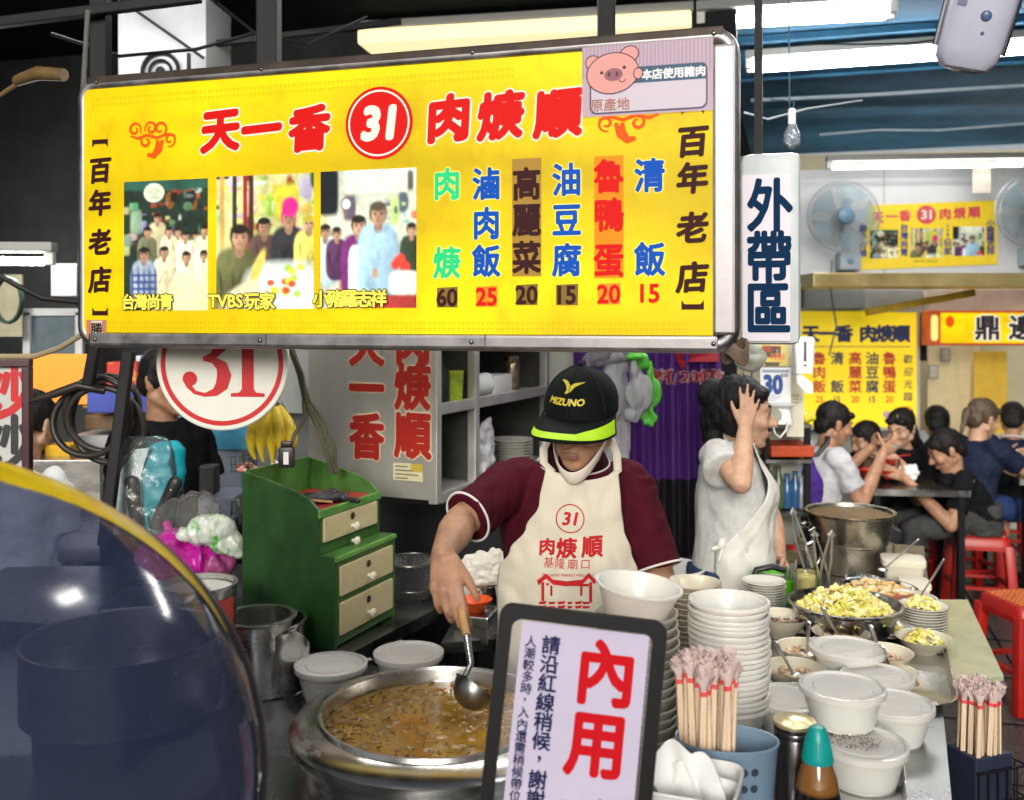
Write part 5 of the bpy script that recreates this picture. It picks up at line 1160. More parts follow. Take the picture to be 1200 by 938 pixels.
# ---- rice tub, orange bowl, sieve
c = P(566, 678, 2.86); t = thing('rice_tub', 'round steel tub of cooked white rice behind the cook\'s arm', 'tub', (c.x, c.y, .831)); mb = MB(); mb.lathe([(.07, 0), (.074, .005), (.076, .10), (.080, .104), (.080, .108), (.074, .106), (.071, .01), (.01, .008)], seg=48); mb.build('body', STEEL, t)
RICE = M('rice', (.80, .77, .66), .6, var=.06, vs=60, bump=.4, bs=150)
mb = MB(); mb.ball((0, 0, .09), (.088, .075, .095)); mb.ball((.035, .0, .12), (.05, .05, .075)); mb.ball((-.045, 0, .09), (.045, .05, .06)); o = link('rice', fuse(mb, 'rice', .005, 1, wrinkle=lambda c, n: noise.noise(c*95)*.007+noise.noise(c*38)*.008), RICE); o.location = t.location; tag(o, 'mound of cooked white rice in the steel tub', 'rice', kind='stuff')
c = P(557, 716, 2.70); mb = MB(); mb.lathe([(.02, 0), (.025, 0), (.042, .022), (.047, .030), (.047, .033), (.042, .027), (.02, .004)], seg=40); obj('orange_bowl', mb, M('orange_plastic', (.75, .10, .01), .3, var=.05), 'small orange plastic bowl beside the cook\'s hand', 'bowl', loc=(c.x, c.y, c.z))
mb = MB(); mb.box((0, 0, .02), (.10, .12, .075), bev=.004); obj('steel_caddy', mb, STEEL, 'steel box under the orange bowl', 'steel box', loc=(c.x+.005, c.y+.01, c.z-.0585), rz=YAW, smooth=False)
c = P(482, 690, 2.95); sv = thing('wire_sieve', 'dark wire sieve bowl right of the green cabinet', 'sieve', (c.x, c.y, .83)); mb = MB(); mb.tube([(.085*math.cos(k*.2618), .085*math.sin(k*.2618), .14) for k in range(24)], .004, 8, closed=True); mb.tube([(.065*math.cos(k*.2618), .065*math.sin(k*.2618), .06) for k in range(24)], .003, 8, closed=True); mb.build('ring', STEELD, sv)
mb = MB(); mb.lathe([(.03, .0), (.05, .02), (.066, .06), (.084, .14)], seg=40); mb.build('mesh', film('wire_mesh', (.25, .25, .26), .5, (.05, .05, .05), .3, .3, .8, 200), sv)
mb = MB(); mb.box((0, 0, .01), (.13, .1, .02), bev=.004); obj('white_tray', mb, WHITEP, 'white tray on the steel trolley behind the sieve', 'tray', loc=(P(515, 690, 3.0).x, 2.99, .831), rz=.3, smooth=False)

# ---- left neighbours' stall: sign, boards, crates
F_ = mapper(P(-60, 560, 2.75), R(6)); fs_ = thing('menu_sign', 'framed white sign with red and black stir fry characters at the left edge', 'sign', P(-60, 560, 2.75), R(6))
x1, z1 = F_(37, 421); x0 = 0; mb = MB(); mb.box((x1/2, .012, z1/2), (x1-.02, .016, z1-.02)); mb.build('board', M('sign_grey_white', (.55, .55, .52), .5, var=.05), fs_, smooth=False)
mb = MB()
for a in (((x1/2, 0, .011), (x1, .03, .022)), ((x1/2, 0, z1-.011), (x1, .03, .022)), ((.011, 0, z1/2), (.022, .03, z1-.045)), ((x1-.011, 0, z1/2), (.022, .03, z1-.045))): mb.box(*a, bev=.003)
mb.build('frame', M('maroon_wood', (.055, .012, .018), .35, var=.2), fs_, smooth=False)
for ch, px, py, m_ in (('炒', 6, 458, RED), ('炒', 6, 520, M('black_ink', (.02, .02, .025), .5, var=0))):
    mb = MB(); a, b = F_(px, py); glyph(mb, ch, a, b, .15, off=.035, y=-.0005+.003, wx=.85); o = mb.build('lettering', m_, fs_, smooth=False)
def panel(name, label, cat, a, b, y, m, th=.02, rz=0):
    p0, p1 = P(a[0], b[1], y), P(b[0], a[1], y); w_, h_ = p1.x-p0.x, p1.z-p0.z; mb = MB(); mb.box((0, 0, h_/2), (w_, th, h_), bev=min(.004, th*.3)); return obj(name, mb, m, label, cat, loc=((p0.x+p1.x)/2, y, p0.z), rz=rz, smooth=False)
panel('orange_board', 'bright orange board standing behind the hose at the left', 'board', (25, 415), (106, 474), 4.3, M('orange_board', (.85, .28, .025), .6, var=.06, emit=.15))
panel('yellow_strip', 'narrow yellow strip beside the orange board', 'strip', (98, 415), (109, 478), 4.34, M('yellow_strip', (.6, .4, .0), .5))
panel('notice_board', 'beige notice board on the far left wall', 'board', (-30, 322), (27, 395), 4.5, M('beige_board', (.33, .31, .22), .7, var=.2))
panel('paper_notice', 'white paper notice hanging left of the big sign', 'paper', (60, 309), (90, 347), 4.4, M('notice_paper', (.72, .74, .74), .7, var=.06), .004)
wn = panel('window', 'grey framed window panel left of the big sign', 'window', (34, 366), (95, 418), 4.6, M('grey_glass', (.10, .13, .15), .2, .0, var=.2), .02)
mb = MB(); ww = (P(95, 0, 4.6).x-P(34, 0, 4.6).x); hh = P(0, 366, 4.6).z-P(0, 418, 4.6).z
for a in (((0, -.012, hh), (ww+.05, .03, .035)), ((-ww/2, -.012, hh/2), (.035, .03, hh)), ((ww/2, -.012, hh/2), (.035, .03, hh))): mb.box(*a, bev=.003)
mb.build('frame', M('frame_grey', (.45, .47, .47), .4), wn, smooth=False)
mb = MB(); mb.tube([P(-10, 318, 3.6), P(20, 335, 3.6), P(50, 350, 3.6), P(95, 355, 3.6)], .010, 8); obj('black_cable', mb, BLACK, 'thick black cable sagging left of the big sign', 'cable')
mb = MB(); mb.tube([P(-10, 418, 2.5), P(40, 418, 2.5), P(70, 408, 2.48), P(95, 393, 2.44)], .007, 8); obj('beige_cable', mb, M('beige_cable', (.35, .28, .16), .5), 'beige cable running to the lower left corner of the big sign', 'cable')
mb = MB(); mb.tube([P(20, 95, 2.5), P(45, 86, 2.45), P(75, 88, 2.42)], [.014, .018, .016], 10); mb.tube([P(0, 112, 2.5), P(25, 95, 2.5)], .006, 8); obj('tape_wrap', mb, M('brown_tape', (.16, .10, .04), .5, var=.4), 'brown taped cable joint above the left end of the sign', 'cable joint')
mb = MB()
for k in range(3): mb.tube([P(8, 352, 3.9)+Vector((.055*math.cos(i*.4), .01*k, .09*math.sin(i*.4))) for i in range(16)], .006, 7, closed=True)
obj('wire_coil', mb, M('green_wire', (.02, .06, .04), .5), 'coil of dark green wire at the left edge', 'wire coil')
# steel bench, yellow box, blue tray, red box, fridge
panel('steel_bench', 'stainless bench end behind the leaning pole', 'bench', (74, 528), (150, 640), 3.7, STEEL, .5)
panel('yellow_box', 'yellow box standing on the bench beside the white shirted person', 'box', (60, 520), (89, 568), 3.6, M('yellow_box', (.72, .42, .01), .5), .1)
panel('blue_tray', 'violet blue plastic crate behind the coiled hose', 'crate', (115, 452), (186, 481), 3.75, M('violet_blue', (.05, .08, .42), .45, var=.15), .2)
rb = panel('red_carton', 'red and yellow patterned carton above the blue crate', 'carton', (131, 424), (166, 453), 3.8, M('red_carton', (.55, .03, .02), .5, var=0, spots=.42, spotcol=(.75, .45, .05), spotscale=18), .1)
panel('metal_shelf', 'dim shelf with brown edge below the blue crate', 'shelf', (112, 484), (185, 500), 3.85, M('brown_shelf', (.16, .09, .04), .5, var=.3), .2)
panel('white_shelf', 'white worktop strip below the dim shelf', 'shelf', (100, 506), (185, 528), 3.9, M('pale_top', (.45, .46, .47), .4), .25)
panel('fridge', 'pale blue fridge side behind the person in black', 'fridge', (180, 415), (298, 580), 4.2, M('pale_blue_fridge', (.50, .58, .68), .4, var=.05), .4)
panel('poster', 'light blue poster strip on the pale fridge', 'poster', (244, 497), (297, 527), 3.985, M('blue_poster', (.08, .38, .60), .5, var=.4, vs=9), .004)
t = panel('black_cup', 'black square cup below the hand of the person in black', 'cup', (236, 545), (255, 578), 3.3, BLACK, .06)
panel('grey_box', 'grey paper tray at the foot of the pale fridge', 'box', (243, 577), (284, 602), 3.4, M('grey_blue_box', (.25, .28, .36), .5, var=.3), .2)
mb = MB(); mb.tube([P(271, 605, 2.9), P(272, 588, 2.9), P(278, 585, 2.9), P(281, 600, 2.9), P(281, 615, 2.9)], .004, 8); obj('wire_hook', mb, STEEL, 'bent wire handle between fridge and green cabinet', 'wire hook')
panel('dark_cupboard', 'dark cupboard under the back worktop behind the plastic bags', 'cupboard', (90, 600), (290, 760), 3.9, M('dark_base', (.035, .035, .04), .6, var=.3), .3)
panel('dark_cupboard', 'dark panelled base below the steel cupboard behind the trolley', 'cupboard', (440, 588), (700, 800), 3.75, M('dark_base2', (.012, .014, .018), .5, var=.3), .1)

# ---- purple curtain banner, hanging bags
cx0, cx1 = P(672, 0, 3.95).x, P(850, 0, 3.85).x; mb = MB(); fr = .075
def cur(u_, v_):
    x = cx0+(cx1-cx0)*u_; return Vector((x, 3.92+.022*math.sin(u_*62+1.5*math.sin(v_*2))+.008*math.sin(u_*23), .35+2.0*v_))
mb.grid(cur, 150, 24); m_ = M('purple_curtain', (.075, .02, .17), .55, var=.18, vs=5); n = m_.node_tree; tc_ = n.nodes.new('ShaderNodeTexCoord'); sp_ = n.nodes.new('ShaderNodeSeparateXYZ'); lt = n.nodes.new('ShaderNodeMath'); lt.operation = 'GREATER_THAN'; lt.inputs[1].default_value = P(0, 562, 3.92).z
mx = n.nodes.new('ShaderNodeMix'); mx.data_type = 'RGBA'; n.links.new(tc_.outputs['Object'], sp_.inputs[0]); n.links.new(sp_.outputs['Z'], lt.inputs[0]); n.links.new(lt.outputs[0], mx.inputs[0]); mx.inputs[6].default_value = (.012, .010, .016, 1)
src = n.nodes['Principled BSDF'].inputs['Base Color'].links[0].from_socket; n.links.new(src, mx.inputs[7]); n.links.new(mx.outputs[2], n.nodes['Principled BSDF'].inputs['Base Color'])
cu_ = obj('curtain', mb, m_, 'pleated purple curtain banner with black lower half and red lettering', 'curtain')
fc = lambda x, z, y: Vector((x, cur(min(1, max(0, (x-cx0)/(cx1-cx0))), (z-.35)/2).y-.004+y*.4, z))
mo, mi = MB(), MB()
for i, ch in enumerate('轉有20個位'):
    p = P((771, 788, 803, 815, 828, 841)[i], 442, 3.9)
    for mb_, of, y_ in ((mo, .085, 0), (mi, .03, -.006)):
        if ch in '20': word(mb_, ch, p.x, p.z, .042, off=of, y=y_, fn=fc)
        else: glyph(mb_, ch, p.x, p.z, .054, off=of, y=y_, fn=fc)
mo.build('letter_outline', M('pink_white', (.55, .38, .38), .5, var=0), cu_, smooth=False); mi.build('lettering', M('dark_red', (.33, .02, .03), .5, var=0), cu_, smooth=False)
mb = MB(); L_ = [P(x, y, 3.9) for x, y in ((790, 412), (842, 412), (842, 424), (805, 424), (801, 434), (794, 424))]; polyg(mb, [(p.x, p.z) for p in L_], -.004, fn=fc); mb.build('speech_mark', M('dark_red'), cu_, smooth=False)
hb = P(735, 418, 3.25); hk = []
for name, lab, lob, m_ in (('plastic_bag', 'white plastic bag hanging behind the cook\'s cap', [((-.045, 0, -.12), (.05, .03, .12)), ((-.03, 0, -.03), (.035, .02, .05)), ((-.04, 0, -.3), (.05, .025, .15))], film('white_bag', (.95, .95, .95), .42, (.74, .75, .76), .2, .2, .5, 30)),
        ('plastic_bag', 'knotted white plastic bag hanging beside the purple curtain', [((.035, -.03, -.12), (.045, .03, .07)), ((.02, -.03, -.05), (.02, .02, .05)), ((.015, -.03, -.19), (.03, .02, .03))], film('white_bag')),
        ('plastic_bag', 'green plastic bag tail hanging beside the purple curtain', [((.085, -.02, -.12), (.018, .015, .055)), ((.07, -.02, -.2), (.03, .015, .03)), ((.075, -.02, -.06), (.012, .012, .05))], M('green_film', (.10, .5, .05), .3, var=.25, bump=.6)),
        ('plastic_bag', 'bright green plastic bag bunched on the hook above the white bags', [((.03, -.02, .0), (.035, .03, .022)), ((.05, -.02, -.025), (.022, .02, .02))], M('green_film')),
        ('plastic_bag', 'grey clear plastic bag bunched at the top left of the hanging bags', [((-.05, 0, .0), (.07, .03, .03)), ((-.1, 0, -.01), (.05, .03, .025))], film('grey_bag', (.85, .85, .85), .3, (.35, .33, .32), .2, .2, .6, 40))):
    mb = MB()
    for c, r in lob: mb.ball(c, r, seg=16, rings=10)
    o = link(name, fuse(mb, name, .007, 2, wrinkle=lambda c, n: noise.noise(Vector((c.x*75, c.y*75, c.z*7)))*.013-abs(noise.noise(Vector((c.x*30, c.y*30, c.z*18))))*.012+.003), m_); o.location = hb; tag(o, lab, 'bag', 'plastic bags hanging from a rail')
mb = MB(); mb.tube([hb+Vector((-.35, .03, .035)), hb+Vector((.25, .03, .025))], .006, 8); obj('bag_rail', mb, STEEL, 'thin rail the plastic bags hang from', 'rail')
panel('pale_board', 'pale board above the cupboard behind the cook\'s cap', 'board', (622, 395), (676, 450), 4.0, M('pale_board', (.5, .5, .44), .5), .02)
mb = MB(); mb.lathe([(.10, 0), (.11, .01), (.125, .3), (.13, .31), (.125, .315), (.11, .02)], seg=40); obj('white_bucket', mb, WHITEP, 'white bucket standing behind the cook\'s left sleeve', 'bucket', loc=(P(792, 690, 3.3).x-.03, 3.3, .55))
mb = MB(); mb.box((0, 0, .27), (.3, .3, .53), bev=.01); obj('dark_stool', mb, BLACK, 'black box stool under the white bucket', 'stool', loc=(P(792, 690, 3.3).x-.03, 3.3, .013), smooth=False)

# ================================================================ NEAR LEFT: TINTED WINDSCREEN
WC = P(-290, 1000, .92); ra, rb_ = 620/1150*.92, 503/1150*.92
ws = thing('windscreen', 'curved dark tinted windscreen with a painted yellow sign reflection along its edge filling the near left corner', 'windscreen', WC, R(15))
ax = (Vector((0, 0, 1.7))-WC).normalized(); ax = Matrix.Rotation(R(-15), 3, 'Z') @ ax
qm = ax.to_track_quat('Z', 'Y').to_matrix(); ex = 2.0
def dome(r, a, s=1.0):
    """point on the bulging shell: r 0 = crown, 1 = rim; a = angle seen from the front"""
    c, sn = math.cos(a), math.sin(a); c = math.copysign(abs(c)**(2/ex), c); sn = math.copysign(abs(sn)**(2/ex), sn)
    rr_ = math.sin(r*math.pi/2); return qm @ Vector((ra*s*rr_*c, rb_*s*rr_*sn, .15*s*math.cos(r*math.pi/2)))
TINT = film('tinted_screen', (.30, .32, .44), .60, (.036, .048, .105), .36, .10, .22, 2.0)
mb = MB(); mb.grid(lambda u_, v_: dome(v_*.999+.001, u_*2*math.pi), 72, 26); mb.build('tinted_shell', TINT, ws, ang=80)
mb = MB(); n = 60
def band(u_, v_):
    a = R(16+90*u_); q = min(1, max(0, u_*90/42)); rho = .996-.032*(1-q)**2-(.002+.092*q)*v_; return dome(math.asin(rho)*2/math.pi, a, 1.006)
mb.grid(band, n, 8); ym = M('sign_reflection_band', (.86, .56, .01), .3, var=.35, vs=9, stretch=(1, 1, 1), coat=.8, bump=.2, bs=6, spots=.36, spotcol=(.55, .22, .16), spotscale=7); mb.build('sign_reflection_band', ym, ws, ang=80)  # band coloured as the yellow sign mirrored along the screen edge
mb = MB(); mb.tube([dome(.995, R(-60+105*k/50), 1.004) for k in range(51)], [.0045+.0045*math.sin(math.pi*k/50) for k in range(51)], 10); mb.build('dark_edge', M('smoky_edge', (.05, .045, .06), .3, var=.3), ws)
mb = MB(); mb.tube([Vector((-.05, .05, -.1)), Vector((-.05, .10, -.5)), Vector((-.02, .12, -WC.z))], .02, 12); mb.build('stem', BLKMET, ws)
mb = MB(); mb.cap(Vector((-.30, -.03, -.02)), Vector((-.28, -.03, .16)), .07, .05, flat=((0, 1, 0), .4)); mb.build('side_mirror', M('pale_mirror', (.5, .5, .62), .25), ws)
# ================================================================ PEOPLE
X_, Y_, Z_ = Vector((1, 0, 0)), Vector((0, 1, 0)), Vector((0, 0, 1))
def frame_of(f, up):
    f = f.normalized(); s = f.cross(up).normalized(); u = s.cross(f); return s, f, u # s = towards the person's right
class Head:
    def __init__(h, c, f, up=Z_, k=1): h.c = Vector(c); h.s, h.f, h.u = frame_of(Vector(f), Vector(up)); h.k = k; h.m = Matrix((h.s, h.f, h.u)).transposed()
    def p(h, a, b, c): return h.c+(h.s*a+h.f*b+h.u*c)*h.k
    def ball(h, mb, a, b, c, r, rx=0, seg=18):
        m = h.m if not rx else h.m @ Matrix.Rotation(rx, 3, 'X'); r = (r, r, r) if not isinstance(r, tuple) else r
        mb.ball(h.p(a, b, c), tuple(v*h.k for v in r), m, seg, 12)
    def cap(h, mb, a, b, r0, r1, **k): mb.cap(h.p(*a), h.p(*b), r0*h.k, r1*h.k, **k)
    def flesh(h, mb, mouth=0):
        B, C = h.ball, h.cap
        B(mb, 0, -.010, .032, (.073, .092, .086)); B(mb, 0, .030, -.010, (.063, .060, .080)); B(mb, 0, .038, -.060, (.050, .048, .050)); B(mb, 0, .066, -.096, (.022, .020, .017))
        C(mb, (-.052, -.005, -.055), (-.012, .062, -.090), .022, .018); C(mb, (.052, -.005, -.055), (.012, .062, -.090), .022, .018)
        C(mb, (0, .084, .014), (0, .108, -.026), .0075, .0125); B(mb, -.012, .094, -.030, .009); B(mb, .012, .094, -.030, .009)
        C(mb, (-.042, .070, .028), (-.010, .084, .026), .011, .010); C(mb, (.042, .070, .028), (.010, .084, .026), .011, .010)
        B(mb, -.040, .062, -.024, .024); B(mb, .040, .062, -.024, .024)
        for sx in (-1, 1):
            B(mb, .031*sx, .073, .004, (.016, .012, .0115)); B(mb, .074*sx, -.010, -.008, (.009, .019, .031), seg=14); B(mb, .079*sx, -.018, .004, (.007, .014, .02), seg=12)
        B(mb, 0, .072, -.062, (.026, .020, .022))
    def features(h, par, bl, open_=1, lip=(.30, .10, .08), mouth=0):
        mb = MB()
        C = h.cap
        C(mb, (-.019, .092, -.060), (.019, .092, -.060), .0042, .0042); C(mb, (-.015, .091, -.068-mouth), (.015, .091, -.068-mouth), .0048, .0048); C(mb, (-.008, .094, -.0605), (.008, .094, -.0605), .005, .005)
        link('lips', shift(fuse(mb, 'lips', .0022, 2), bl), M('lips%d' % int(lip[0]*100), lip, .4, sss=.1), par)
        mb = MB()
        for sx in (-1, 1): C(mb, (.014*sx, .088, .030), (.034*sx, .083, .036), .0032, .0042); C(mb, (.034*sx, .083, .036), (.050*sx, .068, .030), .0042, .002)
        link('eyebrow', shift(mb.mesh('eyebrow'), bl), HAIR, par)
        for sx in (-1, 1):
            mb = MB(); h.ball(mb, .031*sx, .079, .004, (.0125, .0068, .0058*open_), seg=16)
            e = link('eye', shift(mb.mesh('eye'), bl), M('eye_white', (.62, .58, .54), .25, var=0), par)
            mb = MB(); h.ball(mb, .031*sx, .0832, .0032, (.0054, .0036, .0052*open_), seg=14); link('iris', shift(mb.mesh('iris'), bl), BLACK, e)
            mb = MB(); C(mb, (.019*sx, .084, .006), (.031*sx, .0868, .0098), .0016, .002); C(mb, (.031*sx, .0868, .0098), (.045*sx, .080, .005), .002, .0016); link('eyelash', shift(mb.mesh('eyelash'), bl), HAIR, e)
def shift(me, b):
    b = Vector(b)
    for v in me.vertices: v.co = v.co-b
    return me
def hand(mb, wr, d, n, thumb, curls=(.3, .3, .3, .35), spread=.08, tcurl=.3, tout=.75, k=1, bend=(1, 1.1, .8)):
    """wr wrist, d pointing along the hand, n out of the back of the hand, thumb = side the thumb leaves on"""
    wr, d = Vector(wr), Vector(d).normalized(); n = Vector(n); n = (n-d*n.dot(d)).normalized(); t = Vector(thumb); t = (t-d*t.dot(d)-n*t.dot(n)).normalized()
    tips = []
    for i in range(4):
        off = (.027-.0185*i)*k; L = (.088, .092, .086, .078)[i]*k; a = spread*(1.5-i)*1.0; fd = (d+t*math.tan(a)).normalized(); kn = wr+d*L+t*off-n*.003*abs(1.5-i)
        mb.cap(wr+t*off*.55+d*.006, kn, .0135*k, .0108*k, seg=12); p = kn; ang = 0; ph = [(.044, .028, .022), (.049, .031, .023), (.045, .029, .022), (.035, .022, .019)][i]; r = (.0098, .0100, .0095, .0085)[i]*k
        for j in range(3):
            ang += curls[i]*bend[j]; q = p+(fd*math.cos(ang)-n*math.sin(ang))*ph[j]*k; mb.cap(p, q, r, r*.88, seg=12); p = q; r *= .9
        tips.append(p)
    mb.cap(wr+t*.018*k+d*.02*k, wr+t*.022*k+d*.055*k, .015*k, .013*k, flat=(n, .8)); b = wr+d*.022*k+t*.022*k
    td = (d*(1-tout)+t*tout-n*.18).normalized(); q = b+td*.045*k; mb.cap(b, q, .0145*k, .0115*k, seg=12); td = (td+d*.35-n*tcurl).normalized(); p = q; q = p+td*.032*k; mb.cap(p, q, .0112*k, .0100*k, seg=12)
    td = (td+d*.2-n*tcurl*.7).normalized(); p = q; mb.cap(p, p+td*.025*k, .0098*k, .008*k, seg=12); return tips
def arm(mb, S, E, Wr, k=1):
    mb.cap(S, E, .050*k, .041*k); mid = Vector(E)*.68+Vector(Wr)*.32; mb.cap(E, mid, .040*k, .043*k); mb.cap(mid, Wr, .043*k, .027*k)
def nz(c, f, s=0): return noise.noise(Vector(c)*f+Vector((s, s, s)))

# ---------------------------------------------------------------- the cook
CB = Vector((.16, 2.58, .012)); cook = thing('person', 'cook in maroon polo, printed cream apron and black cap ladling soup', 'person', CB)
hc_ = P(681, 489, 2.43); ck = Head(hc_, (-.38, -.88, -.25), (-.05, -.25, .96), 1.02)
S1, E1, W1 = Vector((.010, 2.545, 1.275)), P(540, 612, 2.38), P(519, 648, 2.205)
S2, E2, W2 = Vector((.302, 2.55, 1.27)), P(772, 676, 2.46), Vector((.33, 2.26, .99))
mb = MB(); ck.flesh(mb); neck = Vector((.160, 2.535, 1.30))
mb.cap(neck, ck.p(0, -.02, -.05), .058, .056)
tors = [((.165, 2.585, .84), .160, .108), ((.165, 2.58, .95), .158, .108), ((.163, 2.572, 1.08), .165, .110), ((.160, 2.562, 1.2), .172, .105), ((.158, 2.55, 1.275), .145, .085), ((.158, 2.54, 1.32), .075, .06)]
mb.loft(tors); arm(mb, S1, E1, W1); arm(mb, S2, E2, W2)
hand(mb, W1, (.14, -.66, -.74), (-.20, -.72, .66), (1, -.1, -.1), curls=(.40, .55, .62, .66), spread=.03, tcurl=.75, tout=.34, k=1.02)
hand(mb, W2, (-.3, -.9, -.2), (0, -.2, .9), (-1, 0, 0), curls=(.5, .55, .55, .5), k=1)
# the legs under the counter
mb.cap((.09, 2.60, .84), (.085, 2.59, .1), .07, .045); mb.cap((.24, 2.60, .84), (.245, 2.59, .1), .07, .045)
link('body', shift(fuse(mb, 'body', .0052, 3), CB), SKIN, cook); ck.features(cook, CB, open_=.3, lip=(.30, .15, .10))
mb = MB() # polo shirt
mb.loft([((.165, 2.585, .86), .180, .128), ((.165, 2.58, .96), .178, .126), ((.163, 2.572, 1.08), .184, .128), ((.160, 2.562, 1.19), .196, .122), ((.158, 2.552, 1.265), .176, .104), ((.158, 2.545, 1.315), .105, .082), ((.159, 2.535, 1.345), .072, .07)], power=2.3)
mb.ball(S1+Vector((.012, .005, -.005)), (.070, .072, .066)); mb.ball(S2+Vector((-.012, .005, -.005)), (.070, .072, .066))
c1 = S1+(E1-S1)*.90; c2 = S2+(E2-S2)*.93
mb.frus(S1+(E1-S1)*.02, c1, .068, .064); mb.frus(S2+(E2-S2)*.02, c2, .068, .063)
def fold(c, n): return nz((c.x, c.y, c.z*.6), 14)*.008+nz((c.x+c.z, c.y, c.z-c.x), 30, 4)*.0035-.006*max(0, nz((c.x*1.5, c.y, c.z*.4), 22, 9))
MAR = M('maroon_knit', (.058, .004, .011), .85, var=.22, vs=26, bump=.35, bs=260)
polo = link('polo_shirt', shift(fuse(mb, 'polo_shirt', .006, 3, wrinkle=fold), CB), MAR, cook)
mb = MB() # white stripe round each cuff
for S_, c_, E_ in ((S1, c1, E1), (S2, c2, E2)):
    d = (E_-S_).normalized(); u_, v_ = ortho(d); mb.tube([c_-d*.004+(u_*math.cos(k*.2094)+v_*math.sin(k*.2094))*.0655 for k in range(30)], .003, 8, closed=True)
each(mb, 'cuff_stripe', M('stripe_white', (.72, .70, .66), .8), polo, off=CB)
mb = MB() # collar
def coll(u_, v_):
    a = R(-245+310*u_+0); r = .068+.022*v_; return Vector((.159+r*math.cos(a)*1.02, 2.53+r*.95*math.sin(a)-.012*(1-v_), 1.372-.045*v_+.02*math.sin(a)))
mb.grid(coll, 40, 6); mb.build('collar', M('maroon_dark', (.032, .003, .008), .85, var=.2), polo).location -= CB
mb = MB(); mb.tube([coll(i/39, 1.0)+Vector((0, 0, -.001)) for i in range(40)], .0024, 6); mb.build('collar_stripe', M('stripe_white'), polo).location -= CB
# trousers and shoes
mb = MB(); mb.loft([((.165, 2.585, .80), .17, .125), ((.165, 2.585, .93), .172, .125)]); mb.cap((.09, 2.595, .84), (.085, 2.59, .12), .088, .06); mb.cap((.24, 2.595, .84), (.245, 2.59, .12), .088, .06)
link('trousers', shift(fuse(mb, 'trousers', .01, 3, wrinkle=fold), CB), M('dark_trousers', (.02, .02, .025), .8), cook)
mb = MB()
for x in (.085, .245): mb.cap((x, 2.60, .05), (x, 2.47, .042), .042, .036, flat=((0, 0, 1), .8))
each(mb, 'shoe', BLACK, cook, off=CB)
# apron: a cloth sheet laid over chest and belly
AP = [(1.385, .066, .082), (1.345, .076, .11), (1.30, .083, .262), (1.24, .068, .268), (1.18, .035, .275), (1.12, -.005, .295), (1.07, -.033, .312), (1.02, -.038, .325), (.94, -.035, .335), (.82, -.04, .345), (.64, -.05, .36)]
def lerp_tab(z, i):
    for a, b in zip(AP, AP[1:]):
        if a[0] >= z >= b[0]: t = (a[0]-z)/(a[0]-b[0]); t = t*t*(3-2*t); return a[i]*(1-t)+b[i]*t
    return AP[0][i] if z > AP[0][0] else AP[-1][i]
def afront(x, z):
    q = min(1, max(-1, (x-.160)/.215)); bulge = .135*math.sqrt(max(.0, 1-q*q*.96)); y = 2.552-bulge-.012
    y += -.012*math.exp(-((z-1.02)/.12)**2)+.02*max(0, z-1.2)*2
    y += .007*math.sin(x*38+z*9+2*math.sin(z*11))*min(1, max(0, (1.22-z)*5))+nz((x, 0, z), 17)*.007-.009*abs(nz((x*1.6+z*.7, 2, z-x*.4), 11))
    return y
mb = MB()
def ap(u_, v_):
    z = 1.30-.66*v_; xl, xr = lerp_tab(z, 1), lerp_tab(z, 2); x = xl+(xr-xl)*u_
    zz = z+(.028*(abs(u_-.55)*2)**2.0+.0*u_)*max(0, 1-v_*9); return Vector((x, afront(x, z), zz))
mb.grid(ap, 60, 70); me = mb.mesh('apron'); APR = M('apron_cloth', (.66, .61, .49), .85, var=.10, vs=7, bump=.3, bs=180, spots=.27, spotcol=(.48, .42, .30), spotscale=6)
apo = link('apron', shift(me, CB), APR, cook)
sm = apo.modifiers.new('solid', 'SOLIDIFY'); sm.thickness = .003; sm.offset = 0
# neck straps: flat ribbons over the collarbones
for pts in ([ap(0, 0)+Vector((.014, -.004, -.01)), P(637, 542, 2.425), P(637, 526, 2.44), P(645, 511, 2.48), Vector((.105, 2.56, 1.385))], [ap(1, 0)+Vector((-.014, -.004, -.01)), P(724, 552, 2.425), P(723, 533, 2.44), P(716, 514, 2.48), Vector((.215, 2.57, 1.385))]):
    mb = MB(); n = len(pts)
    mb.add([p+Vector((dx, 0, 0)) for p in pts for dx in (-.0100, 0, .0100)], [(3*i+k, 3*i+k+1, 3*i+k+4, 3*i+k+3) for i in range(n-1) for k in (0, 1)])
    o = mb.build('strap', APR, apo, ang=80); o.location = -CB; o.modifiers.new('solid', 'SOLIDIFY').thickness = .004
PRT = M('apron_print', (.50, .02, .025), .8, var=.25, vs=50)
fn = lambda x, z, y: Vector((x, afront(x, z)-.0035+y*.5, z))
def AX(px, py): y = 2.40; p = P(px, py, y); p = P(px, py, afront(p.x, p.z)); return p.x, p.z
mb = MB(); a, b = AX(668, 608); ring(mb, a, b, .0325, .0352, seg=48, fn=fn); word(mb, '31', a, b, .030, off=.035, shear=.2, fn=fn)
for ch, px, py, sz in (('肉', 641, 640, .038), ('焿', 664, 642, .046), ('順', 694, 640, .048)): a, b = AX(px, py); glyph(mb, ch, a, b, sz, off=.035, shear=.08, fn=fn, rot=.04)
for ch, px, py in (('基', 643, 659), ('隆', 656, 660), ('廟', 671, 661), ('口', 686, 661)): a, b = AX(px, py); glyph(mb, ch, a, b, .024, off=.0, shear=.05, fn=fn)
a, b = AX(665, 674); word(mb, 'MIAOKOU MARKET KEELUNG', a, b, .0062, off=.01, fn=fn, wx=1.05)
def quadp(L): polyg(mb, [AX(x, y) for x, y in L], fn=fn)
L_ = [(629, 680), (636, 675), (640, 672), (648, 679), (664, 681), (682, 679), (690, 671), (694, 676), (699, 679)]
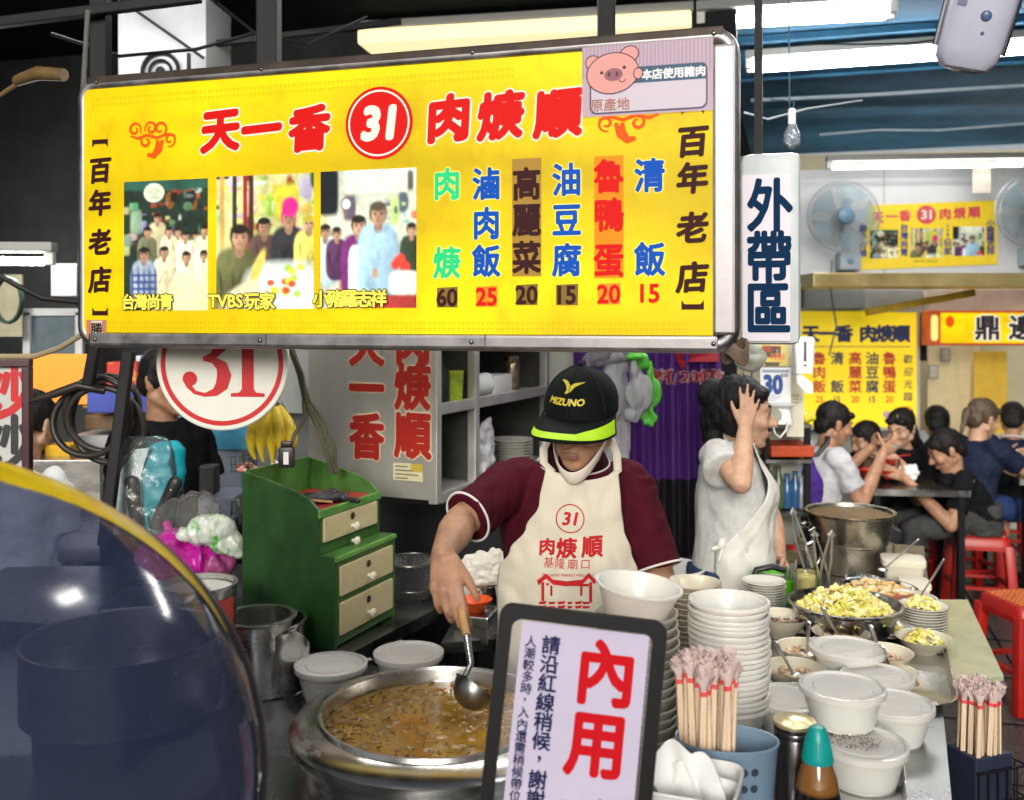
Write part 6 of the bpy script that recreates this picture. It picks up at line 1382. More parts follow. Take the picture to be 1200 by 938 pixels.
for i in range(len(L_)-1): quadp([L_[i], L_[i+1], (min(697, L_[i+1][0]), L_[i+1][1]+6), (max(631, L_[i][0]), L_[i][1]+6)])
for x, y0, y1, wd in ((636, 682, 704, 3.4), (646, 686, 698, 2.6), (681, 686, 698, 2.6), (692, 682, 706, 3.4)): quadp([(x-wd/2, y0), (x+wd/2, y0), (x+wd/2, y1), (x-wd/2, y1)])
quadp([(640, 683), (690, 684), (690, 687), (640, 686)])
for i, (x, wd) in enumerate(((636, 10), (647, 9), (658, 10), (668, 7), (678, 9), (687, 10))): 
    for k in range(2): quadp([(x-wd/2, 705+k*5), (x+wd/2, 704+k*5+(i % 2)), (x+wd/2-2, 707.5+k*5), (x-wd/2+1, 708+k*5)])
mb.build('apron_lettering', PRT, apo, smooth=False).location -= CB
# cap
cap_ = MB(); CAPM = M('cap_black', (.006, .009, .008), .8, var=.2, vs=20, bump=.3, bs=240)
def crown(th, ph, k=1): # th around from the front (towards the wearer's right positive), ph up from the rim
    return ck.p(.0885*k*math.cos(ph)*math.sin(th), -.006+.1055*k*math.cos(ph)*math.cos(th), .030+.097*k*math.sin(ph)*(1+.04*math.cos(th)))
cap_.grid(lambda u_, v_: crown(u_*2*math.pi, R(-9)+(v_*.998)*R(99)), 64, 18); cpo = link('cap', shift(cap_.mesh('cap', ang=80), CB), CAPM, cook)
cpo.modifiers.new('solid', 'SOLIDIFY').thickness = .003
mb = MB()
for k in range(6): mb.tube([crown(k*math.pi/3, R(2+86*j/14), 1.008) for j in range(15)], .0011, 5)
mb.ball(crown(0, math.pi/2, 1.005), .008)
mb.build('cap_seam', M('cap_seam', (.02, .028, .026), .7), cpo).location -= CB
def brim(th, r, dz=0):
    e_ = math.cos(th*.92); out = .086*max(0, e_)**.75*r; x = .0915*math.sin(th)*(1+.12*r); y = -.006+.1085*math.cos(th)+out
    return ck.p(x, y, .028-.030*(math.sin(th)**2)*(.35+.65*r)-.012*r-.006*r*r+dz)
mb = MB(); mb.grid(lambda u_, v_: brim(R(-82+164*u_), v_), 50, 10); bo = link('brim', shift(mb.mesh('brim', ang=80), CB), CAPM, cpo); bo.modifiers.new('solid', 'SOLIDIFY').thickness = .004
NEON = M('neon_green', (.42, .72, .01), .5, var=.1)
mb = MB(); mb.grid(lambda u_, v_: brim(R(-79+160*u_), (1-(.26+.60*max(0, .34-u_)**.7*1.5)*v_)*1.01, .0065), 50, 8); nb_ = link('brim_trim', shift(mb.mesh('brim_trim', ang=80), CB), NEON, cpo)
mb = MB()
def cfn(x, z, y): return crown(x, z, 1.012)
# ck.s points to the wearer's right = picture left, so angles run negative towards picture right
def lf(x, z, y): return crown(-x, z, 1.014)
word(mb, 'MIZUNO', -.06, .40, .150, off=.045, shear=.25, wx=1.30, fn=lf)
wing = [(-.34, .86), (-.16, .90), (-.06, .84), (.02, .76), (.14, .82), (.42, .90), (.22, .76), (.10, .70), (.02, .60), (-.10, .56), (-.04, .66), (-.10, .74), (-.24, .78), (-.14, .80)]
stroke(mb, [(-.46, .92), (-.28, .90), (-.14, .84), (-.02, .72)], [.01, .07, .11, .14], fn=lf); stroke(mb, [(-.12, .60), (.0, .70), (.18, .82), (.58, .88)], [.05, .15, .10, .01], fn=lf)
mb.build('cap_logo', M('gold_thread', (.75, .62, .06), .5, var=.05), cpo, smooth=False).location -= CB
# hair under the cap
mb = MB(); ck.ball(mb, 0, -.030, .005, (.081, .082, .062)); ck.ball(mb, -.066, -.005, .0, (.012, .03, .035)); ck.ball(mb, .066, -.005, .0, (.012, .03, .035)); link('hair', shift(fuse(mb, 'hair', .005, 1, bump=.003, bscale=110), CB), HAIR, cook)
# face mask pulled under the chin
mb = MB()
def mask(u_, v_):
    a = R(-95+190*u_); low = .024+.012*max(0, math.cos(a)); up_ = -.060-.076*max(0, math.cos(a))**1.3
    r = 1+.04*v_*(1-v_)*4; return ck.p(.069*math.sin(a)*r*(1-.12*v_), -.008+.100*math.cos(a)*r-.010*v_, up_+.03-low*v_)
mb.grid(mask, 44, 10); mo_ = link('face_mask', shift(mb.mesh('face_mask', ang=80), CB), M('mask_cloth', (.74, .66, .58), .8, var=.05, bump=.2, bs=60), cook); mo_.modifiers.new('solid', 'SOLIDIFY').thickness = .002
mb = MB()
for sx in (-1, 1): mb.tube([ck.p(.069*sx, -.012, -.045), ck.p(.080*sx, -.02, -.015), ck.p(.082*sx, -.035, .015)], .0016, 6)
each(mb, 'ear_loop', M('mask_cloth'), mo_, off=CB)

# ---------------------------------------------------------------- the woman with her hand raised
WBs = Vector((.78, 3.36, .012)); wom = thing('person', 'woman in white shirt and apron raising one hand to her forehead', 'person', WBs)
wh = Head(P(871, 484, 3.35), (.96, -.22, -.10), Z_, 1.0)
nk = P(858, 528, 3.36); sN = P(842, 533, 3.22); eN = P(868, 566, 3.06); wN = P(873, 503, 3.19); sF = Vector((nk.x+.03, 3.51, sN.z+.0)); eF = P(905, 606, 3.50); wF = P(914, 652, 3.42)
mb = MB(); wh.flesh(mb); mb.cap(nk+Vector((0, 0, -.02)), wh.p(0, -.02, -.06), .050, .047)
tw = [((.735, 3.36, .78), .115, .155), ((.745, 3.36, .93), .100, .135), ((.755, 3.36, 1.08), .105, .14), ((.745, 3.36, 1.2), .085, .15), ((.735, 3.36, 1.26), .05, .09)]
mb.loft(tw); arm(mb, sN, eN, wN, .86); arm(mb, sF, eF, wF, .82)
hand(mb, wN, (.20, .20, .95), (-.15, -1, .1), (-1, -.1, .2), curls=(.16, .14, .20, .26), spread=.13, tcurl=.1, tout=.42, k=.78)
hand(mb, wF, (.35, -.45, -.6), (.4, .2, .6), (.2, -1, 0), curls=(.3, .35, .35, .4), k=.9)
mb.cap((.74, 3.29, .8), (.74, 3.29, .1), .07, .04); mb.cap((.74, 3.43, .8), (.74, 3.43, .1), .07, .04)
link('body', shift(fuse(mb, 'body', .0055, 3), WBs), SKINF, wom); wh.features(wom, WBs, lip=(.30, .12, .10))
mb = MB(); mb.loft([((.735, 3.36, .80), .130, .172), ((.742, 3.36, .93), .118, .155), ((.752, 3.36, 1.08), .124, .156), ((.745, 3.36, 1.19), .102, .162), ((.738, 3.36, 1.25), .074, .12), ((.735, 3.36, 1.285), .056, .068)])
mb.ball(sN+Vector((0, .03, -.005)), (.06, .058, .056)); mb.ball(sF+Vector((0, -.03, -.005)), (.055, .055, .055)); mb.frus(sN, sN+(eN-sN)*.50+Vector((-.01, 0, -.012)), .062, .074); mb.frus(sF, sF+(eF-sF)*.6, .055, .056)
def fold2(c, n): return nz((c.x, c.y, c.z*.5), 13, 3)*.011+nz((c.x, c.y, c.z), 34, 8)*.004-.010*abs(nz((c.x+c.z*.5, c.y+c.z*.4, c.z-c.x*.6), 16, 6))+.003
WSH = M('white_knit', (.58, .58, .57), .8, var=.10, vs=60, bump=.35, bs=200)
link('tshirt', shift(fuse(mb, 'tshirt', .0065, 4, wrinkle=lambda c, n: nz((c.x, c.y, c.z*.5), 11, 3)*.010-.009*max(0, nz((c.x*1.5+c.z*.8, c.y, c.z*.6), 15, 9))), WBs), WSH, wom)
mb = MB() # apron wrapping the front and her near side
def wap(u_, v_):
    z = 1.275-.69*v_; 
    for (a, b) in zip(tw, tw[1:]): pass
    cx, rx, ry = .752, .138, .168
    if z > 1.08: t = (z-1.08)/.2; cx, rx, ry = .752-.012*t, .142-.062*t, .168-.03*t
    elif z < .93: t = min(1, (.93-z)/.2); cx, rx, ry = .745-.005*t, .142+.02*t, .170+.03*t
    amax = 34+92*min(1, max(0, (1.275-z)/.34))**1.9; rx += .030*math.exp(-((z-1.13)/.07)**2); a = R(-amax+2*amax*u_); fld = .012*math.sin(a*7+z*16)*min(1, max(0, (1.08-z)*4))+.010*nz((a*1.3+z*2, z*3, 0), 3)-.010*abs(nz((a*2-z*6, z*4, 3), 2))
    sag = -.05*(abs(u_-.5)*2)**2*0
    return Vector((cx+(rx+fld)*math.cos(a), 3.36+(ry+fld)*math.sin(a), z))
mb.grid(wap, 56, 60); me = mb.mesh('apron', ang=80); wa_ = link('apron', shift(me, WBs), M('white_apron', (.72, .70, .65), .85, var=.10, vs=6, bump=.25, bs=140), wom); wa_.modifiers.new('solid', 'SOLIDIFY').thickness = .003
mb = MB(); mb.tube([wap(0.02, 0), P(852, 520, 3.27), P(850, 512, 3.33), P(850, 512, 3.40), wap(.98, 0)], .010, 8, flat=.4); q = wap(0, .46); mb.ball(q+Vector((-.008, 0, 0)), (.016, .014, .02)); mb.cap(q, q+Vector((-.02, -.01, -.05)), .009, .006); mb.cap(q, q+Vector((-.035, 0, -.015)), .010, .007)
mb.build('apron_tie', M('white_apron'), wa_).location -= WBs
mb = MB(); mb.loft([((.735, 3.36, .74), .14, .175), ((.735, 3.36, .86), .135, .17)]); mb.cap((.735, 3.28, .8), (.735, 3.28, .12), .085, .055); mb.cap((.735, 3.44, .8), (.735, 3.44, .12), .085, .055); link('jeans', shift(fuse(mb, 'jeans', .01, 3), WBs), M('denim', (.035, .06, .12), .8, var=.35, vs=30), wom)
mb = MB()
for y in (3.28, 3.44): mb.cap((.71, y, .05), (.84, y, .042), .04, .035, flat=((0, 0, 1), .8))
each(mb, 'shoe', BLACK, wom, off=WBs)
mb = MB(); B = wh.ball
B(mb, 0, -.022, .040, (.088, .096, .090)); B(mb, 0, -.075, .005, (.076, .055, .08)); B(mb, 0, -.10, -.03, (.055, .042, .07)); B(mb, .05, -.03, -.02, (.035, .05, .06)); B(mb, 0, -.11, .065, (.05, .045, .045)); B(mb, .02, -.125, .05, (.035, .035, .045)); B(mb, -.05, -.03, -.02, (.035, .05, .06)); B(mb, .035, .05, .072, (.04, .03, .024)); B(mb, -.03, .05, .074, (.04, .03, .022)); B(mb, 0, -.09, -.09, (.05, .04, .05))
def hairw(c, n): return nz((c.x*1.6, c.y*1.6, c.z*.45), 60, 2)*.0045+nz((c.x, c.y, c.z*.6), 22, 5)*.004
link('hair', shift(fuse(mb, 'hair', .0055, 1, wrinkle=hairw), WBs), HAIR, wom)
def strands(h, n, seed, base, par, mat_, L=(.05, .12), low=-.5):
    q = random.Random(seed); m = MB()
    for k in range(n):
        th, ph = q.uniform(-2.6, 2.6), q.uniform(low, 1.3); r0 = Vector((math.sin(th)*math.cos(ph)*.088, -.02-math.cos(th)*math.cos(ph)*.10, .04+.09*math.sin(ph))); d = Vector((q.uniform(-.4, .4)+r0.x*4, -.5+q.uniform(-.5, .5), -.7+q.uniform(-.3, .9))).normalized(); l = q.uniform(*L)
        pts = [h.p(*(r0*.97+d*l*t+Vector((r0.x, r0.y+.02, 0))*(.9*t*(1-t)))) for t in (0, .33, .66, 1)]; m.tube(pts, [.0011, .0011, .0009, .0004], 5)
    o = link('loose_hair', shift(m.mesh('loose_hair'), base), mat_, par); o['kind'] = 'stuff'
strands(wh, 90, 3, WBs, wom, HAIR, (.03, .07))

# ---------------------------------------------------------------- people at the tables and on the left
def seated(label, hp, Yd, yaw, lean, shirt, hair='short', trous=None, arms='bowl', hk=1.0, skin=SKIN, look=None, haircol=HAIR, legskin=False, shoes=None, lower=True, vox=.008):
    f0 = Vector((math.cos(R(yaw)), math.sin(R(yaw)), 0)); s0 = f0.cross(Z_); Hc = P(hp[0], hp[1], Yd); lf_ = (f0*math.cos(R(look if look is not None else -18))+Z_*math.sin(R(look if look is not None else -18))); h = Head(Hc, lf_, Z_, hk)
    nk = Hc-f0*.045-Z_*.135; pz = .56; Lt = (nk.z-pz); pel = nk-f0*math.tan(lean)*Lt; pel.z = pz; base = Vector((pel.x, pel.y, .012)); t = thing('person', label, 'person', base)
    tl = lambda a: pel.lerp(nk, a); yw = math.atan2(s0.y, s0.x); sw = .165*hk; S = {1: tl(.90)+s0*sw, -1: tl(.90)-s0*sw}; mb, cl_ = MB(), MB(); h.flesh(mb); mb.cap(nk, h.p(0, -.02, -.05), .055, .05)
    rg = [(tl(.0), .155, .11), (tl(.3), .145, .105), (tl(.62), .165, .11), (tl(.84), .165, .10), (tl(.96), .09, .07), (tl(1.02), .055, .055)]
    cl_.loft([(c, a*1.06+.008, b*1.1+.008, yw) for c, a, b in rg]); E, Wr = {}, {}
    for sg in (1, -1):
        if arms == 'bowl': E[sg] = S[sg]+s0*sg*.05+f0*.10-Z_*.23; Wr[sg] = Hc+f0*.25+s0*sg*.075-Z_*.15
        elif arms == 'table': E[sg] = S[sg]+s0*sg*.06+f0*.12-Z_*.22; Wr[sg] = E[sg]+f0*.2-s0*sg*.06+Z_*.05; 
        elif arms == 'reach': E[sg] = S[sg]+f0*.20-Z_*.14+s0*sg*.02; Wr[sg] = E[sg]+f0*.24+Z_*.03
        else: E[sg] = S[sg]+s0*sg*.03-Z_*.27-f0*.03; Wr[sg] = E[sg]+f0*.2-Z_*.08
        if arms != 'none': arm(mb, S[sg], E[sg], Wr[sg], .92); hand(mb, Wr[sg], f0*.8+Z_*.35-s0*sg*.3, s0*sg+Z_*.2-f0*.1, Z_-f0*.2, curls=(.45, .5, .5, .5), k=.95)
        cl_.ball(S[sg]-s0*sg*.02, .068); cl_.frus(S[sg], S[sg]+(E[sg]-S[sg])*.66, .062, .064)
    mb.loft([(c, a*.9, b*.9, yw) for c, a, b in rg]); K, A = {}, {}
    tr_ = MB(); sh = MB()
    for sg in (1, -1):
        hip = pel+s0*sg*.085; K[sg] = hip+f0*.40+s0*sg*.03; K[sg].z = .50; A[sg] = K[sg]-f0*.03+s0*sg*.01; A[sg].z = .10
        if lower:
            mb.cap(K[sg], A[sg], .05, .035); mb.cap(A[sg], A[sg]+f0*.12-Z_*.04, .034, .026)
            tr_.cap(hip, K[sg], .085, .066)
            if not legskin: tr_.cap(K[sg], A[sg], .066, .05)
            sh.cap(A[sg]-f0*.03-Z_*.045, A[sg]+f0*.16-Z_*.058, .042, .034, flat=((0, 0, 1), .85))
    tr_.loft([(pel-Z_*.09, .16, .13, yw), (pel+Z_*.08, .16, .12, yw)])
    link('body', shift(fuse(mb, 'body', vox*.8, 2), base), skin, t); h.features(t, base, open_=.4)
    link('shirt', shift(fuse(cl_, 'shirt', vox, 2, wrinkle=fold2), base), shirt, t)
    link('trousers', shift(fuse(tr_, 'trousers', vox*1.2, 2, wrinkle=fold2), base), trous or M('dark_trousers'), t)
    if lower:
        so_ = link('shoe', shift(sh.mesh('shoe'), base), shoes or BLACK, t)
        if shoes:
            st = MB()
            for sg in (1, -1):
                for k in range(3):
                    for sd in (1, -1): c0 = A[sg]+f0*(.045+.028*k)+s0*sd*.033-Z_*.028; st.bar(c0, c0+f0*.022-Z_*.03+s0*sd*.006, .010, .004)
                m2 = MB()
            link('shoe_stripe', shift(st.mesh('shoe_stripe', False), base), BLACK, so_)
    mb = MB(); B = h.ball; B(mb, 0, -.020, .040, (.083, .097, .087)); B(mb, .056, -.01, .01, (.026, .04, .04)); B(mb, -.056, -.01, .01, (.026, .04, .04)); B(mb, 0, -.07, -.02, (.066, .042, .06)); B(mb, .03, .055, .068, (.04, .026, .022)); B(mb, -.03, .055, .068, (.04, .026, .022))
    if hair == 'pony': B(mb, 0, -.115, .02, (.025, .03, .025)); mb.cap(h.p(0, -.135, .01), h.p(.01, -.15, -.13), .026*hk, .012*hk)
    if hair == 'long': B(mb, .055, -.04, -.07, (.03, .05, .08)); B(mb, -.055, -.04, -.07, (.03, .05, .08)); B(mb, 0, -.075, -.08, (.06, .04, .08))
    link('hair', shift(fuse(mb, 'hair', .007, 1, wrinkle=hairw), base), haircol, t); return t, base, Wr, h, A
GREYSH = M('grey_white_knit', (.50, .50, .52), .8, var=.12, bump=.2); BLKSH = M('black_knit', (.008, .008, .010), .9, var=.3); NVYSH = M('navy_knit', (.014, .020, .045), .8, var=.3); CHAR = M('charcoal_trousers', (.05, .052, .052), .8, var=.3)
d1 = seated('young man in pale grey polo with bag strap eating at the near dark table', (978, 497), 5.45, 8, .22, GREYSH, arms='bowl', skin=SKIN)
mb = MB(); q = P(962, 528, 5.29); mb.tube([q+Vector((.05, .04, .07)), q+Vector((.03, -.01, .04)), q+Vector((-.03, -.03, -.02)), q+Vector((-.11, -.03, -.03))], .016, 8, flat=.4); tag(mb.build('bag_strap', BLACK), 'dark shoulder strap on the young man in the pale grey polo', 'strap')
mb = MB(); mb.loft([((0, 0, 0), .05, .05), ((0, 0, .10), .06, .05), ((-.015, 0, .22), .03, .03), ((-.03, 0, .30), .012, .012)]); o = link('purple_bag', fuse(mb, 'purple_bag', .008, 2, wrinkle=fold2), M('purple_cloth', (.06, .025, .20), .7, var=.2)); o.location = P(952, 590, 5.2); tag(o, 'purple cloth bag hanging behind the young man in pale grey', 'bag')
d2 = seated('person in black bending low behind the young man in pale grey', (1014, 516), 6.35, 200, .45, BLKSH, arms='none', lower=False)
d3 = seated('woman in black facing us, bringing red chopsticks to her mouth', (1056, 502), 6.2, 222, .30, BLKSH, hair='long', arms='bowl', skin=SKINF)
d4 = seated('man in black with striped white sneakers leaning over the near dark table', (1108, 528), 5.65, 174, .52, BLKSH, arms='bowl', skin=SKIN, trous=CHAR, shoes=M('white_leather', (.7, .7, .68), .4), look=-30)
d5 = seated('dark haired person with back turned behind the leaning man', (1098, 497), 6.75, 70, .2, BLKSH, arms='none', lower=False)
d6 = seated('woman with light brown ponytail and dark blue shorts seen from behind at right', (1152, 491), 6.05, 20, .18, NVYSH, hair='pony', arms='reach', skin=SKINF, trous=M('blue_shorts', (.02, .04, .12), .8), haircol=M('brown_hair', (.09, .06, .035), .5, var=.4, vs=40, bump=.8, bs=90), legskin=True)
d7 = seated('person in navy top with white collar line at the far right table', (1187, 492), 6.9, 62, .2, NVYSH, arms='none', lower=False)
mb = MB(); q = d7[3]; mb.tube([q.p(.075*math.cos(k*.3142), -.035+.06*math.sin(k*.3142), -.135) for k in range(20)], .006, 8, closed=True); mb.build('collar_line', M('stripe_white'), d7[0]).location -= d7[1]
# stools under the diners
def stool(label, loc, rz=0, k=1):
    t = thing('plastic_stool', label, 'stool', loc, rz, 'red plastic stools'); RP = M('red_plastic', (.38, .012, .008), .38, var=.12)
    mb = MB(); mb.loft([((0, 0, .40), .150, .150), ((0, 0, .44), .146, .146), ((0, 0, .452), .138, .138), ((0, 0, .455), .12, .12)], power=7, seg=40); mb.build('seat', RP, t)
    mb = MB()
    for i in range(-4, 5): mb.bar((-.12, .026*i, .456), (.12, .026*i, .456), .006, .004); mb.bar((.026*i, -.12, .457), (.026*i, .12, .457), .006, .004)
    mb.build('seat_grid', M('grid_tan', (.62, .20, .06), .5), t, smooth=False)
    for sx, sy in ((-1, -1), (1, -1), (1, 1), (-1, 1)):
        mb = MB(); mb.bar((.128*sx, .128*sy, .41), (.158*sx, .158*sy, 0), .052, .052, bev=.012); mb.build('leg', RP, t)
    mb = MB()
    for z, e_ in ((.17, .145), (.39, .135)):
        for a, b in (((-e_, -e_), (e_, -e_)), ((e_, -e_), (e_, e_)), ((e_, e_), (-e_, e_)), ((-e_, e_), (-e_, -e_))): mb.bar((*a, z), (*b, z), .028, .018)
    mb.build('rail', RP, t, smooth=False); t.scale = (k, k, k); return t
s0_ = stool('red plastic stool with gridded seat standing empty at the right edge', (G(1195, 822, 0).x+.02, 4.32, .012), R(10))
for d, lab in ((d1, 'red stool under the young man in pale grey polo'), (d4, 'red stool under the leaning man in black'), (d6, 'red stool under the ponytailed woman'), (d3, 'red stool under the woman facing us'), (d7, 'red stool under the person in navy top')):
    o = dup(s0_, (d[1].x, d[1].y, .012), R(random.uniform(-20, 20)), lab)
# tables
def table(label, quad_, z=.75):
    c = Vector((sum(q[0] for q in quad_)/4, sum(q[1] for q in quad_)/4, .012)); t = thing('dining_table', label, 'table', c); mb = MB(); mb.slab([(x-c.x, y-c.y) for x, y in quad_], z-.045, z-.012)
    mb.build('table_top', M('table_black', (.012, .013, .015), .2, var=.3), t, smooth=False); mb = MB()
    for a, b in zip(quad_, quad_[1:]+quad_[:1]): mb.bar((a[0]-c.x, a[1]-c.y, z-.028), (b[0]-c.x, b[1]-c.y, z-.028), .01, .035)
    mb.build('edge_band', STEELD, t, smooth=False)
    for x, y in quad_:
        mb = MB(); p = Vector((x-c.x, y-c.y, 0))*.86; mb.bar((p.x, p.y, 0), (p.x, p.y, z-.046), .035); mb.build('leg', BLKMET, t, smooth=False)
    return t
table('dark glossy table where the man in pale grey eats', [(1.98, 5.42), (2.50, 5.36), (2.66, 6.02), (2.10, 6.1)])
table('dark table at the right edge behind the ponytailed woman', [(2.98, 5.75), (3.7, 5.65), (3.8, 6.5), (3.1, 6.6)])
def tz(px, py): p = G(px, py, .75); return p
mb = MB(); mb.lathe([(.03, 0), (.035, .004), (.06, .05), (.062, .05), (.034, .008), (.005, .006)], seg=30); bm_ = mb.mesh('bowl')
for px, py, c_, lab in ((1018, 560, M('red_melamine', (.55, .03, .02), .3), 'red bowl on the near dark table'), (1040, 559, M('green_melamine', (.03, .25, .06), .3), 'green bowl on the near dark table'), (1056, 558, CERAMW, 'pale bowl on the near dark table')):
    m2 = bm_.copy(); m2.materials.append(c_); p = tz(px, py); o = link('bowl', m2); o.location = (p.x, p.y, .75); tag(o, lab, 'bowl')
mb = MB(); mb.lathe([(.03, 0), (.035, .004), (.07, .045), (.072, .045), (.034, .008), (.005, .006)], seg=30); o = obj('bowl', mb, M('red_melamine'), 'red bowl held up by the woman facing us', 'bowl', loc=P(1040, 545, 5.98))
mb = MB(); mb.loft([((0, 0, 0), .03, .03), ((.01, 0, .05), .045, .03), ((0, 0, .10), .04, .02)]); o = link('paper_napkin', fuse(mb, 'paper_napkin', .007, 1, wrinkle=lambda c, n: noise.noise(c*45)*.018), TIS); o.location = tz(1066, 566)+Vector((0, 0, .0)); tag(o, 'crumpled white napkin on the near dark table', 'napkin')
mb = MB(); q = P(1032, 538, 5.95); mb.bar(q, q+Vector((.2, .05, .02)), .010, .006); obj('chopsticks', mb, M('red_melamine'), 'red chopsticks held by the woman facing us', 'chopsticks', smooth=False)
mb = MB(); mb.lathe([(.02, 0), (.025, .004), (.06, .055), (.062, .055), (.025, .008), (.005, .006)], seg=30); q = (d1[2][1]+d1[2][-1])/2; obj('bowl', mb, CERAMW, 'white bowl held by the young man in pale grey polo', 'bowl', loc=q+Vector((.07, 0, -.02)))
mb = MB(); q = (d4[2][1]+d4[2][-1])/2; mb.lathe([(.02, 0), (.025, .004), (.06, .055), (.062, .055), (.025, .008), (.005, .006)], seg=30); obj('bowl', mb, M('red_melamine'), 'red bowl held by the leaning man in black', 'bowl', loc=q+Vector((-.07, 0, -.02)))

# left: woman in white seen from behind, person in black by the fridge
def standing(label, hp, Yd, yaw, shirt, hair, skin, pose, trous=None):
    f0 = Vector((math.cos(R(yaw)), math.sin(R(yaw)), 0)); s0 = f0.cross(Z_); Hc = P(hp[0], hp[1], Yd); h = Head(Hc, f0-Z_*.2, Z_, 1.0); nk = Hc-f0*.03-Z_*.14; base = Vector((nk.x, nk.y, .012)); t = thing('person', label, 'person', base); yw = math.atan2(s0.y, s0.x)
    zz = lambda a: Vector((nk.x, nk.y, nk.z*a)); mb, cl_ = MB(), MB(); h.flesh(mb); mb.cap(nk, h.p(0, -.02, -.05), .055, .05); rg = [(zz(.60), .155, .11), (zz(.75), .145, .105), (zz(.88), .165, .11), (zz(.95), .165, .09), (zz(.985), .09, .07), (zz(1.0), .055, .055)]
    mb.loft([(c, a*.9, b*.9, yw) for c, a, b in rg]); cl_.loft([(c, a*1.07+.01, b*1.12+.01, yw) for c, a, b in rg])
    for sg in (1, -1):
        S_ = zz(.95)+s0*sg*.165; E_ = S_+pose[0 if sg > 0 else 1][0]; Wr_ = E_+pose[0 if sg > 0 else 1][1]; arm(mb, S_, E_, Wr_, .9); hand(mb, Wr_, (Wr_-E_)*3-Z_*.1, Z_*.6+s0*sg*.6, f0+Z_*.3-s0*sg*.3, curls=(.5, .6, .6, .6), k=.95); cl_.ball(S_-s0*sg*.02, .068); cl_.frus(S_, S_+(E_-S_)*.62, .062, .066)
    tr_ = MB(); tr_.loft([(zz(.5), .165, .12, yw), (zz(.64), .16, .12, yw)])
    for sg in (1, -1): tr_.cap(zz(.55)+s0*sg*.085, Vector((nk.x, nk.y, .1))+s0*sg*.09, .085, .055); mb.cap(zz(.5)+s0*sg*.085, Vector((nk.x, nk.y, .08))+s0*sg*.09, .05, .035)
    sh = MB()
    for sg in (1, -1): a = Vector((nk.x, nk.y, .055))+s0*sg*.09; sh.cap(a-f0*.04, a+f0*.15-Z_*.006, .042, .036, flat=((0, 0, 1), .85))
    link('body', shift(fuse(mb, 'body', .007, 2), base), skin, t); h.features(t, base); link('shirt', shift(fuse(cl_, 'shirt', .008, 2, wrinkle=fold2), base), shirt, t); link('trousers', shift(fuse(tr_, 'trousers', .01, 2), base), trous or M('dark_trousers'), t); link('shoe', shift(sh.mesh('shoe'), base), BLACK, t)
    mb = MB(); B = h.ball; B(mb, 0, -.020, .040, (.083, .097, .087)); B(mb, 0, -.07, -.02, (.066, .042, .06)); B(mb, .056, -.01, .01, (.026, .04, .04)); B(mb, -.056, -.01, .01, (.026, .04, .04)); B(mb, 0, .055, .068, (.06, .026, .022))
    if hair == 'long': B(mb, 0, -.085, -.06, (.06, .04, .1)); B(mb, .03, -.10, -.1, (.04, .03, .06))
    link('hair', shift(fuse(mb, 'hair', .007, 1, wrinkle=hairw), base), HAIR, t); return t
standing('woman with dark hair in a white shirt seen from behind at the far left', (36, 497), 3.55, 78, M('white_shirt', (.66, .68, .70), .8, var=.06), 'long', SKINF, ((Vector((.04, .02, -.27)), Vector((0, .18, .02))), (Vector((-.06, .02, -.27)), Vector((0, .2, .02)))))
standing('person in black shirt half hidden by the round sign, hand reaching right', (197, 446), 3.45, -25, BLKSH, 'short', SKIN, ((Vector((.02, -.02, -.28)), Vector((.2, -.05, -.02))), (Vector((.07, .0, -.26)), Vector((.15, .06, .03)))))
# ================================================================ RIGHT SIDE
def board(name, label, cat, a, b, y, yaw, mface, th=.03, emit=None, parts=None):
    """an upright panel seen between photo corners a (top left) and b (bottom right); its left edge stands y metres away"""
    o = P(a[0], b[1], y); f = mapper(o, yaw); s, z = f(b[0], a[1] if parts is None else a[1]); _, zt = f(a[0], a[1]); t = thing(name, label, cat, o, yaw); return t, f, s, zt
# ---- takeaway area light box 外帶區
TO = P(868, 404, 2.42); tf = mapper(TO, YAW); sx, _ = tf(938, 300); _, tz1 = tf(868, 187)
tk = thing('takeaway_sign', 'tall white light box with dark blue vertical lettering beside the big sign', 'sign', TO, YAW)
mb = MB(); mb.box((sx/2, .07, tz1/2+.008), (sx, .12, tz1+.016), bev=.02); mb.build('light_box', M('box_white', (.58, .62, .64), .4, var=.1, spots=.27, spotcol=(.32, .34, .33), spotscale=9), tk)
mb = MB(); a0, z1 = tf(869, 205); a1, z0 = tf(926, 403); rect(mb, a0+.002, z0+.006, a1, z1, y=.0085); mb.build('face', M('pale_pink_acrylic', (.66, .60, .66), .4, var=.06, vs=2, emit=.16), tk, smooth=False)
mb = MB()
for ch, px, py in (('外', 902, 240), ('帶', 901, 301), ('區', 900, 361)): s, z = tf(px, py); glyph(mb, ch, s, z, .122, off=.032, y=.0065, wx=.82)
mb.build('lettering', M('teal_navy', (.004, .030, .085), .8, var=0), tk, smooth=False)
mb = MB(); mb.bar((.04, .07, tz1), (.04, .07, tz1+.9), .02); mb.build('hanger', BLKMET, tk, smooth=False)
# wadded cloth and things under it
mb = MB(); mb.ball((0, 0, 0), (.05, .03, .042)); mb.ball((-.02, 0, .03), (.03, .025, .02)); o = link('cloth_bundle', fuse(mb, 'cloth_bundle', .005, 2, wrinkle=lambda c, n: noise.noise(c*40)*.008), M('grey_green_cloth', (.50, .52, .44), .8, var=.2)); o.location = P(880, 420, 3.0); tag(o, 'pale cloth bundle hanging under the tall light box', 'cloth')
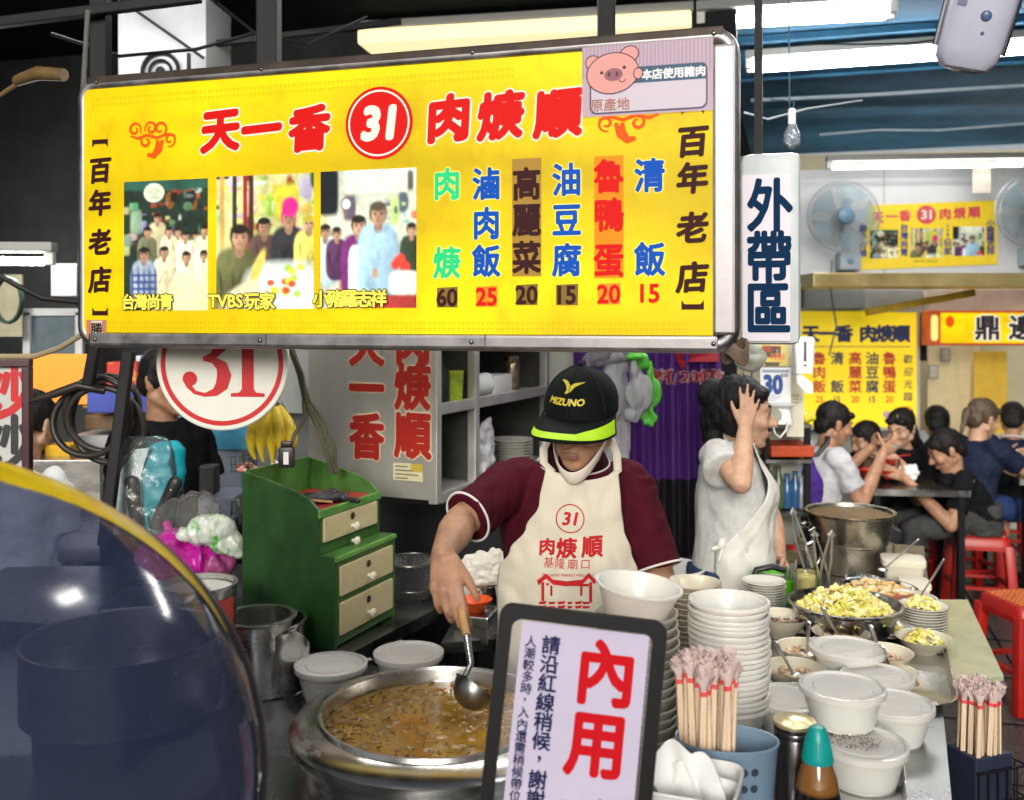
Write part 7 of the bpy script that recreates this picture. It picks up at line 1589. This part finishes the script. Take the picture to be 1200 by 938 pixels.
# calendar etc: on a board behind the woman
def flat(name, label, cat, a, b, y, draw, rz=YAW*.6, th=.006, rough=.6):
    p0, p1 = P(a[0], b[1], y), P(b[0], a[1], y); w_, h_ = (p1.x-p0.x)/math.cos(rz), p1.z-p0.z; m = MB(); m.box((w_/2, th/2+.001, h_/2), (w_, th, h_), col=(.55, .53, .48)); draw(m, w_, h_); return obj(name, m, paint('print', 0, .6), label, cat, loc=p0, rz=rz, smooth=False)
def dcal(m, w_, h_):
    rect(m, 0, 0, w_, h_, -.0005, (.70, .72, .72)); word(m, '30', w_*.42, h_*.52, h_*.50, off=.06, y=-.002, wx=.75, col=(.015, .06, .24)); rect(m, w_*.06, h_*.86, w_*.94, h_*.95, -.001, (.25, .3, .4)); row(m, '星期', w_*.78, h_*.78, h_*.1, off=.02, y=-.002, col=(.1, .1, .2))
    for i in range(4): rect(m, w_*.08, h_*(.06+.05*i), w_*(.5+.1*(i % 3)), h_*(.08+.05*i), -.001, (.3, .35, .45))
flat('wall_calendar', 'tear-off calendar showing a blue 30 beside the woman\'s face', 'calendar', (891, 431), (925, 472), 3.9, dcal)
def dpost(m, w_, h_):
    rect(m, 0, 0, w_, h_, -.0005, (.62, .52, .16))
    for i in range(22): rect(m, rr.uniform(0, w_*.8), rr.uniform(0, h_*.9), rr.uniform(0, w_*.8)+w_*.1, rr.uniform(0, h_*.9)+h_*.05, -.001-i*.00001, [(.65, .5, .1), (.3, .06, .03), (.6, .55, .4), (.08, .06, .04)][i % 4])
    row(m, '特別', w_*.68, h_*.45, h_*.3, off=.02, y=-.003, col=(.6, .12, .05))
flat('wall_poster', 'yellow poster above the tear-off calendar', 'poster', (884, 404), (922, 429), 3.95, dpost)
def dsheet(m, w_, h_):
    rect(m, 0, 0, w_, h_, -.0005, (.66, .62, .50)); disc(m, w_*.5, h_*.62, w_*.34, None, -.001, 28, (.45, .48, .25)); disc(m, w_*.5, h_*.62, w_*.28, None, -.0014, 28, (.66, .62, .48))
    for i in range(3): rect(m, w_*.3, h_*(.55+.05*i), w_*.7, h_*(.58+.05*i), -.0018, (.4, .4, .2))
flat('wall_sheet', 'cream sheet with green ring right of the calendar', 'sheet', (922, 440), (941, 512), 3.92, dsheet)
wsc = thing('weighing_scale', 'white kitchen scale on the shelf below the calendar', 'scale', P(908, 496, 3.85), YAW); mb = MB(); mb.loft([((0, 0, 0), .07, .05), ((0, 0, .06), .06, .045), ((0, 0, .075), .075, .06)], power=6); mb.build('body', WHITEP, wsc)
mb = MB(); disc(mb, 0, .035, .028, None, -.052, 28); mb.build('dial', M('dial', (.3, .32, .25), .4), wsc, smooth=False)
mb = MB(); L_ = [P(905, 495, 3.75), P(908, 508, 3.75), P(914, 513, 3.75), P(921, 505, 3.75), P(924, 493, 3.75)]; mb.tube(L_, .004, 8); obj('looped_cable', mb, WHITEP, 'white cord looping below the kitchen scale', 'cord')
dsp = thing('napkin_dispenser', 'white wall dispenser with dark slit beside the yellow menu board', 'dispenser', P(943, 438, 3.75), R(-8)); mb = MB(); mb.loft([((0, .04, 0), .034, .045), ((0, .04, .13), .040, .05), ((0, .04, .14), .034, .045)], power=6); mb.build('body', WHITEP, dsp); mb = MB(); mb.box((.0, -.010, .085), (.010, .004, .075), bev=.001); mb.box((.0, -.010, .032), (.009, .004, .006)); mb.build('slit', M('slit_dark', (.05, .08, .12), .5), dsp, smooth=False)
mb = MB(); mb.loft([((-.02, 0, 0), .012, .004), ((0, 0, -.03), .03, .004), ((.02, 0, -.07), .012, .003)]); obj('paper_corner', mb, TIS, 'white paper hanging from the wall dispenser', 'paper', loc=P(943, 440, 3.74))
# shelf unit behind the woman: dark posts, orange tray, bottles, yellow bag
sh = thing('storage_rack', 'dark rack behind the woman carrying bottles and an orange tray', 'rack', (0, 0, 0)); yb = 3.95
mb = MB()
for px in (898, 946): mb.bar(P(px, 497, yb), (P(px, 0, yb).x, yb, .012), .022)
each(mb, 'post', BLKMET, sh, False); mb = MB()
for py in (497, 538, 600, 660): a, b = P(896, py, yb+.0), P(950, py, yb); mb.box(((a.x+b.x)/2, yb+.10, a.z-.008), (b.x-a.x, .24, .014))
each(mb, 'shelf', STEELD, sh, False)
mb = MB(); a = P(900, 534, yb); b = P(950, 521, yb); mb.box(((a.x+b.x)/2, yb+.06, (a.z+b.z)/2), (b.x-a.x, .22, .045), bev=.006); obj('orange_tray', mb, M('rust_tray', (.45, .06, .012), .45, var=.2), 'rust orange plastic tray on the dark rack behind the woman', 'tray', smooth=False)
for i, (px, m_, h_) in enumerate(((908, M('bottle_grey', (.12, .13, .12), .2), .15), (917, M('bottle_green', (.08, .12, .06), .2), .17), (927, M('bottle_blue', (.03, .10, .22), .15), .14), (937, M('bottle_blue'), .15), (944, M('bottle_pale', (.3, .32, .34), .2), .13))):
    mb = MB(); mb.lathe([(.020, 0), (.024, .01), (.024, h_*.65), (.010, h_*.82), (.010, h_*.97), (.012, h_*.97), (.012, h_)], seg=24, capt=True); p = P(px, 599, yb); obj('bottle', mb, m_, ['grey bottle at the left end of the dark rack', 'tall green bottle on the dark rack', 'blue bottle in the middle of the dark rack', 'taller blue bottle on the dark rack', 'pale bottle at the right end of the dark rack'][i], 'bottle', 'bottles on the dark rack', loc=(p.x, yb+.06, p.z+.001))
mb = MB(); mb.ball((0, 0, 0), (.055, .04, .028)); mb.ball((-.04, 0, -.01), (.03, .03, .02)); o = link('yellow_bag', fuse(mb, 'yellow_bag', .005, 1, wrinkle=lambda c, n: noise.noise(c*45)*.014), M('yellow_bag', (.65, .55, .03), .4, var=.3)); o.location = P(944, 490, 3.98)+Vector((0, .05, 0)); tag(o, 'crumpled yellow bag on top of the dark rack', 'bag')
mb = MB(); a = P(890, 400, 4.05); mb.box((a.x+.085, 4.12, 1.3), (.2, .03, 1.1)); obj('wall_board', mb, M('pale_wall_board', (.45, .43, .36), .6, var=.15), 'pale board behind calendar and posters', 'wall board', smooth=False)

# ---- banner and fans on the fascia
FB = Vector((FO.x, FO.y, 0)); ff = mapper(Vector((FO.x, FO.y, 0)), FY)
def fp(px, py): s, z = ff(px, py); return s, z
bn = thing('banner', 'yellow banner with red name and three photos on the white panel wall', 'banner', FB+Vector((0, -.004, 0)), FY)
a0, z1 = fp(1018, 240); a1, z0 = fp(1168, 313); a0, z0 = fp(1005, 316)
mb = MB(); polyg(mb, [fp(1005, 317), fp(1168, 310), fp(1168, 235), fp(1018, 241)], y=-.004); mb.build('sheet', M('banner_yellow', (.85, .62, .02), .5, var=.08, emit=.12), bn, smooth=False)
mb = MB()
for ch, px, py in (('天', 1028, 255), ('一', 1044, 254), ('香', 1060, 253), ('肉', 1107, 251), ('焿', 1124, 250), ('順', 1141, 249)): s, z = fp(px, py); glyph(mb, ch, s, z, .075, off=.04, y=-.007)
s, z = fp(1085, 252); ring(mb, s, z, 0, .066, y=-.006); mb.build('lettering', M('banner_red', (.75, .08, .09), .5, var=0), bn, smooth=False)
mb = MB(); word(mb, '31', s, z, .062, off=.04, y=-.009); mb.build('emblem_number', M('banner_white', (.8, .78, .7), .5, var=0), bn, smooth=False)
mb = MB()
for s_, px, py0 in (('獅中奇緣', 1011, 268), ('台灣尚青', 1059, 267), ('玩家', 1110, 285), ('小豬羅志祥', 1160, 262)):
    for i, ch in enumerate(s_): s, z = fp(px, py0+i*(9.6 if len(s_) < 5 else 8.2)); glyph(mb, ch, s, z, .052, off=.03, y=-.007)
for i, ch in enumerate('TVBS'): s, z = fp(1110, 266+i*4.6); word(mb, ch, s, z, .02, off=.04, y=-.007)
mb.build('caption', M('banner_navy', (.04, .05, .25), .5, var=0), bn, smooth=False)
mb = MB(); s, z = fp(1084, 306); word(mb, 'www31.com.tw', s, z, .018, off=.02, y=-.007); mb.build('web_address', M('banner_brown', (.3, .2, .02), .5, var=0), bn, smooth=False)
for a, b, im in (((1019, 270), (1052, 303), PH1), ((1066, 268), (1104, 302), PH2), ((1116, 266), (1153, 300), PH3)):
    x0, z1 = fp(*a); x1, z0 = fp(*b); picture(im[:im.shape[0]*3//4:3, ::3], x0, z0, x1-x0, z1-z0, -.006, 'printed_photo', paint('photo_print2', .08, .5), bn)
def fan(label, px, py, loc_y=-.28):
    s, z = fp(px, py); c = FB+FU*s+Vector((0, 0, z)); t = thing('wall_fan', label, 'fan', c, FY); r = .242; G_ = M('fan_cage', (.42, .47, .50), .35, .4, var=.1)
    mb = MB()
    for k, rr_ in ((0, r), (-.05, r*.93)): mb.tube([(rr_*math.cos(a*.1309), loc_y+k+.03, rr_*math.sin(a*.1309)) for a in range(48)], .0055 if k == 0 else .003, 6, closed=True)
    for k in range(56):
        a = k*6.283/56; pts = [Vector((q*r*math.cos(a+.25*(1-q)), loc_y+.03-.075*(1-q**2.2), q*r*math.sin(a+.25*(1-q)))) for q in (.25, .5, .75, .92, 1)]; mb.tube(pts, .0012, 4)
        pts = [Vector((q*r*math.cos(a), loc_y+.03+.07*(1-q**2.2), q*r*math.sin(a))) for q in (.3, .6, .85, 1)]; mb.tube(pts, .0012, 4)
    mb.build('cage', G_, t)
    bl_ = MB()
    for k in range(5):
        def bld(u_, v_, k=k):
            a = k*1.2566+(u_-.5)*(.5+.6*v_); q = .05+.165*v_; return Vector((q*math.cos(a), loc_y+.03+.035*(u_-.5), q*math.sin(a)))
        bl_.grid(bld, 8, 6)
    bl_.build('blades', film('fan_blade', (.75, .85, .9), .40, (.38, .50, .56), .2, .2, 0), t)
    mb = MB(); mb.lathe([(.062, 0), (.062, .02), (.05, .04), (.02, .048), (.001, .05)], c=(0, loc_y-.02, 0), m=Matrix.Rotation(R(90), 3, 'X'), seg=30); mb.build('hub', M('fan_hub', (.16, .28, .40), .35), t)
    mb = MB(); mb.tube([(0, loc_y+.06, 0), (0, loc_y+.18, 0)], [.06, .05], 20); mb.bar((0, loc_y+.15, -.02), (.06, -.12, -.27), .04); mb.build('motor', G_, t)
    mb = MB(); mb.box((.07, -.08, -.30), (.15, .15, .13), bev=.02); bx_ = mb.build('switch_box', M('fan_box', (.40, .48, .55), .4), t); mb = MB(); mb.lathe([(.022, 0), (.02, .02), (.001, .022)], c=(.07, -.156, -.30), m=Matrix.Rotation(R(90), 3, 'X'), seg=16); mb.build('knob', M('fan_hub'), bx_)
    return t
f1 = fan('caged wall fan left of the yellow banner', 979, 258)
f2 = fan('caged wall fan cut by the right picture edge', 1192, 252)
mb = MB(); a = P(975, 305, 6.7); mb.tube([a, a+Vector((-.01, 0, -.2)), a+Vector((.03, 0, -.45)), a+Vector((-.02, 0, -.65))], .006, 6); obj('fan_cord', mb, M('cord_grey', (.10, .12, .13), .5), 'thin dark cord hanging from the left wall fan', 'cord')
mb = MB(); a = P(1007, 217, 7.0); mb.box((a.x, 6.97, a.z), (.12, .006, .20)); obj('wall_sticker', mb, M('pale_peach', (.62, .56, .48), .6), 'small peach sheet stuck above the left fan', 'sheet', rz=FY, smooth=False)
# ---- menu board below
MO = P(930, 503, 7.5); mf = mapper(MO, R(-4)); mw, mz = mf(1078, 362)
mn = thing('menu_board', 'yellow menu board with dish columns and prices behind the diners', 'menu board', MO, R(-4)); mb = MB(); mb.box((mw/2, .02, mz/2), (mw, .036, mz)); mb.build('frame', M('frame_pale', (.55, .52, .42), .5), mn, smooth=False)
mb = MB(); rect(mb, .02, .02, mw-.025, mz-.02, -.002); mb.build('sheet', M('menu_yellow_glow', (.90, .66, .01), .5, var=.08, vs=2, emit=.35), mn, smooth=False)  # sheet is given a glow of its own to look brighter
mb = MB(); s, z = mf(1062, 485); ring(mb, s, z, .048, .056, y=-.005); word(mb, '31', s, z, .055, off=.04, y=-.005)
RDM = M('menu_red', (.62, .03, .03), .5, var=0); NVM = M('menu_navy', (.015, .025, .12), .5, var=0)
for s_, px, rd, pr in (('麵線羹', 925, 1, '50'), ('魯肉飯', 960, 1, '25'), ('清 飯', 981, 0, '15'), ('高麗菜', 1002, 1, '20'), ('油豆腐', 1022, 0, '15'), ('魯鴨蛋', 1042, 1, '20')):
    m = mb if rd else None
    if m is None: m2 = globals().setdefault('_mnb', MB()); m = m2
    for i, ch in enumerate(s_):
        if ch == ' ': continue
        s, z = mf(px, 420+16.5*i); glyph(m, ch, s, z, .092, off=.025, y=-.005)
    s, z = mf(px, 468); word(mb if pr != '15' else m, pr, s, z, .048, off=.02, y=-.005, wx=.85)
mb.build('lettering', RDM, mn, smooth=False)
m = _mnb
for i, ch in enumerate('天一香'): s, z = mf(950+19.5*i, 391); glyph(m, ch, s, z, .12, off=.05, y=-.005)
for i, ch in enumerate('肉焿順'): s, z = mf(1017+19.5*i, 391); glyph(m, ch, s, z, .12, off=.05, y=-.005)
for i, ch in enumerate('歡迎光臨'): s, z = mf(1064, 421+14.6*i); glyph(m, ch, s, z, .065, off=.01, y=-.005, shear=.1)
a, z = mf(935, 407); b, z = mf(1067, 407); rect(m, a, z, b, z+.006, -.004); m.build('lettering', NVM, mn, smooth=False)
mb = MB(); s, z = mf(1044, 486); polyg(mb, rrect_pts(.12, .05, .015, 4, s, z), -.005); mb.build('origin_sticker', M('sticker_pink', (.6, .4, .42), .5), mn, smooth=False)
# ---- steel canopy, white panels, neighbour light box
for nm_, lab, a, b, y, m_, th in (('steel_canopy', 'shiny steel canopy edge under the white panel wall coloured with a yellow reflection', (940, 322), (1215, 338), 6.6, M('steel_yellow_reflection', (.50, .40, .18), .3, .9, var=.5, vs=2), .5), ('white_boxing', 'white boxed panel under the steel canopy', (1016, 340), (1078, 366), 7.3, WHITEP, .1), ('grey_boxing', 'pale grey panel left of the white boxed panel', (940, 338), (1016, 362), 7.4, M('pale_grey_panel'), .1), ('pale_boxing', 'pale panel above the neighbouring light box', (1085, 340), (1225, 366), 7.45, M('cream_panel', (.55, .52, .42), .5), .1)):  # canopy steel carries the yellow it would reflect in its base colour
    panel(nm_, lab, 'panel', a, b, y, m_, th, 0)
mb = MB(); mb.bar(P(1016, 366, 7.0), P(1140, 343, 7.0), .08, .05); obj('yellow_beam', mb, M('yellow_beam', (.60, .40, .04), .35, .5, var=.3), 'slanting yellow beam between canopy and white panel', 'beam', smooth=False)
mb = MB(); mb.box(P(1081, 385, 7.55), (.05, .05, .5)); obj('black_post', mb, BLKMET, 'black post between menu board and neighbouring light box', 'post', smooth=False)
NB = P(1086, 405, 7.2); nf = mapper(NB, R(-3)); nw, nz_ = nf(1240, 364)
nb2 = thing('neighbour_sign', 'orange edged yellow light box of the neighbouring stall at the right', 'sign', NB, R(-3)); mb = MB(); mb.box((nw/2, .06, nz_/2), (nw, .11, nz_), bev=.008); mb.build('light_box', M('orange_red_frame', (.65, .10, .02), .4, var=.1, emit=.15), nb2, smooth=False)
mb = MB(); rect(mb, .10, .018, nw-.02, nz_-.018, y=-.002); mb.build('face', lit('neighbour_yellow', (1, .66, .0), .75), nb2, smooth=False)
mb = MB(); polyg(mb, rrect_pts(.05, nz_*.75, .025, 5, .055, nz_/2), -.003); mb.build('side_mark', INK('pale_yellow', (1, .85, .25), .7), nb2, smooth=False)
mb = MB(); s, z = nf(1113, 377); disc(mb, s, z, .032, .042, -.004, 24); mb.build('emblem', INK('orange_red', (.9, .10, .005), .6), nb2, smooth=False)
mo, mi = MB(), MB()
for ch, px, py in (('鼎', 1164, 384), ('邊', 1197, 384)): s, z = nf(px-7 if ch == '鼎' else px, py); glyph(mo, ch, s, z, .17, off=.085, y=-.004); glyph(mi, ch, s, z, .17, off=.03, y=-.006)
mo.build('letter_outline', M('sign_white', (.85, .82, .7), .5, var=0, emit=.45), nb2, smooth=False); mi.build('lettering', M('sign_black', (.03, .02, .03), .5, var=0), nb2, smooth=False)
for a, b, y, m_, lab in (((1087, 406), (1148, 520), 8.0, M('cream_glass', (.62, .52, .30), .4, emit=.1), 'cream sheet of printed notices under the neighbouring light box'), ((1141, 412), (1180, 508), 7.92, M('ochre_sheet', (.66, .43, .05), .4, emit=.1), 'ochre poster under the neighbouring light box')):
    panel('wall_poster', lab, 'poster', a, b, y, m_, .01)
for i, (px, py) in enumerate(((1108, 416), (1094, 436))):
    mb = MB(); p = P(px, py, 7.97); mb.box((p.x, 7.975, p.z), (.08, .006, .11)); o = obj('framed_print', mb, M('frame_grey2', (.25, .24, .2), .5), ['upper small framed print on the cream notices', 'lower small framed print on the cream notices'][i], 'print', smooth=False)
    mb = MB(); rect(mb, p.x-.03, p.z-.045, p.x+.03, p.z+.045, 7.968); disc(mb, p.x, p.z, .02, .03, 7.966); mb.build('paper', M('cream_panel'), o, smooth=False)
panel('low_wall', 'pale low wall behind the diners', 'wall', (935, 505), (1090, 640), 7.8, M('pale_low', (.42, .44, .44), .5), .05)
panel('low_wall', 'pale counter front behind the right hand diners', 'wall', (1088, 520), (1240, 640), 7.85, M('pale_low2', (.45, .43, .36), .5), .05)
mb = MB(); mb.cap(P(1045, 520, 7.2), P(1043, 560, 7.2), .05, .05, flat=((0, 1, 0), .3)); obj('yellow_chair', mb, M('yellow_seat', (.70, .42, .02), .5), 'yellow chair back beside the woman facing us', 'chair')

# ---- ceiling device, dome camera
dv = thing('ceiling_device', 'white capsule shaped plastic device with silver edges hanging at the top right', 'device', P(1146, 18, 2.4), 0); dv.rotation_euler = (R(12), R(13), R(-12))
mb = MB(); mb.loft([((0, 0, -.135), .030, .022), ((0, 0, -.128), .055, .040), ((0, 0, -.108), .070, .050), ((0, 0, -.08), .075, .054), ((0, 0, .02), .078, .056), ((0, 0, .16), .078, .056)], power=3.2, seg=44); mb.build('casing', M('lavender_white', (.50, .50, .62), .35, var=.05), dv)
mb = MB(); mb.tube([(-.079, -.008, -.085), (-.0805, -.01, .0), (-.0805, -.01, .16)], .007, 8); mb.tube([(.079, -.008, -.085), (.0805, -.01, .0), (.0805, -.01, .16)], .007, 8); mb.tube([(-.045, -.02, -.126), (-.02, -.022, -.134), (.02, -.022, -.134), (.045, -.02, -.126)], .006, 8); mb.build('silver_edge', M('chrome', (.75, .77, .8), .12, 1, var=0), dv)
mb = MB(); mb.ball((.01, -.056, -.005), (.013, .005, .013)); mb.ball((.012, -.056, -.045), (.004, .003, .004)); mb.build('button', M('button_navy', (.08, .12, .25), .3), dv)
mb = MB(); mb.box((-.05, -.050, .03), (.022, .006, .04), rz=-.5, bev=.002); mb.build('switch', M('switch_grey', (.22, .25, .36), .4), dv)
mb = MB(); mb.bar((0, .02, .1), (0, .02, .75), .03); mb.build('bracket', BLKMET, dv, smooth=False)
dc = thing('dome_camera', 'small clear bulb shaped security camera hanging under the blue ceiling', 'camera', P(928, 163, 3.4)); mb = MB(); mb.lathe([(.001, -.038), (.016, -.034), (.027, -.02), (.030, 0), (.026, .022), (.018, .04), (.014, .05)], seg=28, capb=False); mb.build('dome', film('dome_clear', (.85, .9, .95), .25, (.5, .58, .65), .35, .08, 0), dc)
mb = MB(); mb.lathe([(.013, .05), (.013, .10), (.009, .105)], seg=20, capt=True); mb.build('socket', WHITEP, dc); mb = MB(); mb.tube([(0, 0, .1), (.01, .0, .125), (-.02, .01, .135), (-.07, .02, .14)], .003, 6); mb.bar((0, .03, .11), (0, .05, 1.0), .004); mb.tube([(0, 0, .1), (0, .03, .12)], .004, 6); mb.build('wire', M('blue_wire', (.02, .05, .09), .6), dc)
mb = MB(); mb.ball((0, -.012, -.004), .011); mb.build('lens', BLACK, dc); mb = MB()
for k in range(8): mb.ball((.017*math.cos(k*.785), -.020, -.004+.017*math.sin(k*.785)), .0028, seg=8, rings=6)
mb.build('led', M('led_white', (.8, .85, .9), .3), dc)
mb = MB(); mb.tube([P(940, 52, 4.2), P(1010, 52, 4.1), P(1065, 51, 4.0), P(1120, 44, 3.9)], .004, 6); obj('black_wire', mb, BLACK, 'thin wire sagging in front of the long tube lamps', 'wire')

# ================================================================ FAR END OF THE SIDE COUNTER
p = G(995, 664, CZ); sp_ = thing('stock_pot', 'tall two tiered steel stock pot with steaming brown broth', 'stock pot', (1.205, 3.5, CZ))
sk = 103/1150*3.5/2
mb = MB(); mb.lathe([(sk*.74, 0), (sk*.78, .004), (sk*.78, .095), (sk*.82, .1), (sk*.82, .108), (sk*.86, .112), (sk*.93, .20), (sk*.96, .203), (sk*1.0, .207), (sk*1.0, .212), (sk*.92, .21), (sk*.88, .19), (sk*.8, .12), (.01, .118)], seg=56); mb.build('body', M('pot_gold_steel', (.46, .42, .34), .28, 1, var=.3, vs=5, rvar=.1, spots=.36, spotcol=(.12, .10, .07), spotscale=10), sp_)
mb = MB()
for sg in (-1, 1):
    mb.tube([(sk*.84*sg, 0, .10), (sk*1.0*sg, 0, .09), (sk*1.0*sg, 0, .04), (sk*.82*sg, 0, .02)], .005, 8)
    mb.tube([(sk*.9*sg, -.05, .16), (sk*1.0*sg, -.05, .15), (sk*1.0*sg, .05, .15), (sk*.9*sg, .05, .16)], .005, 8)
each(mb, 'handle', STEEL, sp_)
mb = MB(); mb.lathe([(sk*.925, .0), (.05, .003), (.001, .003)], seg=48, capb=False); o = obj('broth', mb, M('broth', (.16, .10, .05), .3, var=.6, vs=30, bump=.5, bs=60), 'brown broth with foam in the stock pot', 'broth', loc=(1.205, 3.5, CZ+.200), kind='stuff')
# tongs and ladles in a jar
j = G(945, 700, CZ); jr = thing('sauce_jar', 'clear jar of yellow sauce holding steel tongs', 'jar', (j.x, 2.95, CZ)); jr.location.x = (945-600)/1150*2.95
mb = MB(); mb.lathe([(.036, 0), (.038, .004), (.038, .13), (.04, .134), (.037, .134), (.035, .008)], seg=36); mb.build('glass', film('jar_glass', (.95, .95, .9), .25, (.6, .58, .3), .3, .08, 0), jr); mb = MB(); mb.lathe([(.034, .045), (.035, .05), (.035, .118), (.03, .122), (.001, .122)], seg=30); mb.build('sauce', M('yellow_sauce', (.60, .50, .12), .5, var=.4, vs=40), jr); mb = MB(); mb.lathe([(.034, .008), (.035, .044), (.001, .044)], seg=30); mb.build('dark_layer', M('dark_sauce', (.06, .05, .03), .4), jr)
def tongs(label, a, b, y0, y1, wd=.016):
    mb = MB(); p, q = P(*a, y0), P(*b, y1); s = Vector((.012, .0, 0)); d = (q-p).normalized()
    mb.tube([p-s, p.lerp(q, .5)-s*1.1, q-s*.3], [wd*.45, wd*.5, wd*.42], 8, flat=.35); mb.tube([p+s, p.lerp(q, .5)+s*1.1, q+s*.3], [wd*.45, wd*.5, wd*.42], 8, flat=.35); mb.tube([q-s*.6, q+d*.014, q+s*.6], wd*.42, 8)
    tag(mb.build('tongs', SPO), label, 'tongs', 'steel tongs by the sauce jar')
tongs('steel tongs leaning left in the sauce jar', (947, 665), (930, 602), 2.95, 2.98); tongs('steel tongs standing upright right of the sauce jar', (968, 690), (955, 628), 2.93, 2.9); tongs('steel tongs leaning right beside the stock pot', (964, 690), (974, 628), 2.98, 2.96)
# tray of fried tofu, sauce bowl, white boxes, green lid
c = G(998, 684, CZ); t = steel_lathe('steel_basin', 'steel basin of fried tofu pieces before the stock pot', 'basin', [(.08, 0), (.085, 0), (.112, .045), (.12, .05), (.12, .054), (.108, .048), (.083, .006), (.01, .005)], Vector((c.x, 3.08, CZ)), STEELT)
TOFU = [(.68, .46, .18), (.72, .52, .25), (.6, .36, .12), (.76, .6, .32)]
h = heap(60, .10, .03, TOFU, .013, .022, 55, .6, curl=.004, noisef=40).build('tofu', FOOD, loc=t.location+Vector((0, 0, .04))); tag(h, 'golden fried tofu pieces in the basin before the stock pot', 'tofu', kind='stuff')
c = G(1064, 690, CZ); cx_ = (1064-600)/1150*2.95; sbw = thing('sauce_bowl', 'thick white bowl of red chilli sauce with blue line and spoon', 'sauce bowl', (cx_, 2.95, CZ)); mb = MB(); mb.lathe([(.065, 0), (.07, .003), (.082, .03), (.085, .055), (.0845, .06), (.080, .06), (.077, .05), (.06, .01), (.01, .008)], seg=48); mb.build('bowl', CERAMW, sbw)
mb = MB(); mb.lathe([(.0835, .022), (.0838, .022), (.0842, .024), (.0838, .0245)], seg=48, capb=False); mb.build('blue_line', M('grey_blue_line', (.2, .24, .3), .4), sbw); mb = MB(); mb.lathe([(.0785, .05), (.04, .052), (.001, .05)], seg=40, capb=False); mb.build('chilli_sauce', M('chilli_sauce', (.32, .05, .012), .3, var=.7, vs=35, bump=.5, bs=70), sbw)
spoon('white spoon standing in the red chilli sauce', Vector((cx_+.03, 2.95, CZ+.05)), P(1107, 655, 2.9), .012)
spoon('steel ladle handle leaning right before the stock pot', P(1035, 668, 3.2), P(1077, 632, 3.15), .011, 'ladle', 'small_ladle')
c = P(1012, 664, 3.25); t = steel_lathe('ladle_bowl', 'small steel bowl between stock pot and white boxes', 'bowl', [(.03, 0), (.035, 0), (.055, .035), (.057, .037), (.054, .036), (.03, .006)], Vector((c.x, 3.25, CZ)), STEEL)
for px, y, w_, h_, lab in ((1072, 3.15, .085, .05, 'white foam box nearest the chilli sauce bowl'), (1058, 3.32, .13, .085, 'bigger white box behind the small foam box')):
    mb = MB(); mb.loft([((0, 0, 0), w_*.42, .05), ((0, 0, h_*.8), w_*.5, .058), ((0, 0, h_*.8), w_*.54, .062), ((0, 0, h_), w_*.54, .062), ((0, 0, h_+.002), w_*.5, .058)], power=7, seg=36); obj('foam_box', mb, M('cream_foam', (.70, .66, .52), .6, var=.05), lab, 'box', loc=((px-600)/1150*y, y, CZ+.0005), rz=YAW)
c = P(913, 668, 3.05); gl = thing('green_basket', 'bright green plastic basket with black handle beside the woman', 'basket', (c.x+.01, 3.12, CZ)); mb = MB(); mb.lathe([(.06, .0), (.065, .004), (.075, .075), (.08, .078), (.08, .084), (.073, .082), (.062, .01), (.01, .008)], seg=40); mb.build('basket', M('bright_green', (.10, .50, .01), .35, var=.1), gl)
mb = MB(); mb.tube([(-.075, -.03, .0), (-.09, -.03, .06), (-.07, -.03, .105), (-.02, -.03, .115), (.03, -.03, .10)], .010, 10); mb.build('handle', BLACK, gl)
mb = MB()
for k in range(3): mb.tube([(.02+.012*k, -.03, .08), (.025+.012*k, -.05, .12+.01*k), (.02+.012*k, -.04, .05)], .005, 8)
obj('clip_tongs', mb, SPO, 'small steel tongs lying in the green basket', 'tongs', loc=(c.x+.01, 3.12, CZ))
# ---- chopsticks bundle hanging at the counter's right side
wb_ = thing('wire_holder', 'black wire holder hung on the counter side with paper wrapped chopsticks', 'holder', (1.055, 2.20, .565), R(20))
mb = MB()
for z in (0, .07, .14): mb.tube([(-.06, -.05, z), (.075, -.05, z), (.075, .05, z), (-.06, .05, z)], .003, 6, closed=True)
for k in range(6): mb.tube([(-.06+.027*k, -.05, 0), (-.06+.027*k, -.05, .14)], .0022, 6)
for k in range(4): mb.tube([(.075, -.05+.033*k, 0), (.075, -.05+.033*k, .14)], .0022, 6)
mb.build('wires', BLKMET, wb_); mb = MB(); mb.box((-.01, 0, .085), (.105, .085, .17), bev=.004); mb.build('inner_box', M('navy_box', (.02, .025, .05), .5), wb_, smooth=False)
for k in range(20):
    o = dup(ch0, wb_.location+Matrix.Rotation(R(20), 3, 'Z') @ Vector((-.05+.0165*(k % 5)+rc.uniform(-.003, .003), -.034+.021*(k//5), .085)), rc.random(), 'wrapped pair of chopsticks in the black wire holder at the counter side', 'wrapped chopsticks in the wire holder'); o.rotation_euler = (rc.uniform(-.05, .05), rc.uniform(-.06, .06), rc.random()*3)
